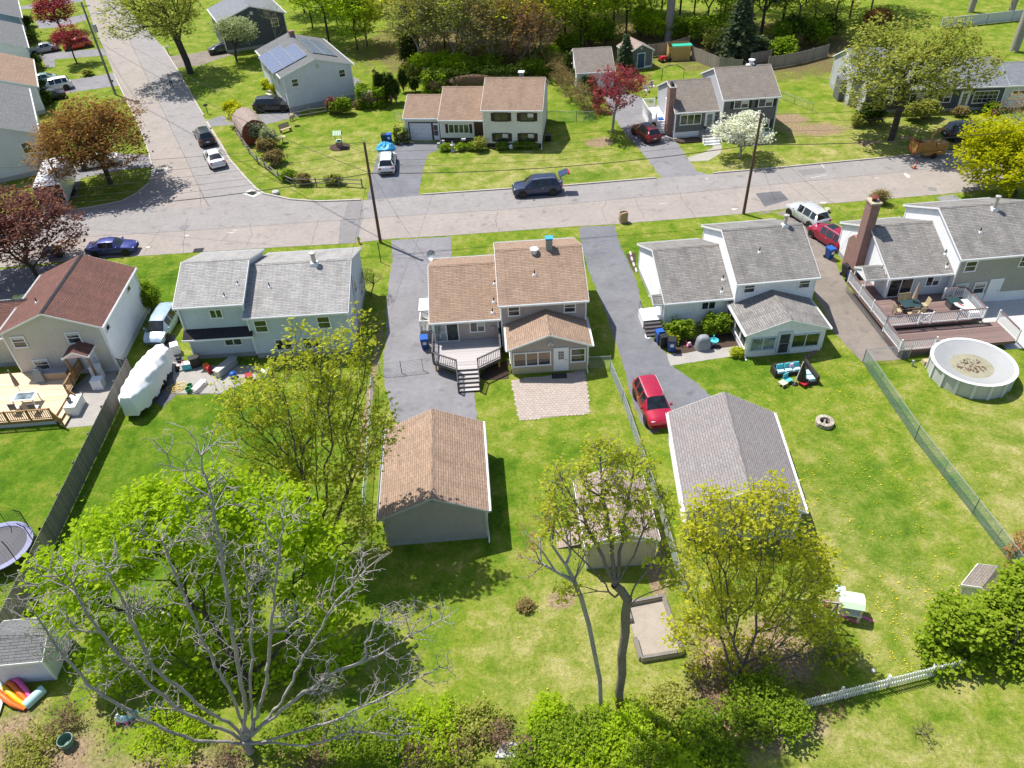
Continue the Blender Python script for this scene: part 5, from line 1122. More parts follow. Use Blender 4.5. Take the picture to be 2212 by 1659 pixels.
def tree(name, label, base, trunk, blobs, n, R0, bark, leaf, lsize=.13, per=6, spread=.25, seed=1, lr=.02, alpha=.35, tip=.008, jit=.12, cat='tree', group=None, step=.6, shell=.5, flat=.5, down=.6, keep=1., lw=5, pw=1.75, low=0, twigs=None, limbs=()):
    """base world xy; trunk and blobs relative to the base"""
    t_ = thing(name, label, cat, (base[0], base[1], 0), 0, group)
    sk = skel(trunk, blobs, n, seed, alpha, step, shell, jit, R0, tip, down, pw, limbs)
    if twigs: sk = add_twigs(sk, *twigs)
    obj('trunk', limb_mesh('trunk', sk, bark), t_)
    pos, par, rad, kids = sk
    if leaf:
        s_ = (kids <= lw) & (pos[:, 2] > low) & (par >= 0); i_ = np.where(s_)[0]; c = np.concatenate([pos[i_], pos[i_]*.5+pos[par[i_]]*.5])
        if keep < 1: c = c[np.random.default_rng(seed+5).random(len(c)) < keep]
        obj('crown', leaves('crown', c, lsize, leaf, seed+9, per, spread, flat), t_)
    return t_
def rel(b, pts): return [tuple(Q(u, v, Y)-Vector((b[0], b[1], 0))) for u, v, Y in pts]
def relb(b, bl):
    o = []
    for u, v, Y, rx, ry, rz, *w_ in bl: c = Q(u, v, Y)-Vector((b[0], b[1], 0)); o.append((c.x, c.y, c.z, rx, ry, rz, *w_))
    return o
# bare grey tree in the foreground
b = P(540, 1622); b = (b.x, b.y)
LIMBS = (
        [(536, 1590, 17.75), (531, 1530, 17.9), (515, 1440, 18.2), (495, 1330, 18.6), (480, 1200, 19.2), (458, 1080, 19.9), (435, 985, 20.3)], [(534, 1575, 17.8), (500, 1500, 17.9), (440, 1390, 18.4), (390, 1270, 19), (350, 1170, 19.6)],
        [(530, 1600, 17.7), (460, 1570, 17.5), (370, 1520, 17.6), (270, 1430, 17.9), (190, 1330, 18.4), (140, 1240, 19)], [(528, 1590, 17.7), (440, 1530, 17.5), (330, 1440, 17.8), (275, 1320, 18.4), (225, 1220, 19)],
        [(536, 1605, 17.6), (420, 1600, 17.1), (300, 1550, 16.9), (190, 1480, 17.1), (110, 1380, 17.7), (60, 1300, 18.2)], [(545, 1585, 17.8), (575, 1480, 18.1), (585, 1350, 18.7), (600, 1220, 19.4), (610, 1120, 20)],
        [(548, 1590, 17.8), (610, 1515, 17.9), (660, 1410, 18.4), (725, 1300, 19), (790, 1230, 19.5)], [(552, 1595, 17.7), (640, 1510, 17.7), (710, 1460, 17.9), (828, 1410, 18.2), (930, 1350, 18.6)],
        [(552, 1605, 17.6), (640, 1580, 17.3), (720, 1558, 17.4), (820, 1510, 17.6), (925, 1455, 17.9)], [(550, 1615, 17.5), (660, 1612, 16.9), (760, 1580, 17), (860, 1590, 16.9)], [(540, 1580, 17.8), (540, 1470, 18.2), (545, 1360, 18.6), (530, 1230, 19.2)])
tree('bare_tree', 'large leafless grey tree with many forking limbs at the bottom left', b, [(0, 0, 0), (.02, .03, .45), (.02, .06, .9), (.0, .1, 1.4)],
     relb(b, [(l_[k][0]+(k % 2)*14-7, l_[k][1]-12, l_[k][2]+.1, .7+.16*k, .7, .65+.13*k, .6+k*.42) for l_ in LIMBS for k in range(2, len(l_))]+[(850, 1330, 18.7, .8, .6, .7, 3), (120, 1400, 17.7, .8, .6, .7, 3), (640, 1340, 18.6, .8, .6, .9, 3), (440, 1140, 19.6, .6, .5, .9, 3), (700, 1480, 17.9, .8, .6, .6, 3), (560, 1250, 19.2, .5, .5, .9, 3), (300, 1300, 18.5, .7, .6, .7, 3)]),
     1500, .25, 'grey_bark', None, seed=3, alpha=.22, tip=.014, jit=.18, step=.38, shell=.1, pw=1.75, down=.9, twigs=(2, .17, 8, .011, 1), limbs=[rel(b, l_) for l_ in LIMBS])
# bright maple behind it
b = P(545, 1500); b = (b.x, b.y)
tree('maple_tree', 'bright lime-green leafy maple tree behind the bare grey tree', b, [(0, 0, 0), (0, .1, .9), (-.1, .2, 1.8), (-.2, .3, 2.8)],
     relb(b, [(420, 1120, 25, 3.0, 2.2, 2.2), (250, 1180, 24.5, 2.2, 2, 1.9), (150, 1290, 23, 1.8, 1.8, 1.5), (600, 1130, 25, 2.2, 2, 1.9), (690, 1290, 23.3, 2.0, 1.8, 1.8), (470, 1270, 23.5, 2.6, 1.6, 1.7), (300, 1370, 22.3, 2.2, 1.6, 1.5), (570, 1430, 21.8, 2.0, 1.5, 1.3), (400, 1500, 20.6, 1.6, 1.3, .9), (740, 1420, 22, 1.2, 1.2, 1.1), (330, 1100, 25.5, 1.8, 1.3, 1.5), (480, 1060, 26, 1.6, 1.2, 1.4), (480, 1350, 22.6, 2.0, 1.3, 1.4), (390, 1430, 21.6, 1.7, 1.2, 1.2), (230, 1430, 21.6, 1.5, 1.2, 1.1), (110, 1230, 23.8, 1.2, 1.2, 1.1), (690, 1180, 24.4, 1.3, 1.2, 1.3), (300, 1500, 20.8, 1.2, 1, .8), (650, 1480, 21.2, 1.0, 1, .9)]),
     1900, .22, 'dark_bark', 'leaf_lime', .155, 8, .28, 11, .02, .3, shell=.8, lw=8)
# budding tree left of the tan garage
b = P(735, 1225); b = (b.x, b.y)
tree('budding_tree', 'tall yellow-green budding tree left of the tan-roofed garage', b, [(0, 0, 0), (-.2, .1, 1.5), (-.5, .3, 3.0), (-.8, .6, 4.4)],
     relb(b, [(640, 850, 31, 2.4, 2, 2.4), (740, 790, 31.5, 1.6, 1.6, 2.2), (560, 880, 31, 1.5, 1.6, 1.9), (690, 980, 30, 2.6, 1.8, 2.2), (790, 960, 30, 1.3, 1.5, 2.0), (600, 1010, 29.8, 1.8, 1.5, 1.7), (740, 1110, 29, 1.8, 1.4, 1.6), (790, 1170, 28.5, 1.1, 1.2, 1.4), (650, 740, 32, .9, .9, 1.4), (785, 715, 32, .7, .7, 1.5), (530, 960, 30.2, 1.2, 1.1, 1.1), (500, 860, 31, .9, 1.1, 1.2), (720, 880, 30.8, 1.5, 1.5, 1.8), (480, 930, 30.6, .7, .8, .8), (830, 900, 30.5, .7, 1, 1.4)]),
     1700, .22, 'bark', 'leaf_bud', .12, 3, .16, 21, .02, .5, shell=.35, jit=.1, flat=.3, lw=4, keep=.34, twigs=(1, .28, 8, .008, 3))
# thick forked trunk and thin trunk in the middle foreground
b = P(1338, 1530); b = (b.x, b.y)
tree('forked_tree', 'budding tree with a thick vine-covered trunk in front of the beige shed', b, rel(b, [(1338, 1530, b[1])])+[(-.08, 0, 1.5), (-.02, .02, 3), (-.12, 0, 4.6), (-.04, .08, 6.2), (-.1, .1, 7.6), (-.06, .1, 8.6)],
     relb(b, [(1230, 1060, 20.5, 1.0, 1.1, 1.3), (1300, 1010, 21, .9, 1.1, 1.2), (1370, 1030, 21, .9, 1.1, 1.2), (1320, 1120, 20, 1.3, 1.1, 1.1), (1420, 1100, 20.4, .8, 1, 1.0), (1200, 1130, 19.8, .7, .8, .8), (1430, 1200, 19.6, .6, .7, .7), (1310, 970, 21.5, .5, .6, .8), (1390, 990, 21.4, .5, .6, .7), (1270, 1170, 19.5, .6, .6, .5), (1450, 1250, 19.3, .4, .5, .4, .2), (1230, 1280, 18.8, .3, .3, .3, .2)]),
     480, .20, 'vine_bark', 'leaf_bud', .085, 5, .10, 31, .018, .5, pw=1.35, tip=.012, jit=.12, step=.45, keep=.18, flat=.2, lw=2, twigs=(2, .2, 9, .009, 2), limbs=[rel(b, l_) for l_ in ([(1330, 1265, 19.05), (1290, 1180, 19.6), (1245, 1090, 20.3), (1215, 1040, 20.7)], [(1333, 1255, 19.1), (1318, 1150, 20), (1300, 1050, 20.8), (1295, 975, 21.4)], [(1336, 1255, 19.1), (1345, 1150, 20), (1360, 1060, 20.7), (1375, 985, 21.3)], [(1338, 1270, 19.0), (1370, 1200, 19.5), (1405, 1120, 20.1), (1430, 1080, 20.5)], [(1340, 1330, 18.9), (1372, 1265, 19.1), (1410, 1215, 19.4), (1455, 1190, 19.6)], [(1328, 1290, 19), (1285, 1235, 19.1), (1230, 1180, 19.5), (1195, 1140, 19.8)])])
b = P(1298, 1542); b = (b.x, b.y)
tree('slender_tree', 'slender crooked tree with few buds left of the vine-covered trunk', b, rel(b, [(1298, 1542, b[1]), (1296, 1470, 18.75), (1284, 1410, 18.8), (1272, 1350, 18.85), (1255, 1290, 18.9), (1240, 1255, 19), (1222, 1220, 19.1)]),
     relb(b, [(1160, 1150, 19.8, .8, .8, .9), (1210, 1120, 20, .7, .8, .9), (1140, 1220, 19.4, .7, .6, .5), (1255, 1190, 19.5, .5, .6, .7), (1180, 1080, 20.2, .4, .5, .6)]),
     120, .10, 'grey_bark', 'leaf_rust', .05, 4, .1, 41, .014, .4, tip=.007, keep=.6)
# yellow shrub tree
b = P(1580, 1485); b = (b.x, b.y)
tree('yellow_shrub_tree', 'big multi-stemmed yellow-green shrub tree behind the white picket fence', b, [(0, 0, 0), (.05, .1, .5), (.1, .15, 1.0)],
     relb(b, [(1550, 1130, 22.5, 1.4, 1.4, 1.9), (1665, 1110, 23, 1.5, 1.3, 1.9), (1600, 1250, 22, 1.7, 1.4, 1.7), (1735, 1210, 22.5, 1.3, 1.2, 1.5), (1540, 1330, 21.3, 1.2, 1.2, 1.3), (1700, 1330, 21.5, 1.6, 1.2, 1.3), (1780, 1400, 21, 1.3, 1.0, .9), (1620, 1420, 20.7, 1.5, 1.1, 1.0), (1500, 1180, 22, .7, .8, 1.1), (1660, 1490, 20, 1.3, .8, .7), (1480, 1260, 21.8, .6, .7, .8), (1775, 1345, 21.6, 1.0, 1, .8), (1800, 1450, 20.5, .9, .9, .5), (1750, 1490, 20, 1.2, .8, .6), (1480, 1360, 21, .8, .9, .9), (1530, 1450, 20.4, 1.0, .9, .8), (1760, 1260, 22.4, .8, .9, 1.2), (1700, 1560, 19.2, 1.0, .7, .4), (1600, 1560, 19.2, .9, .7, .5)]),
     2100, .14, 'bark', 'leaf_yellow', .10, 4, .16, 51, .016, .6, tip=.008, shell=.35, down=.3, flat=.3, lw=4, keep=.26, twigs=(1, .3, 8, .007, 3))
b = P(2165, 1440); b = (b.x, b.y)
tree('hemlock_tree', 'broad dense green hemlock at the right edge above the picket fence', b, [(0, 0, 0), (.1, .2, 1), (.15, .3, 2.2), (.2, .4, 3.4)],
     relb(b, [(2080, 1340, 21.5, 1.5, 1.3, .9), (2180, 1320, 22, 1.6, 1.3, 1.2), (2050, 1420, 20.5, 1.4, 1.2, .7), (2150, 1420, 20.5, 1.8, 1.3, 1.0), (2210, 1500, 19.5, 1.3, 1.2, .8), (2100, 1470, 19.8, 1.5, 1.1, .5), (2250, 1400, 20.5, 1.6, 1.4, 1.4), (2010, 1380, 21.3, .7, .8, .5), (2230, 1270, 22.6, 1.2, 1, 1.0), (2215, 1260, 23, 1.1, 1, .8), (1995, 1440, 20.2, .9, .8, .4), (2040, 1480, 19.6, 1.0, .8, .4), (2140, 1350, 21.5, 1.6, 1.2, .9), (2180, 1480, 19.8, 1.6, 1, .7), (2090, 1520, 18.9, 1.2, .8, .5), (2180, 1545, 18.4, 1.5, .8, .6)]),
     1600, .12, 'dark_bark', 'leaf_ever', .14, 8, .22, 61, .02, .35, shell=.85, flat=.9, lw=8)
b = P(2215, 1290); b = (b.x, b.y)
tree('red_shrub', 'reddish brown shrub at the right edge above the hemlock', b, [(0, 0, 0), (0, .1, .5)], relb(b, [(2195, 1210, 26, .9, .9, .9), (2230, 1180, 26.5, 1.2, 1, 1.3)]), 160, .06, 'bark', 'leaf_rust', .08, 6, .15, 62, .02, .2, cat='shrub')
# ---------------------------------------------------------------- street and front-yard trees
def simple(name, label, px, h_, spread, bark, leaf, n, R0, ls, per, seed, trunkh=.3, sp=.3, lob=7, keep=1., squash=.8, cat='tree', group=None, off=(0, 0), shell=.6, alpha=.35, flat=.5, tip=.01, base=None):
    p = P(*px) if base is None else Vector((*base, 0)); r = random.Random(seed); bl = []; th = h_*trunkh
    for k in range(lob):
        a = 2*math.pi*k/lob+r.random(); d = spread*r.uniform(.35, .62); rr = spread*r.uniform(.38, .55)
        bl.append((off[0]+math.cos(a)*d, off[1]+math.sin(a)*d, th+(h_-th)*r.uniform(.3, .75), rr, rr, min(rr*squash, (h_-th)*.33)))
    bl.append((off[0], off[1], th+(h_-th)*.72, spread*.5, spread*.5, (h_-th)*.28))
    return tree(name, label, (p.x, p.y), [(0, 0, 0), (r.uniform(-.1, .1), .0, th*.4), (off[0]*.2, off[1]*.2, th), (off[0]*.4, off[1]*.4, th*1.35)], bl, n, R0, bark, leaf, ls, per, sp, seed, .035, alpha, tip, cat=cat, group=group, keep=keep, shell=shell, flat=flat)
simple('maple_tree', 'bronze-leaved round tree on the left street corner', (240, 398), 9.6, 6.7, 'dark_bark', 'leaf_bronze', 1250, .28, .17, 8, 71, .16, .36, 12, squash=.66)
simple('maple_tree', 'dark maroon tree at the left edge beside the blue sedan', (85, 603), 8.6, 6.2, 'dark_bark', 'leaf_maroon', 1200, .20, .16, 8, 72, .12, .3, 11, squash=.7, off=(-1.0, .5))
simple('pear_tree', 'tall yellow-green tree beside the side street', (412, 158), 15, 7.5, 'dark_bark', 'leaf_olive', 640, .5, .2, 8, 73, .3, .45, 9, off=(-2, -1))
simple('pear_tree', 'small pale olive tree in front of the navy house', (512, 134), 6.5, 3.6, 'dark_bark', 'leaf_pale', 260, .16, .17, 9, 74, .25, .3, 7, off=(.8, .5))
simple('japanese_maple', 'large crimson tree on the far left lawn', (135, 73), 6.5, 4.0, 'dark_bark', 'leaf_red', 240, .16, .2, 10, 75, .25, .35, 7)
simple('japanese_maple', 'small crimson tree in front of the orange car', (167, 138), 5.6, 3.0, 'dark_bark', 'leaf_red', 170, .12, .17, 9, 76, .45, .25, 6)
simple('japanese_maple', 'crimson maple beside the dark grey house driveway', (1322, 285), 7.3, 4.0, 'grey_bark', 'leaf_red', 380, .15, .15, 8, 77, .28, .24, 8, keep=.85, off=(.8, 0))
simple('dogwood_tree', 'white-flowering dogwood in front of the dark grey house', (1597, 340), 5.0, 3.4, 'grey_bark', 'leaf_white', 330, .13, .13, 8, 78, .25, .2, 8, squash=.5)
simple('olive_tree', 'large olive-green tree in front of the blue-grey ranch house', (1924, 304), 13.0, 7.6, 'dark_bark', 'leaf_olive', 750, .36, .2, 9, 79, .22, .4, 11, off=(.8, 1.2), alpha=.25)
simple('golden_tree', 'bright golden-yellow tree at the right end of the street', (2190, 425), 6.8, 4.9, 'dark_bark', 'leaf_chart', 520, .22, .19, 12, 80, .15, .32, 9, off=(-1.2, .6))
simple('bare_shrub', 'bare vase-shaped shrub beside the middle driveway', (803, 641), 2.9, 1.35, 'bark', 'leaf_brown', 240, .06, .04, 3, 81, .08, .1, 6, alpha=.15, cat='shrub', tip=.006)
simple('pale_tree', 'half-bare tree with orange buds at the right edge behind the golden tree', (2205, 300), 6, 4, 'grey_bark', 'leaf_rust', 220, .15, .12, 4, 82, .2, .3, 7, keep=.6)
simple('bare_shrub', 'small leafless shrub on the lawn below the picket fence', (1985, 1585), 1.0, .8, 'bark', 'leaf_brown', 90, .03, .03, 1, 83, .1, .06, 5, alpha=.1, cat='shrub', tip=.005)
simple('bare_tree', 'leafless reddish tree beside the navy house', (600, 100), 7, 2.6, 'grey_bark', 'leaf_brown', 260, .1, .05, 2, 84, .2, .15, 6)
# ---------------------------------------------------------------- shrubs and hedges
def shrub(name, label, pos, r3, leaf, n, ls, seed, group=None, sp=.1, top=False, square=False, stem=True, cat='shrub', px=True):
    p = P(*pos) if px else Vector((*pos, 0)); t_ = thing(name, label, cat, (p.x, p.y, 0), 0, group); g_ = np.random.default_rng(seed)
    d = g_.normal(size=(n, 3)); d /= np.linalg.norm(d, axis=1)[:, None]
    if not square and max(r3) > .6:
        K = 9; ck = g_.normal(size=(K, 3)); ck /= np.linalg.norm(ck, axis=1)[:, None]; ck[:, 2] = np.abs(ck[:, 2])*.9-.15; ck *= .55; rk = .38+.25*g_.random(K); w_ = g_.integers(0, K, n)
        d = ck[w_]+d*rk[w_][:, None]*(1+.5*(g_.random(n)[:, None] > .93)*g_.random(n)[:, None])
    if square: d = np.sign(d)*np.abs(d)**.45; d /= np.maximum(np.abs(d).max(axis=1)[:, None], .8)
    c = d*np.array(r3)*(.82+.22*g_.random(n)[:, None])*(1+.1*np.sin(d[:, :1]*7+seed)+.08*np.sin(d[:, 1:2]*9)); c[:, 2] += r3[2]*.92; c = c[c[:, 2] > .02]
    obj('foliage', leaves('foliage', c, ls, leaf, seed, 3, sp, .3), t_)
    k_ = .9 if square or max(r3) <= .6 else .6; core = MB().lathe([(.02, .02), (r3[0]*.55*k_, r3[2]*.35), (r3[0]*.68*k_, r3[2]*.8), (r3[0]*.5*k_, r3[2]*1.4*k_), (.02, r3[2]*1.65*k_)], 10)
    o = core.build('branches', 'brush_brown', t_, smooth=60); o.scale = (1, r3[1]/r3[0], 1)
    return t_
shrub('round_shrub', 'clipped round shrub beside the white wall of the beige house', (318, 668), (1.25, 1.3, 1.35), 'leaf_green', 2600, .1, 101)
shrub('round_shrub', 'clipped flat-topped bush near the solar house fence', (805, 228), (1.6, 1.3, 1.25), 'leaf_green', 1800, .15, 102, square=True)
shrub('round_shrub', 'two-tone green bush beside the split-rail fence', (738, 247), (1.25, 1.2, 1.2), 'leaf_green', 1300, .14, 103); shrub('round_shrub', 'dark red bush beside the split-rail fence', (720, 243), (.9, 1, 1.1), 'leaf_maroon', 900, .14, 104)
shrub('small_shrub', 'small brown shrub on the lawn near the flat-topped bush', (776, 233), (.7, .6, .5), 'leaf_brown', 500, .12, 105)
ARB = 'arborvitae hedge beside the cream house'
for i, (u, v, h_) in enumerate(((823, 226, 4.6), (835, 224, 4.3), (846, 226, 4.4), (856, 222, 3.8))): shrub('arborvitae', 'dark columnar arborvitae in the row left of the cream house', (u, v), (.75, .7, h_/2), 'leaf_dark', 1300, .15, 110+i, ARB)
for i, (u, v, h_, l_) in enumerate(((872, 199, 3.4, 'single dark columnar evergreen behind the cream garage'), (897, 199, 2.4, 'short dark columnar evergreen behind the cream house'))): shrub('arborvitae', l_, (u, v), (.6, .6, h_/2), 'leaf_dark', 900, .14, 116+i)
shrub('boxwood', 'bright green box-shaped bush behind the cream roof', (940, 200), (1.6, 1.2, 1.3), 'leaf_green', 900, .16, 118, square=True); shrub('boxwood', 'dark square shrub at the corner of the cream garage', (868, 305), (.8, 1.0, .7), 'leaf_dark', 700, .12, 119, square=True)
shrub('hedge', 'dark clipped hedge behind the cream house roof', (1020, 192), (6, 1.0, 1.3), 'leaf_dark', 2000, .16, 120, square=True)
for i, (u, v, r_) in enumerate(((964, 326, .75), (997, 325, .75), (1020, 324, .6), (1120, 320, .7), (1137, 320, .7), (1153, 320, .7), (1085, 322, .6))): shrub('foundation_shrub', ['leftmost low rounded shrub along the cream house', 'second low shrub from the left along the cream house', 'low shrub beside the brownish upright shrub', 'low shrub under the left lower window of the cream house', 'low shrub between the two lower windows of the cream house', 'low shrub under the right lower window of the cream house', 'low shrub at the steps of the cream house'][i], (u, v), (r_, r_, .42), 'leaf_green', 420, .1, 122+i, 'foundation shrubs of the cream house')
shrub('foundation_shrub', 'brownish upright shrub by the cream house steps', (1035, 326), (.85, .8, .95), 'leaf_olive', 600, .1, 130)
for i, (u, v, h_) in enumerate(((1230, 175, 4.2), (1246, 188, 3.0), (1262, 200, 2.6), (1276, 213, 3.2), (1292, 240, 3.4))): shrub('arborvitae', 'dark evergreen spire in the overgrown hedge by the white garage', (u, v), (.8, .8, h_/2), 'leaf_dark', 800, .14, 132+i, 'evergreens in the overgrown hedge')
b = P(1240, 225)
for i, (u, v) in enumerate(((1202, 178), (1212, 190), (1222, 203), (1234, 215), (1246, 228), (1258, 238), (1270, 248), (1205, 165), (1218, 176), (1195, 160))):
    simple('brush_shrub', 'brown leafless brush in the overgrown hedge by the white garage', (u, v), 3.4, 1.7, 'brush_brown', 'leaf_brown', 110, .05, .08, 4, 140+i, .05, .2, 5, cat='shrub', group='overgrown brush hedge', alpha=.12, tip=.012)
shrub('rhododendron', 'leafy bush left of the white house window', (1468, 728), (1.0, .8, .85), 'leaf_green', 900, .13, 160); shrub('rhododendron', 'leafy bush right of the white house window', (1545, 720), (1.1, .8, 1.0), 'leaf_green', 1000, .13, 161)
shrub('small_shrub', 'yellow-green bush beside the blue bins', (1450, 738), (.55, .5, .4), 'leaf_bud', 350, .1, 162); shrub('small_shrub', 'small leafy plant at the porch corner of the white house', (1592, 768), (.42, .4, .32), 'leaf_bud', 260, .1, 163)
shrub('small_shrub', 'yellow bush beside the solar house steps', (597, 205), (1.1, 1, .9), 'leaf_chart', 700, .14, 164); shrub('small_shrub', 'yellow bush left of the solar house steps', (578, 190), (.9, .9, .7), 'leaf_bud', 500, .13, 165)
for i, (u, v, rx, h_, lf) in enumerate(((507, 250, 1.2, 1.2, 'leaf_chart'), (520, 272, 1.4, 1.4, 'leaf_yellow'), (540, 292, 1.5, 1.5, 'leaf_yellow'), (560, 308, 1.4, 1.6, 'leaf_pale'), (585, 318, 1.3, 1.3, 'leaf_pale'), (580, 335, 1.2, 1.1, 'leaf_brown'), (597, 355, 1.2, .9, 'leaf_brown'))):
    shrub('fence_shrub', ['golden bush at the upper end of the corner fence', 'golden bush beside the barn shed', 'yellow bush in front of the barn shed', 'pale silvery bush in front of the barn shed', 'pale bush right of the silvery one', 'brown bush below the barn shed', 'low brown bush on the corner fence'][i], (u, v), (rx, rx*.9, h_), lf, 900, .13, 170+i)
for i, (u, v, lf, l_) in enumerate(((627, 390, 'leaf_green', 'bright green bush at the corner split-rail fence'), (663, 398, 'leaf_brown', 'dry bush midway along the corner split-rail fence'), (722, 398, 'leaf_olive', 'olive bush near the end of the corner split-rail fence'))): shrub('fence_shrub', l_, (u, v), (1.1, .7, .65), lf, 600, .12, 180+i)
shrub('small_shrub', 'round green bush by the bow window of the ranch house', (2138, 245), (1.0, 1, .7), 'leaf_green', 500, .15, 185); shrub('small_shrub', 'tan dry bush by the ranch house', (2072, 252), (1.0, .7, .6), 'leaf_brown', 400, .12, 186)
shrub('large_shrub', 'dense green bush under the olive tree left part', (1880, 268), (1.8, 1.3, 1.2), 'leaf_dark', 900, .16, 187); shrub('large_shrub', 'olive bush in front of the ranch house windows', (1995, 258), (2.4, 1.3, 1.2), 'leaf_olive', 1100, .16, 188); shrub('large_shrub', 'small bush beside the ranch house chain-link gate', (1848, 272), (.9, .8, .8), 'leaf_olive', 500, .14, 189)
shrub('dry_grass_clump', 'tan dry ornamental grass clump on the grey house front lawn', (1902, 441), (1.3, .9, .75), 'leaf_brown', 900, .07, 190, sp=.16); shrub('dry_grass_clump', 'small tuft with dead grass in the middle lawn', (1136, 1312), (.4, .35, .22), 'leaf_brown', 260, .06, 191)
shrub('small_shrub', 'small bush on the far left lawn', (190, 163), (.9, .8, .5), 'leaf_olive', 300, .15, 192)
for i, (u, v, r_) in enumerate(((85, 205, 1.6), (78, 150, 1.5), (65, 95, 1.5), (90, 230, 1.4), (60, 60, 1.3))): shrub('foundation_shrub', 'dark evergreen bush along the left street houses', (u, v), (r_, r_*1.6, 1.1), 'leaf_dark', 700, .18, 195+i, 'foundation evergreens on the side street')
# undergrowth along the bottom edge: single bushes
UG = [((842, 1597), (1.2, .8, .7), 'leaf_green', 'ivy-green bush at the left end of the bottom thicket'), ((935, 1580), (1.3, .7, .65), 'leaf_lime', 'wide green bush in the bottom thicket left of the brush'), ((1030, 1570), (1.0, .6, .5), 'leaf_olive', 'low olive bush in the bottom thicket by the lawn'),
      ((1190, 1560), (.8, .7, .8), 'leaf_lime', 'rounded bush left of the slender trunk base'), ((1270, 1590), (1.1, .8, .9), 'leaf_green', 'green bush at the foot of the slender tree'), ((1370, 1580), (1.2, .9, 1.0), 'leaf_lime', 'tall bush at the foot of the vine-covered trunk'), ((1440, 1545), (1.0, .7, .7), 'leaf_olive', 'olive bush right of the vine-covered trunk'),
      ((1240, 1660), (1.3, .7, .8), 'leaf_lime', 'dense bush at the bottom edge below the slender tree'), ((1400, 1655), (1.4, .8, 1.0), 'leaf_green', 'dense bush at the bottom edge below the forked tree'), ((1500, 1600), (1.1, .8, .9), 'leaf_green', 'bush at the bottom right of the thicket'), ((1610, 1560), (1.0, .8, .9), 'leaf_green', 'dark bush under the yellow shrub tree'), ((1690, 1560), (.9, .7, .8), 'leaf_green', 'bush at the left end of the picket fence'),
      ((650, 1600), (1.6, .8, .6), 'leaf_green', 'shaded bush right of the bare tree trunk'), ((380, 1590), (1.4, .8, .6), 'leaf_lime', 'bright bush left of the bare tree trunk')]
UG += [((1320, 1625), (1.0, .7, .7), 'leaf_lime', 'bright bush between the two trunks at the bottom edge'), ((1150, 1645), (.9, .6, .5), 'leaf_green', 'low bush beside the pale stone slabs'), ((1470, 1655), (1.0, .7, .8), 'leaf_lime', 'bright bush at the bottom edge right of the forked tree'), ((1560, 1640), (.8, .6, .6), 'leaf_green', 'low bush beside the white box'), ((980, 1640), (1.2, .6, .35), 'leaf_olive', 'low weedy bush in the brown brush'), ((760, 1625), (1.0, .7, .6), 'leaf_green', 'dark bush at the left end of the green hedge'), ((1640, 1520), (1.0, .8, 1.0), 'leaf_green', 'ivy-covered bush at the foot of the yellow shrub tree'), ((60, 1640), (1.2, .7, .35), 'leaf_olive', 'low weeds in the bottom left corner'), ((1215, 1610), (.9, .7, .8), 'leaf_green', 'bush left of the slender trunk')]
for i, (p_, r3, lf, lb) in enumerate(UG): simple('thicket_bush', lb, p_, r3[2]*1.75, r3[0]*1.45, 'brush_brown', lf, 210, .04, .08, 8, 210+i, .08, .16, 7, cat='shrub', alpha=.2, tip=.008, keep=.8, shell=.4, squash=.7)
for i, (u, v, rr) in enumerate(((1000, 1605, 1.2), (1080, 1600, 1.0), (900, 1640, 1.0), (1140, 1625, .8), (500, 1640, 1.2), (700, 1650, 1.0), (1570, 1530, .9), (150, 1560, 1.0))):
    simple('brush_pile', ['tangled brown brush below the middle lawn', 'brown brush at the lower middle', 'brown brush near the bottom edge', 'dry brush by the pale stones', 'brush around the bare tree trunk', 'brush right of the bare tree', 'brush under the yellow shrub tree', 'grey brush beside the inflatable slide'][i], (u, v), .9, rr, 'brush_brown', 'dry_leaf', 200, .03, .05, 2, 240+i, .05, .1, 6, cat='shrub', alpha=.05, tip=.007)
# ---------------------------------------------------------------- the woods behind the far houses
WG = 'trees of the woods behind the far houses'
KIND = {'bud': ('leaf_bud', 'bark', 'thin olive-budding woodland tree behind the far houses', .3, .95), 'green': ('leaf_lime', 'dark_bark', 'fresh green woodland tree behind the far houses', .3, 1.), 'brown': ('leaf_brown', 'grey_bark', 'brownish budding woodland tree behind the far houses', .28, .8), 'rust': ('leaf_rust', 'dark_bark', 'rust-red budding woodland tree behind the far houses', .26, .9)}
proto = {}
for i, (k, (lf, bk, lb, ls, kp)) in enumerate(KIND.items()):
    for j in range(2):
        t_ = simple('woodland_tree', lb, (0, 0), 11+j*3, 4.8+j*.6, bk, lf, 520, .16, ls*.8, 6, 300+i*7+j, .22, .55, 9, keep=kp*.62, group=WG, base=(0, 0), tip=.02, squash=1.3); proto[(k, j)] = t_
used = set()
def place_word(u, v):
    w_ = next(t_ for lim, t_ in ((700, 'beside the navy house'), (780, 'behind the solar house'), (870, 'left of the dark conifer'), (960, 'behind the cream garage roof'), (1080, 'behind the cream house'), (1180, 'right of the cream house'), (1240, 'left of the white garage'), (1335, 'behind the white garage'), (1430, 'behind the blue-doored shed'), (1540, 'beyond the board enclosure'), (1650, 'behind the dark grey house'), (1740, 'behind the grey board fence'), (9999, 'at the right end of the woods')) if u < lim)
    return ('deep in the woods ' if v < 50 else 'in the woods ')+w_
def plant(k, j, pos, s_, rz, px=True):
    o = plant0(k, j, pos, s_, rz, px); kn = {'bud': 'thin olive-budding', 'green': 'fresh green', 'brown': 'brownish budding', 'rust': 'rust-red budding'}[k]
    o['label'] = f'{kn} tree {place_word(*pos)}' if px else f'{kn} tree in the far row at the top edge of the picture'; return o
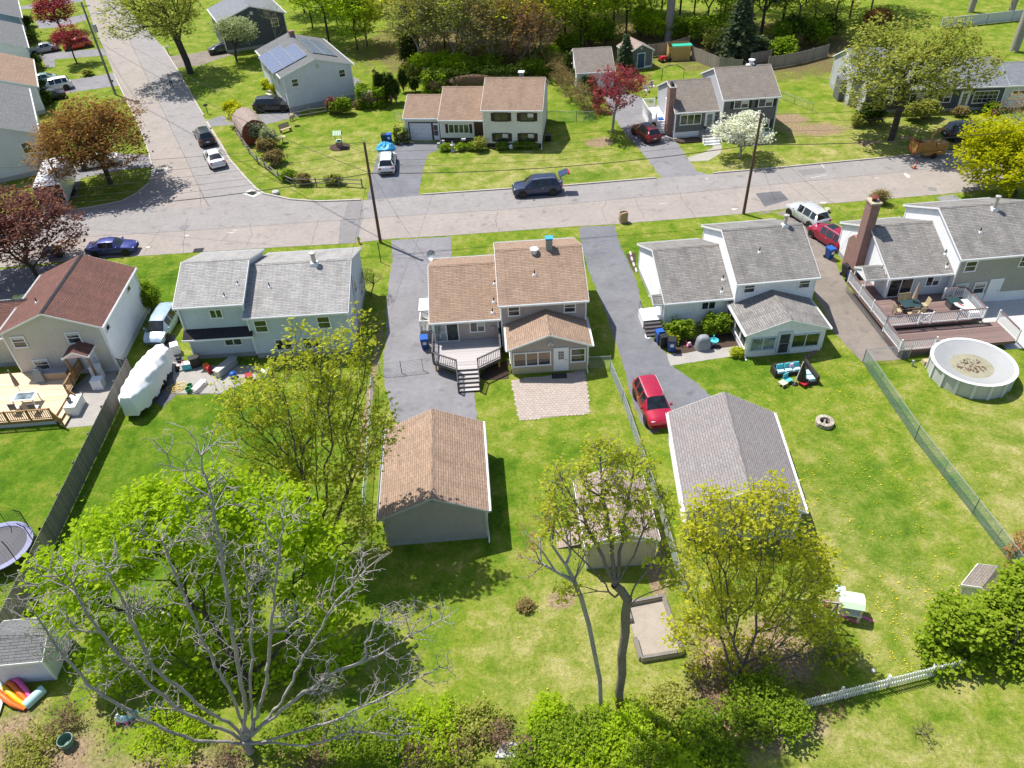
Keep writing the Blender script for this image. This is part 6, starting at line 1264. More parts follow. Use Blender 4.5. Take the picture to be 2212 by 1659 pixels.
def plant0(k, j, pos, s_, rz, px=True):
    p = P(*pos) if px else Vector((*pos, 0)); key = (k, j)
    if key not in used: used.add(key); o = proto[key]; o.location = p; o.rotation_euler = (0, 0, rz); o.scale = (s_,)*3; return o
    return dup(proto[key], p, rz, scale=s_)
WR = random.Random(5)
for u, v, k in ((708, 88, 'green'), (768, 106, 'green'), (798, 100, 'bud'), (855, 66, 'brown'), (680, 60, 'green'), (735, 60, 'green'), (900, 110, 'bud'), (930, 95, 'bud'), (965, 120, 'green'), (1000, 90, 'bud'), (1040, 110, 'brown'), (1075, 95, 'bud'), (1060, 60, 'brown'), (1110, 120, 'rust'), (1140, 105, 'rust'), (1170, 125, 'bud'), (1150, 70, 'rust'), (1215, 95, 'green'), (1256, 104, 'green'), (1265, 100, 'bud'), (1300, 80, 'green'), (1330, 75, 'green'), (1356, 82, 'green'), (1385, 60, 'green'), (1410, 70, 'green'), (1470, 60, 'green'), (1520, 70, 'green'), (1500, 40, 'green'), (1560, 60, 'green'), (1620, 55, 'bud'), (1640, 90, 'green'), (1681, 82, 'green'), (1720, 60, 'bud'), (1760, 50, 'green'), (1799, 72, 'bud'), (1830, 42, 'bud'), (880, 40, 'bud'), (940, 40, 'brown'), (1010, 40, 'bud'), (1100, 40, 'rust'), (1200, 50, 'brown'), (1250, 40, 'bud'), (1330, 30, 'green'), (1430, 30, 'bud'), (1560, 20, 'green'), (1650, 20, 'bud'), (1740, 15, 'green'), (820, 20, 'bud'), (760, 20, 'green'), (700, 15, 'green'), (660, 30, 'green'), (1880, 20, 'bud')):
    plant(k, WR.randrange(2), (u+WR.uniform(-6, 6), v+WR.uniform(-4, 4)), WR.uniform(.75, 1.12), WR.random()*6.28)
for k in range(26):
    x = -55+k*6.2+WR.uniform(-2, 2); plant(WR.choice(['bud', 'green', 'brown', 'bud']), WR.randrange(2), (x, 165+WR.uniform(0, 26)), WR.uniform(.8, 1.1), WR.random()*6.28, False)
for i, (u, v, h_, lf) in enumerate(((905, 150, 13, 'leaf_olive'), (940, 140, 14, 'leaf_brown'), (980, 150, 13, 'leaf_olive'), (1020, 140, 14, 'leaf_olive'), (1060, 152, 12, 'leaf_brown'), (1095, 145, 13, 'leaf_bud'), (1130, 150, 12, 'leaf_rust'))):
    simple('hazy_tree', ['hazy olive budding tree behind the cream garage roof', 'hazy brown budding tree left of centre behind the cream house', 'hazy olive budding tree in the middle behind the cream house', 'hazy olive tree behind the ridge of the cream house', 'hazy brown tree behind the cream house chimney', 'hazy yellow-green tree right of the cream house chimney', 'hazy rust tree between the cream house and the white garage'][i], (u, v), h_*.92, 4.8, 'grey_bark', lf, 480, .16, .2, 6, 350+i, .12, .5, 9, keep=.62, tip=.016, squash=1.3)
def big_trunk(label, px, h_, R0, seed, leaf='leaf_olive', kp=.4): return simple('tall_tree', label, px, h_, 4.5, 'grey_bark', leaf, 240, R0, .25, 5, seed, .6, .5, 7, keep=kp, tip=.02)
big_trunk('thick-trunked tall tree above the board enclosure', (1443, 89), 22, .62, 331); big_trunk('thick-trunked tree on the lawn at the right edge', (2190, 111), 20, .6, 332, kp=.2); big_trunk('tall tree at the top right beside the pale fence', (2096, 26), 20, .5, 333, kp=.2); big_trunk('tall tree in the top right corner', (2180, 38), 20, .45, 334, kp=.2)
def conifer(name, label, px, h_, rad_, leaf, seed, n=420, bare=.1, ls=.2):
    p = P(*px); g_ = np.random.default_rng(seed); t_ = thing(name, label, 'tree', (p.x, p.y, 0)); tr = MB().tube([(0, 0, 0), (0, 0, h_)], [h_*.02, .02], 8); cs = []
    for k in range(n):
        z = h_*(bare+(1-bare)*(k/n)); r_ = rad_*(1-(k/n))**.8*(.55+.5*g_.random())+.08; a = k*2.4+g_.random(); e = Vector((math.cos(a)*r_, math.sin(a)*r_, z-r_*.12))
        if k % 2 == 0: tr.tube([(0, 0, z), e], [.025, .008], 3, cap=False)
        for s_ in np.linspace(.3, 1, 5): cs.append((e.x*s_, e.y*s_, z+(e.z-z)*s_))
    tr.build('trunk', 'dark_bark', t_); obj('crown', leaves('crown', np.array(cs), ls, leaf, seed, 4, .14, .6), t_); return t_
conifer('spruce_tree', 'narrow dark conifer behind the cream garage roof', (885, 140), 9, 1.9, 'leaf_dark', 341); conifer('pine_tree', 'blue-green pine behind the dark grey house', (1590, 128), 9, 3.6, 'leaf_pine', 342, ls=.26); conifer('pine_tree', 'tall pine with pale needles deeper in the woods', (1640, 100), 15, 4, 'leaf_pine', 343, bare=.45, ls=.3); conifer('pine_tree', 'small feathery pine beside the blue-doored shed', (1350, 160), 5, 1.6, 'leaf_pine', 344, 260)
WS = [(915, 165, 2.2, 1.6, 'leaf_lime'), (945, 155, 2.0, 1.5, 'leaf_lime'), (985, 160, 2.2, 1.5, 'leaf_lime'), (1020, 165, 2.0, 1.3, 'leaf_green'), (1060, 160, 2.0, 1.4, 'leaf_green'), (1090, 150, 1.8, 1.3, 'leaf_brown'), (1170, 145, 2.4, 1.4, 'leaf_green'), (1190, 135, 2.2, 1.3, 'leaf_lime'), (1150, 165, 2.0, 1.2, 'leaf_green'), (1275, 100, 2.6, 2.2, 'leaf_lime'), (1310, 98, 2.6, 2.0, 'leaf_green'), (1385, 78, 2.8, 2.4, 'leaf_lime'), (1410, 85, 2.6, 2.2, 'leaf_lime'), (1470, 85, 2.5, 2.0, 'leaf_green'), (1520, 92, 2.8, 2.2, 'leaf_green'), (1555, 110, 2.4, 1.8, 'leaf_olive'), (1560, 85, 2.4, 2.0, 'leaf_green'), (1680, 110, 2.6, 2.2, 'leaf_green'), (1715, 105, 3.0, 2.6, 'leaf_dark'), (1750, 98, 2.8, 2.2, 'leaf_green'), (1690, 128, 2.0, 1.6, 'leaf_green'), (1780, 88, 2.4, 2.0, 'leaf_dark'), (1890, 60, 2.0, 1.5, 'leaf_rust'), (890, 170, 1.6, 1.1, 'leaf_olive'), (1640, 122, 2, 1.5, 'leaf_pine'), (1225, 115, 2.0, 1.5, 'leaf_green')]
for i, (u, v, rr, h_, lf) in enumerate(WS):
    nm = {'leaf_lime': 'bright green', 'leaf_green': 'mid green', 'leaf_dark': 'dark green', 'leaf_brown': 'brown', 'leaf_rust': 'rust-coloured', 'leaf_olive': 'olive', 'leaf_pine': 'blue-green'}[lf]
    shrub('understorey_shrub', f'{nm} understorey shrub {place_word(u, v)}', (u, v), (rr, rr*.9, h_), lf, 900, .22, 400+i, 'understorey shrubs of the woods', sp=.22)
# ---------------------------------------------------------------- dandelions, grass tufts, leaf litter (uncountable)
def scatter(name, label, regions, n, size, leaf, seed, z=.05, zj=.02, flat=2., asp=1., cat=None, excl=None):
    g_ = np.random.default_rng(seed); out_ = []; tot = sum(r_[4] for r_ in regions)
    for x, y, rx, ry, w_ in regions:
        k = int(n*w_/tot); a = g_.random(k)*6.283; r_ = np.sqrt(g_.random(k)); out_.append(np.stack([x+np.cos(a)*r_*rx, y+np.sin(a)*r_*ry, z+g_.random(k)*zj], 1))
    o = obj(name, leaves(name, np.concatenate(out_), size, leaf, seed, 1, .0, flat, asp)); tag(o, label, cat or name, kind='stuff'); return o
scatter('dandelions', 'yellow dandelion flowers scattered over the lawns', [(20, 27, 5, 8, 8), (21, 22.5, 3.5, 3.5, 10), (18, 37, 7, 7, 7), (13, 60.5, 6, 3, 6), (4, 34, 3, 6, 4), (3, 22, 4, 5, 2), (32, 33, 6, 8, 3), (4, 80, 10, 5, 3), (-18, 35, 7, 8, 1), (-20, 90, 8, 7, 1), (24, 42, 2, 3, 3), (22, 34, 4, 6, 4)], 1700, .056, 'dandelion_yellow', 500)
scatter('leaf_litter', 'dry brown leaves under the yellow shrub tree and thicket', [(11.5, 18.7, 4, 1.5, 5), (9.5, 20, 1.6, 3, 3), (1.5, 16.2, 2, .8, 2), (-14, 16, 6, 1.6, 4), (-23, 18, 4, 3, 2)], 5000, .07, 'dry_leaf', 501, .03, .03)

# ---------------------------------------------------------------- vehicles
def paint(name, col, metal=.25): 
    if name in MATS: return name
    m, t = newmat(name)
    b_ = N(t, 'BsdfPrincipled', {'Base Color': ramp(t, noise(t, N(t, 'TexCoord').outputs['Object'], 2.5, 3), [(.3, sc3(col, .9)), (.7, sc3(col, 1.08))]), 'Roughness': .32, 'Metallic': metal, 'Coat Weight': .6, 'Coat Roughness': .08})
    out(t, b_.outputs[0]); return name
for nm, col in (('blue_suv', (.022, .035, .085)), ('silver', (.62, .63, .66)), ('black_car', (.022, .024, .03)), ('dark_green_car', (.03, .034, .036)), ('white_car', (.80, .80, .80)), ('indigo', (.045, .055, .24)), ('light_blue', (.36, .47, .58)), ('cherry', (.42, .012, .045)), ('deep_red', (.20, .010, .016)), ('maroon_red', (.36, .012, .05)), ('orange_red', (.55, .06, .02)), ('grey_car', (.30, .32, .33)), ('green_car', (.20, .33, .27)), ('pearl', (.70, .71, .73))): paint(nm, col)
mat('head_lamp', (.75, .76, .78), .1, .03, spec=.8); mat('tail_lamp', (.35, .01, .012), .2, .1); mat('plate', (.65, .68, .72), .5)
# stations: x, z bottom, z shoulder, half width, z roof, half roof width ; g = glass band flags
PROF = {
 'suv': (4.75, 1.9, [(-2.37, .42, .78, .74, .82, .60), (-2.30, .30, .92, .86, .98, .70), (-2.16, .24, 1.02, .91, 1.10, .72), (-1.86, .22, 1.06, .93, 1.64, .60), (-1.25, .2, 1.06, .94, 1.70, .63), (-1.15, .2, 1.06, .94, 1.705, .635), (-.28, .2, 1.04, .95, 1.71, .64), (-.16, .2, 1.04, .95, 1.71, .64), (.52, .2, 1.02, .95, 1.65, .62), (1.22, .2, 1.0, .94, 1.06, .74), (1.75, .22, .95, .92, 1.0, .66), (2.15, .24, .86, .88, .90, .60), (2.32, .3, .74, .8, .77, .55), (2.37, .4, .62, .68, .64, .5)], 2, 8),
 'sedan': (4.7, 1.8, [(-2.35, .40, .72, .70, .76, .55), (-2.25, .28, .86, .82, .92, .66), (-1.72, .22, .93, .88, 1.0, .66), (-1.05, .2, .95, .89, 1.36, .55), (-.95, .2, .95, .89, 1.38, .56), (-.2, .2, .93, .9, 1.45, .57), (-.1, .2, .93, .9, 1.45, .57), (.45, .2, .92, .9, 1.38, .56), (1.15, .2, .89, .89, .95, .70), (1.75, .22, .82, .86, .88, .62), (2.15, .25, .72, .8, .76, .55), (2.3, .32, .62, .72, .65, .5), (2.35, .4, .52, .62, .54, .45)], 2, 7),
 'van': (5.0, 1.95, [(-2.5, .42, .82, .8, .86, .66), (-2.44, .3, 1.0, .9, 1.06, .74), (-2.35, .24, 1.05, .93, 1.14, .75), (-2.1, .22, 1.08, .95, 1.68, .66), (-1.3, .2, 1.08, .96, 1.75, .68), (-1.2, .2, 1.08, .96, 1.75, .68), (-.15, .2, 1.06, .97, 1.75, .68), (-.05, .2, 1.06, .97, 1.75, .68), (.7, .2, 1.03, .96, 1.64, .65), (1.55, .2, 1.0, .95, 1.05, .76), (2.05, .23, .88, .9, .92, .66), (2.35, .28, .76, .82, .8, .58), (2.5, .4, .6, .68, .63, .5)], 2, 8)}
def car_meshes(kind, col):
    L_, W_, st, gr, gf = PROF[kind]; parts = {}
    def add(nm, mname, quad): parts.setdefault((nm, mname), MB()).quadv(quad)
    def pts(s_):
        x, zb, zs, hw, zr, hr = s_
        return [(0, zb), (hw*.86, zb), (hw, zb+.2), (hw*1.0, zs-.18), (hw*.955, zs), (hr, zr-.05), (hr*.75, zr-.005), (0, zr+.02)]
    for i in range(len(st)-1):
        A, B = st[i], st[i+1]; pa, pb = pts(A), pts(B)
        for sg in (1, -1):
            for j in range(7):
                q = [(A[0], sg*pa[j][0], pa[j][1]), (B[0], sg*pb[j][0], pb[j][1]), (B[0], sg*pb[j+1][0], pb[j+1][1]), (A[0], sg*pa[j+1][0], pa[j+1][1])]
                if sg < 0: pass
                else: q = q[::-1]
                nm, mn = 'body', col
                pil = B[0]-A[0] < .14
                if j == 4 and gr+1 <= i < gf and not pil: nm, mn = 'side_window', 'car_glass'
                if j in (5, 6) and i == gf: nm, mn = 'windshield', 'car_glass'
                if j == 4 and i in (gf, gr): nm, mn = 'body', col
                if j in (5, 6) and i == gr: nm, mn = 'rear_window', 'car_glass'
                if j in (5, 6) and i == gf-1 and False: pass
                if j == 0: mn = col
                if nm == 'side_window': nm = f'side_window|{i}{sg}'
                add(nm, mn, q)
    for s_, rev in ((st[0], 1), (st[-1], 0)):
        p_ = pts(s_); ring = [(s_[0], y, z) for y, z in p_]+[(s_[0], -y, z) for y, z in p_[-2:0:-1]]
        parts[('body', col)].quadv(ring[::-1] if rev else ring)
    out_ = []
    for (nm, mn), mb in parts.items():
        bm = bmesh.new(); me = mb.mesh(nm.split('|')[0], mn); bm.from_mesh(me); bmesh.ops.remove_doubles(bm, verts=bm.verts, dist=.001); bmesh.ops.recalc_face_normals(bm, faces=bm.faces) if nm == 'body' else None; bm.to_mesh(me); bm.free()
        me.shade_smooth(); me.set_sharp_from_angle(angle=R(38)); out_.append((nm.split('|')[0], me))
    return out_
def car(kind, name, label, px, head, col, scale=1., rail=False, rim='rim', hatch=False, z=.012, sunroof=False):
    p = P(*px); t_ = thing(name, label, 'car', (p.x, p.y, z), R(head)); t_.scale = (scale,)*3; L_, W_, st, gr, gf = PROF[kind]
    key = ('car', kind, col)
    if key not in _cache: _cache[key] = car_meshes(kind, col)
    for nm, me in _cache[key]: obj(nm, me, t_)
    rw = .36 if kind != 'sedan' else .32; hw = W_/2
    if 'wheel' not in _cache:
        _cache['wheel'] = MB().lathe([(.24, -.1), (.33, -.11), (.36, -.07), (.36, .07), (.33, .11), (.24, .1)], 20, close=True).mesh('wheel', 'rubber', 50)
        for rm in ('rim', 'dark_rim'):
            mb = MB().lathe([(.0, .07), (.05, .08), (.06, .05)], 12)
            for k in range(10): a = k*math.pi/5; mb.extr([(math.cos(a-.12)*.05, math.sin(a-.12)*.05, .07), (math.cos(a+.12)*.05, math.sin(a+.12)*.05, .07), (math.cos(a+.11)*.24, math.sin(a+.11)*.24, .085), (math.cos(a-.11)*.24, math.sin(a-.11)*.24, .085)], (0, 0, -.03))
            mb.lathe([(.22, .06), (.25, .1), (.25, .06)], 20); _cache[rm+'m'] = mb.mesh('rim', rm); 
        _cache['hub'] = MB().lathe([(0, .03), (.24, .03)], 16).mesh('brake_disc', 'dark_metal')
    wx = L_*.305
    for sx in (-wx, wx*1.02):
        for sg in (1, -1):
            MB().lathe([(0, 0), (rw*1.2, 0), (rw*1.2, .02), (0, .02)], 18).build('wheel_arch', 'black', t_)
            a = t_.children[-1] if False else bpy.data.objects[-1] if False else None
            o = obj('wheel', _cache['wheel'], t_, (sx, sg*(hw-.075), rw)); o.rotation_euler = (R(-90*sg), 0, 0); s_ = rw/.36; o.scale = (s_,)*3
            obj('rim', _cache[rim+'m'], o); obj('brake_disc', _cache['hub'], o)
    arches = [c for c in t_.children if c.name.startswith('wheel_arch')]
    for c, (sx, sg) in zip(arches, ((-wx, 1), (-wx, -1), (wx*1.02, 1), (wx*1.02, -1))): c.location = (sx, sg*(hw-.012 if kind != 'sedan' else hw-.008), rw+.02); c.rotation_euler = (R(-90*sg), 0, 0)
    f, r_ = st[-3], st[1]
    for sg in (1, -1):
        MB().box((f[0]-.12, sg*f[3]*.62-.17, f[2]-.16), (f[0]+.1, sg*f[3]*.62+.17, f[2]-.02), top=.02).build('headlight', 'head_lamp', t_)
        MB().box((r_[0]-.05, sg*r_[3]*.8-.13, r_[2]-.12), (r_[0]+.12, sg*r_[3]*.8+.13, r_[2]+.06), top=.01).build('taillight', 'tail_lamp', t_)
        MB().box((st[gf][0]+.3, sg*(hw+.02), st[gf][2]), (st[gf][0]+.45, sg*(hw+.2), st[gf][2]+.14), top=.02).build('mirror', col, t_)
        MB().box((-.55, sg*(hw-.005), st[5][2]-.2), (-.38, sg*(hw+.012), st[5][2]-.16)).build('door_handle', 'rim', t_)
        if rail: MB().tube([(-1.7, sg*.58, st[4][4]-.02), (-1.5, sg*.6, st[4][4]+.07), (.2, sg*.6, st[6][4]+.06), (.4, sg*.58, st[8][4]-.0)], .022, 6).build('roof_rail', 'rim', t_)
    MB().box((r_[0]-.09, -.17, r_[2]-.28), (r_[0]-.07, .17, r_[2]-.15)).build('licence_plate', 'plate', t_)
    MB().box((f[0]+.0, -.45, .38), (f[0]+.095, .45, .58)).build('grille', 'black', t_)
    MB().box((st[0][0]-.02, -.7, .38), (st[0][0]+.2, .7, .55), top=.02).build('rear_bumper', 'black' if kind == 'suv' else col, t_)
    if sunroof: MB().box((-.55, -.42, st[6][4]+.012), (.3, .42, st[6][4]+.022)).build('sunroof', 'car_glass', t_)
    return t_
def hd(a, b): d = P(*b)-P(*a); return math.degrees(math.atan2(d.y, d.x))
sd_h = hd((480, 320), (425, 225))
c1 = car('suv', 'parked_suv', 'dark blue SUV with open tailgate on the main road', (1160, 417), 184, 'blue_suv', 1.07, True, 'dark_rim')
tg = MB().extr([(-2.1, -.6, 1.68), (-2.1, .6, 1.68), (-2.95, .55, 2.0), (-2.95, -.55, 2.0)], (0, 0, .06)).build('tailgate', 'blue_suv', c1); MB().extr([(-2.25, -.5, 1.66), (-2.25, .5, 1.66), (-2.6, .48, 1.8), (-2.6, -.48, 1.8)], (0, 0, .01)).build('rear_window', 'car_glass', tg); MB().box((-3.1, -.5, 1.85), (-2.95, .5, 2.02)).build('taillight', 'tail_lamp', tg)
car('suv', 'parked_suv', 'silver SUV parked on the cream house driveway', (838, 362), 93, 'pearl', 1.0, True)
car('suv', 'parked_suv', 'black SUV parked beside the solar house', (592, 238), -4, 'dark_green_car', 1.05); car('suv', 'parked_suv', 'black SUV parked on the side street above the white sedan', (445, 305), sd_h, 'black_car', 1.0, True)
car('sedan', 'parked_sedan', 'white sedan parked on the side street', (466, 351), sd_h, 'pearl', 1.04); car('sedan', 'parked_sedan', 'indigo blue sedan parked on the near left of the road', (247, 545), 2, 'indigo', .98)
car('van', 'parked_minivan', 'light blue minivan parked beside the pale blue house', (356, 716), -92, 'light_blue', .92); car('suv', 'parked_suv', 'cherry red SUV facing the camera beside the grey-roofed garage', (1408, 884), -84, 'cherry', .97, True, 'dark_rim')
car('suv', 'parked_suv', 'silver SUV at the street end of the brown driveway', (1741, 476), 111, 'silver', .98); car('suv', 'parked_suv', 'magenta red SUV beside the brick chimney', (1789, 523), 111, 'maroon_red', .93, True, sunroof=True)
car('suv', 'parked_suv', 'dark red SUV on the driveway of the dark grey house', (1394, 297), 108, 'deep_red', .97, sunroof=True)
car('suv', 'parked_suv', 'white SUV on the far left driveway', (121, 195), 207, 'white_car'); car('sedan', 'parked_sedan', 'grey covered sedan on the far left driveway', (97, 113), 207, 'grey_car'); car('suv', 'parked_suv', 'orange-red SUV behind the small crimson tree', (170, 104), 207, 'orange_red', .95)
car('sedan', 'parked_sedan', 'pale green car nose to the light brown roofed house', (92, 180), 207, 'green_car', .95); car('sedan', 'parked_sedan', 'white car under the bronze-leaved tree', (215, 358), 200, 'white_car'); car('sedan', 'parked_sedan', 'dark car beside the lavender-white house', (108, 216), 207, 'black_car', .95); car('sedan', 'parked_sedan', 'dark green car under the pale olive tree', (483, 113), 25, 'dark_green_car', .95)
car('suv', 'parked_pickup', 'black vehicle behind the wood chipper', (2085, 298), 4, 'black_car', 1.1)
tp = [P(81, 346, 2.9), P(137, 338, 2.9), P(142, 391, 2.9), P(82, 402, 2.9)]; c_ = sum(tp, Vector())/4; an = math.atan2((tp[1]-tp[0]).y, (tp[1]-tp[0]).x); wx, wy = (tp[1]-tp[0]).length, (tp[3]-tp[0]).length
TR = thing('box_trailer', 'white box trailer with ribbed roof beside the bronze-leaved tree', 'trailer', (c_.x, c_.y, 0), an)
MB().box((-wx/2, -wy/2, .7), (wx/2, wy/2, 2.86)).build('box', 'white_car', TR); MB().box((-wx/2+.05, -wy/2-.02, .75), (wx/2-.05, -wy/2, 2.75)).build('rear_door', 'black', TR)
for k in range(9): MB().box((-wx/2+.02, -wy/2+.1+k*(wy-.2)/9, 2.861), (wx/2-.02, -wy/2+.16+k*(wy-.2)/9, 2.89)).build('roof_rib', 'white_trim', TR)
for sg in (-1, 1):
    for yy in (-.5, .5): MB().tube([(sg*(wx/2-.25), yy, .38), (sg*(wx/2+.0), yy, .38)], .38, 14).build('wheel', 'rubber', TR)
MB().box((-wx/2, -wy/2-1.0, .55), (wx/2, -wy/2-.02, .65)).build('tail_ramp', 'concrete', TR)
# covered boat
BT = thing('covered_boat', 'boat on a trailer shrouded in a white tarp beside the board fence', 'boat', (-26.75, 45.3, 0), R(-3))
g_ = np.random.default_rng(77); mb = MB(); ns, nc = 34, 22; V_ = []
for i in range(ns+1):
    t_ = i/ns; y = -3.3+6.6*t_; w_ = 1.02*(1-abs(2*t_-1)**3.5*.5); h_ = 2.05-.3*t_+.25*math.sin(t_*3.1); lo = .35+.25*abs(math.sin(i*1.7))*.5+.12*math.sin(i*.9)
    for j in range(nc+1):
        a = math.pi*j/nc; cx = math.copysign(abs(math.cos(a))**.7, math.cos(a)); z = lo+(h_-lo)*math.sin(a)**.55
        wr = .035*math.sin(j*1.1+i*.5)+.03*math.sin(i*1.3-j*.8)+.008*g_.normal(); V_.append((cx*(w_+wr), y+.06*math.sin(j+i*.5)*(abs(2*t_-1)), z+wr*.6))
mb.v = V_
for i in range(ns):
    for j in range(nc): a = i*(nc+1)+j; mb.f.append((a, a+1, a+nc+2, a+nc+1)); mb.m.append(0)
mb.quadv([V_[j] for j in range(nc+1)]); mb.quadv([V_[ns*(nc+1)+j] for j in range(nc, -1, -1)])
mb.build('tarp', 'tarp_white', BT, smooth=50)
for sg in (-1, 1): MB().tube([(sg*.8, .3, .3), (sg*1.02, .3, .3)], .3, 14).build('wheel', 'rubber', BT)
MB().bar((0, -3.0, .4), (0, 3.6, .4), .12).build('trailer_beam', 'galvanised', BT)
# wood chipper
p = P(2005, 337); WC = thing('wood_chipper', 'yellow wood chipper with red-edged feed chute parked at the kerb', 'machine', (p.x, p.y, .012), R(4))
MB().extr([(-2.3, -.95, .75), (-2.3, .95, .75), (-2.3, .95, 2.1), (-2.3, -.95, 2.1)], (.1, 0, 0)).build('chute_back', 'chip_yellow', WC)
MB().extr([(-2.3, -.95, .75), (-2.3, -.95, 2.1), (-1.2, -.5, 1.9), (-1.2, -.5, 1.0)], (0, .05, 0)).build('chute_side', 'chip_yellow', WC); MB().extr([(-2.3, .95, .75), (-2.3, .95, 2.1), (-1.2, .5, 1.9), (-1.2, .5, 1.0)], (0, -.05, 0)).build('chute_side', 'chip_yellow', WC)
MB().tube([(-2.33, -.97, .75), (-2.33, -.97, 2.12), (-2.33, .97, 2.12), (-2.33, .97, .75), (-2.33, -.97, .75)], .06, 6).build('chute_rim', 'chip_red', WC)
MB().box((-1.3, -.6, .8), (.3, .6, 1.9), top=.12).build('drum_housing', 'chip_yellow', WC); MB().box((.3, -.55, .8), (1.9, .55, 1.7), top=.06).build('engine_cover', 'chip_yellow', WC); MB().tube([(-.2, 0, 1.8), (-.1, .2, 2.5), (.7, .6, 2.95), (1.6, .9, 3.0)], [.2, .18, .16, .15], 10).build('discharge_chute', 'chip_yellow', WC)
MB().box((-1.2, -.95, .5), (1.4, -.62, .85)).build('fender', 'chip_yellow', WC)
for sg in (-1, 1): MB().tube([(.1, sg*.7, .38), (.1, sg*.95, .38)], .38, 14).build('wheel', 'rubber', WC)
MB().bar((1.9, 0, .6), (3.2, 0, .55), .12).build('tow_bar', 'dark_metal', WC); WC.scale = (.88,)*3
# ---------------------------------------------------------------- people
def person(name, label, px, head, pose, top, legs, z=.014, hgt=1.75):
    p = P(*px); t_ = thing(name, label, 'person', (p.x, p.y, z), R(head)); bm = bmesh.new(); sk = bm.verts.layers.skin.verify(); J = {}
    def v(n, co, r_, par=None):
        x = bm.verts.new(co); x[sk].radius = (r_, r_); J[n] = x
        if par: bm.edges.new((J[par], x))
        return x
    v('pel', (0, 0, .95), .13); v('wai', (.0, 0, 1.1), .125, 'pel'); v('che', (.02+pose*.08, 0, 1.3), .15, 'wai'); v('nk', (.03+pose*.12, 0, 1.47), .06, 'che'); v('hd', (.06+pose*.16, 0, 1.57), .085, 'nk'); v('hd2', (.05+pose*.16, 0, 1.68), .09, 'hd')
    for s_, sg in (('l', 1), ('r', -1)):
        k = pose*sg; v('sh'+s_, (.03+pose*.1, sg*.19, 1.4), .065, 'che'); v('el'+s_, (.06+pose*.3-k*.1, sg*.25, 1.14+pose*.1), .05, 'sh'+s_); v('wr'+s_, (.2+pose*.3-k*.08, sg*.22, .98+pose*.22), .035, 'el'+s_); v('ha'+s_, (.25+pose*.3-k*.08, sg*.22, .93+pose*.22), .04, 'wr'+s_)
        for f in range(4): v(f'f{f}{s_}', (.3+pose*.3-k*.08, sg*.22+(f-1.5)*.022, .87+pose*.22-.01*abs(f-1.4)), .009, 'ha'+s_)
        v('th'+s_, (.29+pose*.3-k*.08, sg*.17, .94+pose*.22), .01, 'wr'+s_)
        st_ = sg*.16*(1-abs(pose)); v('hi'+s_, (0, sg*.1, .9), .095, 'pel'); v('kn'+s_, (.05+st_*.7, sg*.11, .5), .07, 'hi'+s_); v('an'+s_, (st_*1.3, sg*.11, .09), .048, 'kn'+s_); v('to'+s_, (.17+st_*1.3, sg*.12, .045), .042, 'an'+s_)
    me = bpy.data.meshes.new('body'); bm.to_mesh(me); bm.free(); o = obj('body', me, t_)
    for x in me.skin_vertices[0].data: x.use_root = False
    me.skin_vertices[0].data[0].use_root = True
    o.modifiers.new('skin', 'SKIN'); s_ = o.modifiers.new('sub', 'SUBSURF'); s_.levels = 1; s_.render_levels = 1
    dg = bpy.context.evaluated_depsgraph_get(); dg.update(); m2 = bpy.data.meshes.new_from_object(o.evaluated_get(dg)); o.modifiers.clear(); o.data = m2
    m2.materials.clear()
    for k in ('skin', top, legs, 'black', 'hair'): m2.materials.append(MATS[k])
    for f in m2.polygons:
        z_ = f.center.z; y_ = abs(f.center.y); x_ = f.center.x
        f.material_index = 3 if z_ < .09 else 2 if z_ < .98 and y_ < .17 and x_ < .28 else 1 if z_ < 1.44 and not (y_ > .16 and z_ < 1.0+pose*.22) else 4 if z_ > 1.66 or (z_ > 1.52 and x_ < .02+pose*.15) else 0
        f.use_smooth = True
    t_.scale = (hgt/1.76,)*3; return t_
person('person', 'person in pale top loading the open tailgate of the blue SUV', (1214, 414.5), 185, .9, 'shirt_pale', 'trousers_grey'); person('person', 'person in white top and dark trousers walking on the side street', (372, 189), -60, .0, 'shirt_pale', 'trousers_dark')
# ---------------------------------------------------------------- bins
def bin_(name, label, px, body, lid, rz=0, s_=1., grp='wheeled bins', z=.01, loc=None):
    p = P(*px) if loc is None else Vector(loc); t_ = thing(name, label, 'bin', (p.x, p.y, z), R(rz), grp); t_.scale = (s_,)*3
    mb = MB(); mb.extr([(-.24, -.28, .1), (.24, -.28, .1), (.24, .24, .1), (-.24, .24, .1)], (0, 0, .02)); b_ = [(-.24, -.26), (.24, -.26), (.24, .24), (-.24, .24)]; t2 = [(-.31, -.36), (.31, -.36), (.31, .34), (-.31, .34)]
    i = len(mb.v); mb.v += [(x, y, .1) for x, y in b_]+[(x, y, 1.0) for x, y in t2]
    for k in range(4): mb.f.append((i+k, i+(k+1) % 4, i+4+(k+1) % 4, i+4+k)); mb.m.append(0)
    mb.build('tub', body, t_); MB().box((-.33, -.4, 1.0), (.33, .38, 1.09), top=.04).build('lid', lid, t_); MB().tube([(-.3, .42, 1.0), (.3, .42, 1.0)], .02, 6).build('handle', body, t_)
    for sg in (-1, 1): MB().tube([(sg*.22, .28, .13), (sg*.3, .28, .13)], .13, 12).build('wheel', 'rubber', t_)
    MB().box((-.13, -.345, .55), (.13, -.335, .8)).build('sticker', 'white_plastic', t_) if body == 'bin_blue' else None
    return t_
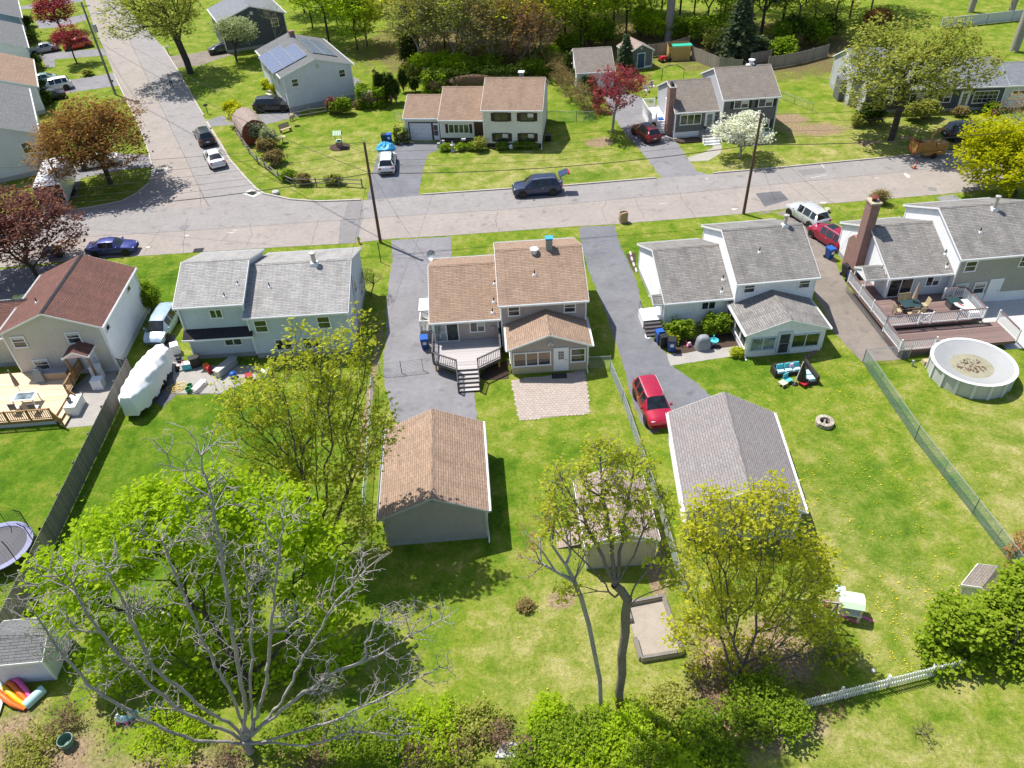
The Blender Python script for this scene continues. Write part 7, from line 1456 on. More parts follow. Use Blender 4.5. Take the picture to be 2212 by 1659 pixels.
for a in (('wheeled_bin', 'blue bin at the deck corner of the middle house', (919, 752), 'bin_blue', 'bin_lid_blue', 5), ('wheeled_bin', 'tall blue bin at the white house steps', (1424, 740), 'bin_blue', 'bin_lid_blue', 12), ('wheeled_bin', 'charcoal bin between the two blue bins', (1431, 748), 'bin_black', 'bin_black', 8), ('wheeled_bin', 'blue bin with charcoal lid nearest the lawn', (1449, 757), 'bin_blue', 'bin_black', -4), ('wheeled_bin', 'blue bin behind the magenta red SUV', (1790, 558), 'bin_blue', 'bin_lid_blue', 20), ('wheeled_bin', 'black bin at the foot of the brick chimney', (1826, 596), 'bin_black', 'bin_black', 20), ('wheeled_bin', 'blue bin under the side entry canopy', (1837, 610), 'bin_blue', 'bin_black', 20), ('wheeled_bin', 'black bin beside the cream garage', (831, 309), 'bin_black', 'bin_black', 0), ('wheeled_bin', 'blue bin beside the cream garage', (842, 308), 'bin_blue', 'bin_lid_blue', 0), ('wheeled_bin', 'blue bin beside the brick chimney of the dark grey house', (1426, 275), 'bin_blue', 'bin_lid_blue', 0), ('wheeled_bin', 'bin with yellow lid beside the maroon tree', (132, 555), 'bin_black', 'yellow_plastic', 10), ('wheeled_bin', 'dark blue bin left of the yellow-lidded one', (113, 558), 'bin_blue', 'bin_blue', 10), ('wheeled_bin', 'blue bin by the ranch house garage', (2168, 228), 'bin_blue', 'bin_blue', 0)): bin_(*a)
# ---------------------------------------------------------------- yard things
def simple_thing(name, label, cat, px, rz=0, z=.005, group=None, loc=None):
    p = P(*px) if loc is None else Vector((*loc, 0)); return thing(name, label, cat, (p.x, p.y, z), R(rz), group)
# hexagon paver patio behind the middle house
pp = [P(1104, 822), P(1264, 801), P(1274, 893), P(1122, 908)]
PT = sheet('paver_patio', [(q.x, q.y) for q in pp], .006, 'paver_joint', px=False, jit=.01); s_ = .155; k_ = 0
hx = MB().prism([(s_*.94*math.cos(a), s_*.94*math.sin(a)) for a in [math.pi/6+i*math.pi/3 for i in range(6)]], 0, .022).mesh('paver', 'paver')
def inside(x, y, poly):
    c_ = False
    for i in range(len(poly)):
        a, b_ = poly[i], poly[(i+1) % len(poly)]
        if (a.y > y) != (b_.y > y) and x < (b_.x-a.x)*(y-a.y)/(b_.y-a.y)+a.x: c_ = not c_
    return c_
rest = MB()
for r_ in range(40):
    for q_ in range(24):
        x = min(p.x for p in pp)+q_*s_*1.732+(r_ % 2)*s_*.866; y = max(p.y for p in pp)-.1-r_*s_*1.5
        if inside(x, y, pp):
            k_ += 1
            if k_ <= 0: pass
            if y < max(p.y for p in pp)-1.25 and k_ < 9999 and sum(1 for c in PT.children) < 0: pass
            rest.v and None
            if y > 44.2 or k_ > 10**6: rest.prism([(x+s_*.94*math.cos(a), y+s_*.94*math.sin(a)) for a in [math.pi/6+i*math.pi/3 for i in range(6)]], .007, .028)
            else: obj('paver', hx, PT, (x, y, .007+rng.uniform(-.003, .004)), rng.choice((0, math.pi/3)))
if rest.v: o = rest.build('paver_rest', 'paver', PT); o['kind'] = 'stuff'
m_ = MB().box((-.55, -.3, 0), (.55, .3, .03)).build('door_mat', 'dark_metal'); m_.location = P(1208, 812, .03); tag(m_, 'dark mat in front of the sunroom door', 'mat')
# sandbox
sp = [P(1352, 1310), P(1432, 1294), P(1474, 1413), P(1384, 1428)]
SB_ = thing('sandbox', 'timber-edged sandbox half in shade behind the forked tree', 'sandbox', sp[3]); o0 = sp[3]
MB().prism([(q.x-o0.x, q.y-o0.y) for q in (sp[3], sp[2], sp[1], sp[0])], 0, .1).build('sand', 'sand', SB_)
for a, b, f0, f1, h_ in ((0, 1, 0, 1, .32), (1, 2, 0, 1, .3), (2, 3, 0, 1, .3), (3, 0, 0, .36, .28), (3, 0, .68, 1, .34)):
    q, r_ = sp[a].lerp(sp[b], f0)-o0, sp[a].lerp(sp[b], f1)-o0; MB().bar(q+Vector((0, 0, h_/2)), r_+Vector((0, 0, h_/2)), .2, h_).build('timber', 'timber', SB_)
    MB().bar(q+Vector((0, 0, h_+.035)), r_+Vector((0, 0, h_+.035)), .17, .06).build('timber', 'old_wood', SB_)
# fire pit: ring of trapezoid stones
p = P(1780, 916); FP = thing('fire_pit', 'round stone fire pit on the dandelion lawn', 'fire pit', p); ro, ri = .6, .34
for lay in range(2):
    for k in range(11):
        a0, a1 = (k+.5*lay)*2*math.pi/11+.02, (k+1+.5*lay)*2*math.pi/11-.02; rr = rng.uniform(-.015, .015)
        MB().prism([((ri+rr)*math.cos(a0), (ri+rr)*math.sin(a0)), ((ro+rr)*math.cos(a0), (ro+rr)*math.sin(a0)), ((ro+rr)*math.cos(a1), (ro+rr)*math.sin(a1)), ((ri+rr)*math.cos(a1), (ri+rr)*math.sin(a1))], lay*.17, lay*.17+.16).build('stone', 'stone', FP)
MB().lathe([(0, .03), (.34, .03)], 14).build('ash_bed', 'black', FP)
for k in range(3): MB().tube([(-.22+k*.1, -.2, .08+k*.05), (.15-k*.05, .2, .2)], .04, 7).build('log', 'timber', FP)
# above-ground pool
PO = thing('above_ground_pool', 'round above-ground pool with sagging grey cover and murky puddle', 'pool', (32.45, 42.25, 0)); RP = 2.68
for k in range(16):
    a0, a1 = k*math.pi/8, (k+1)*math.pi/8; q = [(RP*math.cos(a), RP*math.sin(a)) for a in np.linspace(a0, a1, 5)]; mb = MB()
    for (xa, ya), (xb, yb) in zip(q[:-1], q[1:]): mb.quadv([(xa, ya, 0), (xb, yb, 0), (xb, yb, 1.2), (xa, ya, 1.2)])
    mb.build('wall_panel', 'pool_wall', PO); MB().box((-.05, -.1, 0), (.09, .1, 1.22)).build('upright', 'pool_rim', PO, loc=(RP*math.cos(a0), RP*math.sin(a0), 0), rz=a0)
    ro2 = RP+.13; ri2 = RP-.12; MB().prism([(ri2*math.cos(a0), ri2*math.sin(a0)), (ro2*math.cos(a0), ro2*math.sin(a0)), (ro2*math.cos((a0+a1)/2), ro2*math.sin((a0+a1)/2)), (ro2*math.cos(a1), ro2*math.sin(a1)), (ri2*math.cos(a1), ri2*math.sin(a1)), (ri2*math.cos((a0+a1)/2), ri2*math.sin((a0+a1)/2))], 1.2, 1.25).build('top_rail', 'pool_rim', PO)
mat('pool_cover', (.33, .335, .335), .6, .08, .8); mat('murk', (.31, .29, .20), .2, .22, 1.6, spec=.4)
MB().lathe([(RP-.02, 1.255), (RP*.9, 1.18), (RP*.72, .98), (RP*.5, .82), (.02, .74)], 40).build('cover', 'pool_cover', PO, smooth=70)
MB().lathe([(RP*.53, .838), (.01, .84)], 40).build('puddle', 'murk', PO)
g_ = np.random.default_rng(4); nd = 170; a_ = g_.random(nd)*6.28; r_ = np.sqrt(g_.random(nd))*1.05; cx = np.stack([np.cos(a_)*r_*(.5+.5*np.abs(np.sin(a_*1.5))), np.sin(a_)*r_*.75, np.full(nd, .845)], 1)
o = obj('floating_leaves', leaves('floating_leaves', cx, .09, 'dry_leaf', 5, 1, .02, 3.), PO); o['kind'] = 'stuff'
# trampoline at the left edge
TP = thing('trampoline', 'round trampoline with lavender pad and safety net at the left edge', 'trampoline', (-30.6, 30.2, 0)); RT = 1.95
MB().lathe([(0, .8), (RT-.32, .8)], 32).build('jump_mat', 'tramp_mat', TP); MB().lathe([(RT-.34, .84), (RT, .84), (RT, .78), (RT-.34, .78)], 32, close=True).build('edge_pad', 'purple_pad', TP)
for k in range(8):
    a = k*math.pi/4+.2; MB().tube([(RT*math.cos(a), RT*math.sin(a), 0), (RT*math.cos(a), RT*math.sin(a), 2.0), ((RT-.25)*math.cos(a), (RT-.25)*math.sin(a), 2.4)], .028, 6).build('net_pole', 'net_black', TP)
nb = MB()
for k in range(64):
    a = k*2*math.pi/64; nb.tube([(RT*.97*math.cos(a), RT*.97*math.sin(a), .85), (RT*.97*math.cos(a), RT*.97*math.sin(a), 2.0), ((RT-.25)*math.cos(a), (RT-.25)*math.sin(a), 2.38)], .004, 3, cap=False)
for z_ in np.linspace(.95, 2.0, 12): nb.tube([(RT*.97*math.cos(a), RT*.97*math.sin(a), z_) for a in np.linspace(0, 6.283, 40)], .004, 3, cap=False)
o = nb.build('safety_net', 'net_black', TP); o['kind'] = 'stuff'
# bottom-left toys
def loft(secs, n=10):
    mb = MB()
    for c_, rx, rz, d in secs:
        for k in range(n): a = 2*math.pi*k/n; mb.v.append((c_[0]+rx*math.cos(a)*d[0], c_[1]+rx*math.cos(a)*d[1], max(.01, c_[2]+rz*math.sin(a))))
    for i in range(len(secs)-1):
        for k in range(n): l_ = (k+1) % n; mb.f.append((i*n+k, i*n+l_, (i+1)*n+l_, (i+1)*n+k)); mb.m.append(0)
    return mb
IS = simple_thing('inflatable_slide', 'yellow, orange and pink inflatable slide at the bottom left corner', 'inflatable', (0, 0), loc=(-26.3, 21.6)); d_ = (.55, .83)
for k, (m__, off) in enumerate((('orange_plastic', -.42), ('yellow_plastic', -.14), ('orange_plastic', .14), ('pink_plastic', .42))):
    loft([((off*d_[0], off*d_[1], .45), .12, .1, d_), ((off*d_[0]*1.25+.5, off*d_[1]*1.25-.35, .5), .17, .25, d_), ((off*d_[0]*1.1+1.2, off*d_[1]*1.1-.85, .3), .16, .2, d_), ((off*d_[0]*.6+1.9, off*d_[1]*.6-1.3, .14), .1, .08, d_)]).build('tube', m__, IS, smooth=60)
IS.scale = (.85,)*3
o = loft([((0, 0, .22), .23, .23, (0, 1)), ((.12, .0, .22), .25, .25, (0, 1)), ((.95, .1, .22), .25, .25, (0, 1)), ((1.05, .1, .22), .22, .22, (0, 1))]).build('foam_roll', 'cushion_blue', smooth=60); o.location = P(58, 1530, 0); o.rotation_euler = (0, 0, R(52)); tag(o, 'pale blue rolled mat beside the inflatable slide', 'mat')
o = loft([((-.2, -1.3, .1), .1, .05, (1, 0)), ((0, -.6, .14), .35, .08, (1, 0)), ((0, .6, .14), .38, .08, (1, 0)), ((-.1, 1.4, .12), .15, .05, (1, 0))]).build('paddle_board', 'white_plastic', smooth=60); o.location = P(-8, 1525, 0); o.rotation_euler = (0, 0, R(12)); tag(o, 'white paddle board at the left edge of the picture', 'board')
PTn = simple_thing('pop_up_tent', 'pink and white pop-up play tent under the bright maple', 'tent', (353, 1338))
for k in range(8):
    a0, a1 = k*math.pi/4, (k+1)*math.pi/4; mb = MB()
    for i in range(5):
        t0, t1 = i*.3, (i+1)*.3
        mb.quadv([(.45*math.cos(t)*math.cos(a), .45*math.cos(t)*math.sin(a), .1+.55*math.sin(t)) for t, a in ((t0, a0), (t0, a1), (t1, a1), (t1, a0))])
    mb.build('panel', 'pale_pink' if k % 2 else 'white_plastic', PTn)
for i, (u, v, m__) in enumerate(((268, 1558, 'cushion_blue'), (293, 1548, 'aqua'), (325, 1545, 'aqua'))):
    t_ = simple_thing('toy_car', ['blue and white ride-on toy by the bare tree', 'aqua ride-on toy by the bare tree', 'aqua toy right of the other ride-on toys'][i], 'toy', (u, v), 40*i); MB().box((-.3, -.15, .12), (.3, .15, .35), top=.06).build('body', m__, t_); MB().box((-.25, -.14, .35), (-.1, .14, .55), top=.03).build('seat', 'white_plastic', t_)
    for sx in (-.2, .2): MB().tube([(sx, -.19, .1), (sx, .19, .1)], .1, 10).build('wheel', 'pink_plastic', t_)
o = MB().lathe([(.01, 0), (.28, 0), (.36, .5), (.32, .5), (.26, .1), (.01, .1)], 16).build('planter_tub', 'mesh_green', smooth=40); o.location = P(148, 1608, 0); tag(o, 'dark green tub in the weeds at the bottom left', 'tub')
# play kitchen, toys on the right lawn
PK = simple_thing('playhouse', 'cream plastic play stand with mint roof on the dandelion lawn', 'playhouse', (1828, 1325), -15)
for x in (-.5, .5):
    for y in (-.42, .42): MB().box((x-.07, y-.07, 0), (x+.07, y+.07, 1.15)).build('leg', 'cream_plastic', PK)
MB().box((-.58, -.55, .55), (.58, -.1, .62)).build('counter', 'white_plastic', PK); MB().extr([(-.62, -.55, 1.15), (.62, -.55, 1.15), (.62, -.3, 1.35), (.62, 0, 1.42), (.62, .3, 1.35), (.62, .55, 1.15)][0:1]+[(-.62, -.3, 1.35), (-.62, 0, 1.42), (-.62, .3, 1.35), (-.62, .55, 1.15)], (1.24, 0, 0)).build('roof', 'mint', PK)
for k in range(6): MB().box((-.6, -.4+k*.14, .1), (-.55, -.32+k*.14, 1.1)).build('slat', 'cream_plastic', PK)
MB().box((-.2, -.1, .75), (.2, .1, 1.0)).build('panel', 'red_plastic', PK); MB().box((-.7, .5, 1.0), (-.2, .9, 1.06)).build('side_tray', 'cushion_blue', PK)
BS = simple_thing('baby_swing', 'wooden swing frame with pink seat and bucket among the yellow branches', 'swing', (1745, 1345), -10)
for x in (-1.1, 1.1):
    for y in (-.5, .5): MB().bar((x, y, 0), (x, 0, 1.9), .08).build('leg', 'timber', BS)
MB().bar((-1.3, 0, 1.9), (1.3, 0, 1.9), .09).build('top_beam', 'timber', BS); MB().box((.1, -.2, .5), (.5, .2, .56)).build('seat', 'pale_pink', BS)
for x in (.12, .48): MB().tube([(x, 0, .55), (x, 0, 1.85)], .01, 4).build('rope', 'dark_metal', BS)
o = MB().lathe([(.01, 0), (.13, 0), (.18, .25), (.16, .25), (.12, .03), (.01, .03)], 14).build('toy_bucket', 'pink_plastic', smooth=40); o.location = P(1785, 1307, 0); tag(o, 'pink toy bucket beside the play stand', 'bucket')
for i, (u, v) in enumerate(((1835, 1338), (1868, 1335))): o = MB().box((-.45, -.06, .01), (.45, .06, .05)).build('toy_plank', 'pink_plastic'); o.location = P(u, v, 0); o.rotation_euler = (0, 0, R(-35)); tag(o, ['left pink plank on the grass by the play stand', 'right pink plank on the grass by the play stand'][i], 'toy')
o = MB().lathe([(.01, 0), (.11, .02), (.1, .12), (.01, .14)], 10).build('white_ball', 'white_plastic', smooth=60); o.location = P(1886, 1450, 0); tag(o, 'white ball on the lawn above the picket fence', 'ball')
o = MB().box((-.14, -.12, 0), (.14, .12, .75), top=.05).build('white_post_box', 'white_plastic'); o.location = P(1545, 1562, 0); tag(o, 'white box standing in the thicket', 'box')
o = MB().prism([(-.9, -.35), (.6, -.45), (.9, .2), (-.5, .4)], 0, .12).build('stone_slab', 'boulder'); o.location = P(1110, 1620, 0); tag(o, 'pale stone slabs by the dry brush', 'stone')
# outdoor sofa set
SO = simple_thing('outdoor_sofa', 'dark wicker corner sofa with pale blue cushions on the lawn', 'sofa', (1716, 818), 8)
MB().box((-1.2, .35, 0), (.55, 1.1, .32)).build('base', 'wicker', SO); MB().box((-1.2, .95, .32), (.55, 1.15, .7)).build('backrest', 'wicker', SO); MB().box((.55, -.95, 0), (1.3, 1.1, .32)).build('base', 'wicker', SO); MB().box((1.15, -.95, .32), (1.35, 1.15, .7)).build('backrest', 'wicker', SO); MB().box((-1.35, .35, 0), (-1.2, 1.15, .6)).build('armrest', 'wicker', SO)
for x in (-1.1, -.5, .1): MB().box((x, .4, .32), (x+.55, .92, .45), top=.04).build('seat_cushion', 'cushion_blue', SO); MB().box((x, .8, .45), (x+.55, .95, .8), top=.04).build('back_cushion', 'aqua', SO)
for y in (-.85, -.25): MB().box((.6, y, .32), (1.14, y+.55, .45), top=.04).build('seat_cushion', 'cushion_blue', SO)
MB().box((-.15, .7, .46), (.2, .95, .75), top=.05).build('pillow', 'pale_pink', SO)
CU = simple_thing('closed_umbrella', 'closed dark parasol leaning over the wicker sofa', 'umbrella', (1716, 830), 10); MB().tube([(0, 0, .05), (.35, .1, 1.9)], .03, 8).build('pole', 'white_plastic', CU); MB().tube([(.5, 0, .3), (.45, .08, 1.0), (.38, .1, 1.75)], [.32, .26, .06], 10).build('canopy', 'dark_metal', CU, smooth=50); MB().lathe([(.01, 0), (.25, 0), (.25, .06), (.04, .1)], 14).build('base', 'black', CU)
for i, (u, v, m__, lb) in enumerate(((1700, 826, 'aqua', 'aqua low chair beside the wicker sofa'), (1690, 833, 'cream_plastic', 'cream stool beside the wicker sofa'), (1735, 833, 'red_plastic', 'red bucket beside the wicker sofa'))):
    t_ = simple_thing('garden_chair', lb, 'chair' if i < 2 else 'bucket', (u, v), 30); MB().box((-.25, -.25, .25), (.25, .25, .3)).build('seat', m__, t_)
    for x in (-.2, .2):
        for y in (-.2, .2): MB().box((x-.025, y-.025, 0), (x+.025, y+.025, .26)).build('leg', m__, t_)
    if i == 0: MB().box((-.25, .22, .3), (.25, .27, .65)).build('backrest', m__, t_)
# covered grill, aqua table, toys, bricks
GR = simple_thing('covered_grill', 'grill under a grey fabric cover beside the white house', 'grill', (1517, 752), 5); mb = MB(); prof = [(.58, .42, 0), (.55, .4, .35), (.5, .36, .8), (.45, .33, .95), (.3, .24, 1.12), (.1, .1, 1.16)]; nn = 20
for a_, b_, z_ in prof:
    for k in range(nn): an = 2*math.pi*k/nn; wv = 1+.05*math.sin(k*2.5)*(1-z_/1.3); c1_, s1_ = math.cos(an), math.sin(an); mb.v.append((a_*math.copysign(abs(c1_)**.6, c1_)*wv, b_*math.copysign(abs(s1_)**.6, s1_)*wv, z_))
for i in range(len(prof)-1):
    for k in range(nn): l_ = (k+1) % nn; mb.f.append((i*nn+k, i*nn+l_, (i+1)*nn+l_, (i+1)*nn+k)); mb.m.append(0)
mb.f.append(tuple((len(prof)-1)*nn+k for k in range(nn))); mb.m.append(0); mb.build('cover', 'tarp_grey', GR, smooth=50)
AT = simple_thing('water_table', 'aqua toy water table beside the covered grill', 'toy', (1541, 747)); MB().lathe([(.01, .42), (.3, .42), (.34, .55), (.31, .55), (.28, .46), (.01, .46)], 16).build('basin', 'aqua', AT)
for k in range(4): a = k*math.pi/2+.6; MB().box((.22*math.cos(a)-.04, .22*math.sin(a)-.04, 0), (.22*math.cos(a)+.04, .22*math.sin(a)+.04, .43)).build('leg', 'bin_lid_blue', AT)
MB().tube([(0, .2, .5), (0, .2, .85)], .05, 8).build('spout', 'aqua', AT)
PS = simple_thing('toy_stroller', 'pink toy stroller beside the covered grill', 'toy', (1488, 748), 20); MB().box((-.15, -.1, .15), (.15, .1, .35), top=.04).build('seat', 'pale_pink', PS); MB().tube([(-.15, 0, .3), (-.3, 0, .55)], .02, 6).build('handle', 'pink_plastic', PS)
for x in (-.12, .12): MB().tube([(x, -.12, .07), (x, .12, .07)], .07, 8).build('wheel', 'pink_plastic', PS)
sheet('mulch_bed', [(1440, 742), (1600, 715), (1606, 745), (1460, 765)], .009, 'mulch', jit=.06); sheet('mulch_bed', [(1060, 790), (1098, 780), (1100, 818), (1050, 822), (1030, 815)], .0095, 'mulch', jit=.06); sheet('white_paint_spill', [(1393, 722), (1402, 720), (1408, 728), (1400, 732), (1394, 730)], .0125, 'white_plastic', jit=.02, step=.1)
for k, (u, v) in enumerate(((1762, 758), (1755, 764), (1748, 770), (1740, 773), (1770, 752))): o = MB().box((-.2, -.1, 0), (.2, .1, .07)).build('loose_brick', 'brick'); o.location = P(u, v, 0); o.rotation_euler = (0, 0, R(20+k*25)); tag(o, 'loose brick on the ground beside the porch', 'brick', 'loose bricks by the porch')
# deck furniture of E
zE = .955
def onE(name, label, cat, u, v, rz=0, z=zE): p = P(u, v, z); return thing(name, label, cat, p, HE.rotation_euler.z+R(rz))
DT = onE('patio_table', 'dark glass-topped patio table on the brown deck', 'table', 1962, 672); MB().box((-.75, -.5, .7), (.75, .5, .74)).build('table_top', 'table_dark', DT)
for x in (-.65, .65):
    for y in (-.4, .4): MB().box((x-.03, y-.03, 0), (x+.03, y+.03, .7)).build('leg', 'dark_metal', DT)
for i, (u, v, rz, lb) in enumerate(((1946, 662, 180, 'left sling chair at the back of the patio table'), (1960, 660, 180, 'right sling chair at the back of the patio table'), (1992, 668, 90, 'sling chair at the right end of the patio table'), (1936, 680, -90, 'sling chair at the left end of the patio table'), (1966, 688, 0, 'sling chair at the front of the patio table'), (1984, 684, 0, 'front right sling chair of the patio table'))):
    t_ = onE('sling_chair', lb, 'chair', u, v, rz); MB().box((-.24, -.24, .42), (.24, .24, .45)).build('seat', 'sling', t_); MB().extr([(-.24, -.24, .45), (.24, -.24, .45), (.24, -.36, 1.0), (-.24, -.36, 1.0)], (0, .03, 0)).build('backrest', 'sling', t_)
    for x in (-.22, .22):
        for y in (-.22, .22): MB().box((x-.02, y-.02, 0), (x+.02, y+.02, .42)).build('leg', 'dark_metal', t_)
DU = onE('closed_umbrella', 'closed tan parasol through the patio table', 'umbrella', 1966, 670); MB().tube([(0, 0, 0), (.12, .12, 2.5)], .025, 8).build('pole', 'dark_metal', DU); MB().tube([(.05, .05, 1.05), (.08, .08, 1.6), (.12, .12, 2.45)], [.2, .14, .04], 10).build('canopy', 'beige_fabric', DU, smooth=50)
HT = onE('storage_box', 'dark square box by the railing on the brown deck', 'box', 2058, 662); MB().box((-.45, -.4, 0), (.45, .4, .5)).build('tub', 'deck_dark', HT); MB().box((-.48, -.43, .5), (.48, .43, .56)).build('lid', 'table_dark', HT)
BX = onE('white_bench', 'white bench box along the deck railing', 'bench', 2088, 672, 0); MB().box((-.35, -.9, 0), (.35, .9, .42)).build('box', 'white_siding', BX); MB().box((-.38, -.93, .42), (.38, .93, .48)).build('lid', 'white_trim', BX)
KY = onE('kayak', 'short white and red kayak leaning on the deck bench', 'kayak', 2074, 664, -65, zE+.5); loft([((-.55, 0, .1), .05, .03, (0, 1)), ((-.3, 0, .12), .22, .12, (0, 1)), ((.3, 0, .12), .22, .12, (0, 1)), ((.55, 0, .1), .05, .03, (0, 1))]).build('hull', 'white_plastic', KY, smooth=60); loft([((-.25, 0, .2), .1, .06, (0, 1)), ((.25, 0, .2), .1, .06, (0, 1))]).build('cockpit', 'red_plastic', KY)
o = MB().lathe([(.05, 0), (.09, 0), (.09, .45), (.1, .5), (.05, .52)], 10).build('pool_pump', 'galvanised'); o.location = P(1970, 790, 0); tag(o, 'grey pipe stub on the grass before the brown deck', 'pipe')
o = MB().box((-.3, -.25, 0), (.3, .25, .3), top=.05).build('pool_filter', 'sling'); o.location = P(2000, 785, 0); tag(o, 'tan filter box beside the pool', 'box')
# A deck furniture and patio things
def onA(name, label, cat, u, v, z=.555, rz=0): p = P(u, v, z); return thing(name, label, cat, p, HA.rotation_euler.z+R(rz))
t_ = onA('patio_table', 'white glass-topped patio table on the honey-coloured deck', 'table', 62, 872); fr = MB()
for a, b in (((-.8, -.5), (.8, -.38)), ((-.8, .38), (.8, .5)), ((-.8, -.38), (-.62, .38)), ((.62, -.38), (.8, .38))): fr.box((*a, .68), (*b, .73))
fr.build('table_frame', 'white_trim', t_); MB().box((-.62, -.38, .69), (.62, .38, .72)).build('glass_top', 'pale_glass', t_)
for x in (-.7, .7):
    for y in (-.42, .42): MB().box((x-.03, y-.03, 0), (x+.03, y+.03, .68)).build('leg', 'white_trim', t_)
t_ = onA('closed_umbrella', 'closed brown parasol beside the white patio table', 'umbrella', 48, 852); MB().tube([(0, 0, 0), (-.1, .1, 2.2)], .025, 8).build('pole', 'white_trim', t_); MB().tube([(.05, -.05, .9), (0, .0, 1.3), (-.1, .1, 2.15)], [.17, .15, .04], 10).build('canopy', 'curtain_brown', t_, smooth=50)
for i, (u, v) in enumerate(((38, 890), (80, 890))):
    t_ = onA('garden_chair', ['left striped chair at the white patio table', 'right striped chair at the white patio table'][i], 'chair', u, v); MB().box((-.25, -.25, .4), (.25, .25, .44)).build('seat', 'curtain', t_); MB().box((-.25, -.27, .44), (.25, -.23, .95)).build('backrest', 'grey_siding', t_)
    for x in (-.22, .22):
        for y in (-.22, .22): MB().box((x-.02, y-.02, 0), (x+.02, y+.02, .4)).build('leg', 'dark_metal', t_)
t_ = onA('covered_grill', 'upright appliance under a mauve-grey cover on the deck', 'grill', 92, 822); MB().box((-.35, -.3, 0), (.35, .3, .9), top=.06).build('skirt', 'tarp_grey', t_); MB().box((-.29, -.24, .9), (.29, .24, 1.15), top=.12).build('hood', 'tarp_grey', t_)
t_ = onA('storage_bench', 'long grey and tan storage box against the beige house', 'box', 128, 815); MB().box((-.8, -.32, 0), (.8, .32, .6)).build('body', 'beige_fabric', t_); MB().box((-.83, -.35, .6), (.83, .35, .68)).build('lid', 'tarp_grey', t_)
for i, (u, v, a, b, h_, lb) in enumerate(((166, 884, .42, .75, .75, 'white chest with a pot on top beside the deck stairs'), (216, 836, .4, .35, .75, 'lower white appliance by the board fence'), (216, 818, .35, .3, 1.2, 'upper white appliance by the beige wall'))):
    p = P(u, v); t_ = thing('white_chest', lb, 'chest', (p.x, p.y, .012), HA.rotation_euler.z); MB().box((-a, -b, 0), (a, b, h_), top=.02).build('body', 'white_siding', t_); MB().box((-a-.02, -b-.02, h_), (a+.02, b+.02, h_+.05), top=.02).build('lid', 'white_trim', t_)
    if i == 0: o = MB().lathe([(.01, 0), (.13, 0), (.18, .3), (.15, .3), (.11, .04), (.01, .04)], 14).build('flower_pot', 'old_wood', smooth=40); o.location = (p.x-.15, p.y-.1, .82); tag(o, 'dark green pot standing on the white chest', 'pot')
# clutter behind B
RBk = simple_thing('tricycle', 'red and white child tricycle beside the pale blue house', 'tricycle', (393, 798), 20)
for x, y, r_ in ((.35, 0, .22), (-.3, .2, .15), (-.3, -.2, .15)): MB().tube([(x, y-.03, r_), (x, y+.03, r_)], r_, 14).build('wheel', 'rubber', RBk)
MB().tube([(.35, 0, .22), (.25, 0, .65), (-.3, 0, .3), (-.3, .2, .15)], .03, 6).build('frame', 'red_plastic', RBk); MB().box((-.25, -.1, .4), (0, .1, .46)).build('saddle', 'white_plastic', RBk); MB().tube([(.22, -.22, .7), (.22, .22, .7)], .02, 6).build('handlebar', 'red_plastic', RBk)
for i, (u, v, a, b, h_, m__, nm, lb, cat) in enumerate(((406, 796, .35, .25, .5, 'aqua', 'toy_box', 'pale aqua toy beside the red tricycle', 'toy'), (425, 790, .4, .3, .8, 'black', 'covered_grill', 'black grill beside the pale blue house', 'grill'), (447, 796, .2, .2, .35, 'orange_plastic', 'orange_box', 'orange box against the pale blue house', 'box'), (455, 805, .2, .15, .5, 'red_plastic', 'red_toy', 'red toy in front of the orange box', 'toy'), (490, 800, 1.0, .3, .6, 'galvanised', 'metal_bench', 'long grey chest along the pale blue wall', 'chest'), (505, 815, .3, .3, .3, 'bin_lid_blue', 'paddling_ring', 'blue and white ball by the pale blue house', 'ball'), (574, 812, .35, .3, .45, 'cushion_blue', 'cooler_box', 'light blue cooler among the tree branches', 'cooler'), (540, 822, .25, .25, .5, 'red_plastic', 'red_chair', 'red seat among the tree branches', 'chair'), (382, 762, .35, .3, .8, 'white_siding', 'white_cabinet', 'white cabinet at the left wall of the pale blue house', 'cabinet'), (388, 780, .25, .2, .4, 'bin_black', 'black_drum', 'black drum at the corner of the pale blue house', 'drum'))):
    t_ = simple_thing(nm, lb, cat, (u, v), 10+i*13)
    if cat == 'ball' or cat == 'drum': MB().lathe([(.01, .0), (a*.7, .05), (a, a*.8), (a*.7, a*1.5), (.01, a*1.6)], 14).build('shell', m__, t_, smooth=60); MB().lathe([(a*1.0, a*.72), (a*1.02, a*.9)], 14).build('stripe', 'white_plastic', t_)
    else: MB().box((-a, -b, .06), (a, b, h_), top=.03).build('body', m__, t_); MB().box((-a*1.05, -b*1.05, h_), (a*1.05, b*1.05, h_+.05), top=.02).build('lid', 'white_plastic' if i in (0, 6) else m__, t_)
LC = simple_thing('lounge_chair', 'folded white slatted lounger on the concrete behind the pale blue house', 'chair', (432, 838), 70)
for k in range(9): MB().box((-.6+k*.14, -.25, .3), (-.5+k*.14, .25, .33)).build('slat', 'white_plastic', LC)
for x in (-.55, .6):
    for y in (-.22, .22): MB().box((x-.025, y-.025, 0), (x+.025, y+.025, .3)).build('leg', 'white_plastic', LC)
hp = []; 
for k in range(90): a = k*.38; c__ = P(385, 838); hp.append((c__.x+(.35+.3*math.sin(k*.17))*math.cos(a)+.2*math.sin(k*.5), c__.y+(.4+.25*math.cos(k*.13))*math.sin(a), .035+.01*(k % 5)))
tag(MB().tube(hp, .016, 5).build('garden_hose', 'yellow_plastic'), 'yellow garden hose coiled on the concrete beside the boat', 'hose')
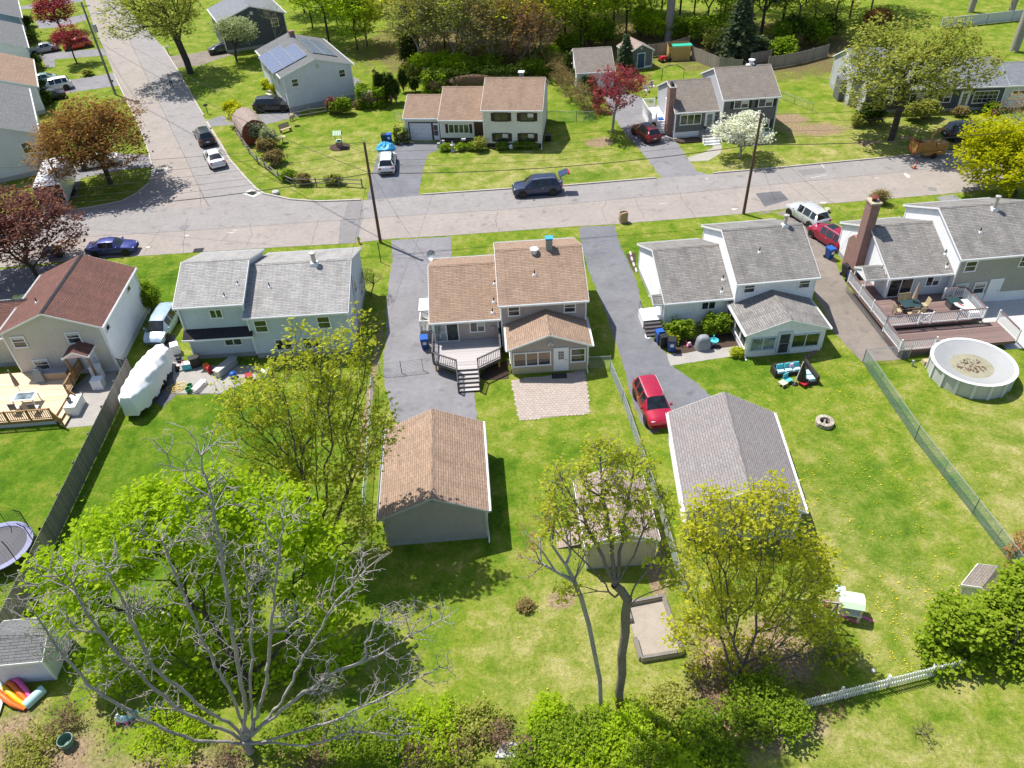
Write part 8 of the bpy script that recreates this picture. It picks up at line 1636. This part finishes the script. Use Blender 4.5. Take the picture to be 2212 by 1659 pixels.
for i, (u, v) in enumerate(((412, 838), (408, 846))): o = MB().lathe([(.01, 0), (.16, 0), (.22, .32), (.19, .32), (.14, .05), (.01, .05)], 14).build('flower_pot', 'hydrant_green', smooth=40); o.location = P(u, v, .01); tag(o, ['upper green pot behind the pale blue house', 'lower green pot behind the pale blue house'][i], 'pot')
# cream house front: tarp pile, well, mailbox, ornaments
mb = MB(); g_ = np.random.default_rng(12); nn = 16
for i, (r_, z_) in enumerate(((.95, 0), (.9, .25), (.75, .5), (.5, .72), (.2, .82))):
    for k in range(nn): a = 2*math.pi*k/nn; q = r_*(1+.12*g_.normal()); mb.v.append((q*math.cos(a)*1.2, q*math.sin(a), z_+.05*g_.normal()))
for i in range(4):
    for k in range(nn): l_ = (k+1) % nn; mb.f.append((i*nn+k, i*nn+l_, (i+1)*nn+l_, (i+1)*nn+k)); mb.m.append(0)
mb.f.append(tuple(4*nn+k for k in range(nn))); mb.m.append(0); o = mb.build('tarp_pile', 'tarp_blue'); o.location = P(834, 322, 0); tag(o, 'pile covered by a bright blue tarp behind the silver SUV', 'tarp')
WL = simple_thing('wishing_well', 'small brick wishing well with pale green roof on the corner lawn', 'well', (734, 318)); MB().lathe([(1.15, 0), (1.2, .06), (0, .08)], 24).build('mulch_ring', 'mulch', WL); MB().lathe([(.38, .05), (.42, .7), (.3, .72), (.28, .1)], 14).build('brick_ring', 'brick', WL); MB().lathe([(.44, .7), (.44, .8), (.28, .8), (.28, .7)], 14, close=True).build('coping', 'mint', WL)
for x in (-.35, .35): MB().box((x-.03, -.03, .75), (x+.03, .03, 1.75)).build('post', 'old_wood', WL)
MB().extr([(-.5, -.45, 1.6), (-.5, 0, 1.95), (-.5, .45, 1.6)], (1.0, 0, 0)).build('roof', 'mesh_green', WL)
for k in range(5): MB().extr([(-.48+k*.2, -.47, 1.6), (-.48+k*.2, -.005, 1.97), (-.48+k*.2, -.005, 1.99), (-.48+k*.2, -.49, 1.61)], (.16, 0, 0)).build('roof_slat', 'mint', WL)
def mailbox(label, px, rz, m__='white_plastic', post='old_wood'):
    t_ = simple_thing('mailbox', label, 'mailbox', px, rz, group='kerbside mailboxes'); MB().box((-.05, -.05, 0), (.05, .05, 1.05)).build('post', post, t_); MB().extr([(-.1, -.25, 1.05), (.1, -.25, 1.05), (.1, -.25, 1.18), (.06, -.25, 1.26), (-.06, -.25, 1.26), (-.1, -.25, 1.18)], (0, .5, 0)).build('box', m__, t_); MB().box((.1, .05, 1.15), (.12, .1, 1.35)).build('flag', 'red_plastic', t_)
mailbox('white mailbox on a brown post in front of the cream house', (1003, 322), 90, post='pole_wood'); mailbox('dark mailbox on the right of the side street', (449, 246), -60, 'dark_metal'); mailbox('black mailbox beside the grey utility pole', (247, 193), 120, 'black'); mailbox('white mailbox left of the side street by the bronze tree', (268, 235), 120); mailbox('white mailbox at the yellow-green street tree', (365, 118), -60); mailbox('black mailbox at the steps of the dark grey house', (1520, 296), 0, 'black')
t_ = simple_thing('garden_statue', 'grey garden statue in the bed of the cream house', 'statue', (979, 327)); MB().lathe([(.01, 0), (.3, 0), (.25, .2), (.12, .3), (.12, .6), (.3, .75), (.28, .8), (.08, .9), (.1, 1.1), (.01, 1.2)], 14).build('figure', 'boulder', t_, smooth=50)
o = MB().lathe([(.01, 0), (.25, .1), (.3, .28), (.2, .48), (.01, .54)], 12).build('lawn_ornament', 'white_plastic', smooth=60); o.location = P(1104, 322, 0); tag(o, 'white round ornament below the cream house windows', 'ornament')
for i, (u, v) in enumerate(((948, 318), (958, 312))): o = MB().box((-.2, -.2, 0), (.2, .2, .5), top=.05).build('porch_planter', 'boulder'); o.location = P(u, v, .01); tag(o, ['pale planter at the cream garage door', 'pale box beside the cream house side door'][i], 'planter')
# solar house front steps, barn table, benches
for k in range(5):
    o = MB().box((-.9, -.2, 0), (.9, .2, .12+k*.12)).build('stone_step', 'bright_concrete'); q = P(584, 206).lerp(P(600, 186), k/4); o.location = (q.x, q.y, 0); o.rotation_euler = (0, 0, R(-40)); tag(o, 'white stone step rising to the solar house', 'step', 'stone steps of the solar house')
t_ = simple_thing('round_table', 'round wooden table beside the barn shed', 'table', (612, 308)); MB().lathe([(.01, .7), (.45, .7), (.45, .75), (.01, .75)], 16).build('table_top', 'sling', t_); MB().tube([(0, 0, 0), (0, 0, .7)], .06, 8).build('pedestal', 'old_wood', t_)
t_ = simple_thing('garden_bench', 'wooden bench swing beside the barn shed', 'bench', (618, 285), 40); MB().box((-.7, -.25, .4), (.7, .25, .46)).build('seat', 'sling', t_); MB().extr([(-.7, .22, .46), (.7, .22, .46), (.7, .42, 1.0), (-.7, .42, 1.0)], (0, .05, 0)).build('backrest', 'sling', t_)
for x in (-.65, .65): MB().box((x-.04, -.25, 0), (x+.04, .25, .4)).build('leg', 'old_wood', t_)
o = MB().lathe([(.01, .0), (.35, .05), (.4, .3), (.2, .55), (.01, .6)], 10).build('bird_feeder', 'sling', smooth=60); o.location = P(632, 255, .9); tag(o, 'tan round feeder on the split-rail fence post', 'feeder')
# mower, hammock frame, deck basket at H
MW = simple_thing('riding_mower', 'red and black riding mower beside the board enclosure', 'mower', (1435, 133), 200); MB().box((-.3, -.35, .35), (.8, .35, .75), top=.08).build('hood', 'red_plastic', MW); MB().box((-.7, -.3, .55), (-.25, .3, .65)).build('seat', 'black', MW); MB().box((-.75, -.3, .6), (-.65, .3, 1.0)).build('seat_back', 'black', MW)
for x, r_ in ((-.55, .3), (.55, .22)):
    for y in (-.42, .42): MB().tube([(x, y-.08, r_), (x, y+.08, r_)], r_, 12).build('wheel', 'rubber', MW)
MB().tube([(-.1, 0, .75), (-.2, 0, 1.05)], .03, 6).build('steering', 'black', MW)
HS = simple_thing('swing_frame', 'dark curved hammock frame on the back lawn', 'frame', (1452, 172), 10); MB().tube([(-1.5, 0, 0), (-1.5, 0, 1.6), (-.8, 0, 1.9), (.4, 0, 1.9), (1.6, 0, 1.2)], .05, 6).build('arch', 'table_dark', HS); MB().tube([(1.6, 0, 1.2), (1.6, 0, 0)], .03, 6).build('prop', 'table_dark', HS)
for i, (u, v) in enumerate(((1396, 200), (1408, 192))):
    t_ = thing('garden_chair', ['white chair at the front of the side deck', 'white chair at the back of the side deck'][i], 'chair', P(u, v, 1.01), .4); MB().box((-.3, -.3, .35), (.3, .3, .4)).build('seat', 'white_plastic', t_); MB().box((-.3, .26, .4), (.3, .32, .95)).build('backrest', 'white_plastic', t_)
    for x in (-.25, .25):
        for y in (-.25, .25): MB().box((x-.03, y-.03, 0), (x+.03, y+.03, .35)).build('leg', 'white_plastic', t_)
# street furniture
HY = simple_thing('fire_hydrant', 'yellow fire hydrant with green cap at the near kerb', 'hydrant', (776, 526)); MB().lathe([(.16, 0), (.16, .06), (.11, .08), (.11, .5), (.14, .52), (.14, .56)], 12).build('barrel', 'hydrant_yellow', HY, smooth=35); MB().lathe([(.13, .56), (.12, .64), (.06, .7), (.03, .76), (.01, .77)], 12).build('bonnet', 'hydrant_green', HY, smooth=35); MB().tube([(-.2, 0, .42), (.2, 0, .42)], .05, 8).build('nozzle', 'hydrant_yellow', HY); MB().tube([(0, 0, .4), (0, -.18, .4)], .065, 8).build('nozzle', 'hydrant_yellow', HY)
PB = simple_thing('leaf_bag', 'bulging brown paper leaf bag at the kerb', 'bag', (1346, 480), 15); mb = MB(); nn = 14
for i, (a_, b_, z_) in enumerate(((.34, .3, 0), (.4, .36, .3), (.42, .36, .65), (.4, .33, .9), (.36, .26, 1.05))):
    for k in range(nn): an = 2*math.pi*k/nn; c1_, s1_ = math.cos(an), math.sin(an); wv = 1+.07*math.sin(k*2.1+i*1.7); mb.v.append((a_*math.copysign(abs(c1_)**.6, c1_)*wv, b_*math.copysign(abs(s1_)**.6, s1_)*wv, z_))
for i in range(4):
    for k in range(nn): l_ = (k+1) % nn; mb.f.append((i*nn+k, i*nn+l_, (i+1)*nn+l_, (i+1)*nn+k)); mb.m.append(0)
mb.build('sack', 'paper_bag', PB, smooth=40); MB().lathe([(.01, .95), (.28, .9), (.34, 1.0)], 10).build('contents', 'dry_stalk', PB)
CN = simple_thing('traffic_cone', 'orange-red traffic cone beside the wood chipper', 'cone', (1975, 364)); MB().box((-.22, -.22, 0), (.22, .22, .04)).build('base', 'black', CN); MB().lathe([(.17, .04), (.04, .72), (.03, .72)], 14).build('cone', 'orange_plastic', CN, smooth=40); MB().lathe([(.115, .36), (.09, .5)], 14).build('band', 'white_plastic', CN)
o = MB().box((-.3, -.25, .0), (.3, .25, .12), top=.1).build('tipped_table', 'cream_plastic'); o.location = P(1788, 452, .3); o.rotation_euler = (R(25), R(10), .5); tag(o, 'tipped cream plastic stool on the grey house lawn', 'stool')
for k, (u, v) in enumerate(((1782, 453), (1791, 455), (1795, 449))): o = MB().tube([(0, 0, 0), (.05, .05, .34)], .02, 5).build('leg', 'dark_metal', bpy.data.objects['tipped_table']); o.location = (-.2+k*.2, -.1+.1*k, -.3)
for k, (u, v) in enumerate(((1362, 548), (1365, 560), (1369, 572), (1374, 584))):
    o = MB().lathe([(.01, 0), (.22, .02), (.2, .14), (.05, .2), (.01, .2)], 9).build('edging_stone', 'boulder', smooth=50); o.location = P(u, v, 0); o.scale = (.5, 1.9, .6); tag(o, 'pale stone edging the bed beside the white house', 'stone', 'edging stones by the white house')
sheet('soil_bed', [(1352, 548), (1374, 545), (1372, 590), (1366, 580)], .0088, 'mulch', jit=.05)
o = MB().lathe([(.01, 0), (.4, .03), (.38, .3), (.15, .42), (.01, .42)], 9).build('boulder', 'boulder', smooth=50); o.location = P(596, 419, 0); tag(o, 'white boulder at the rounded street corner', 'boulder')
t_ = simple_thing('lamp_post', 'thin dark post on the lawn beside the hydrant', 'post', (823, 567)); MB().tube([(0, 0, 0), (.0, .0, 1.9)], .04, 8).build('shaft', 'dark_metal', t_); MB().lathe([(.05, 1.9), (.09, 1.95), (.01, 2.05)], 8).build('finial', 'dark_metal', t_)
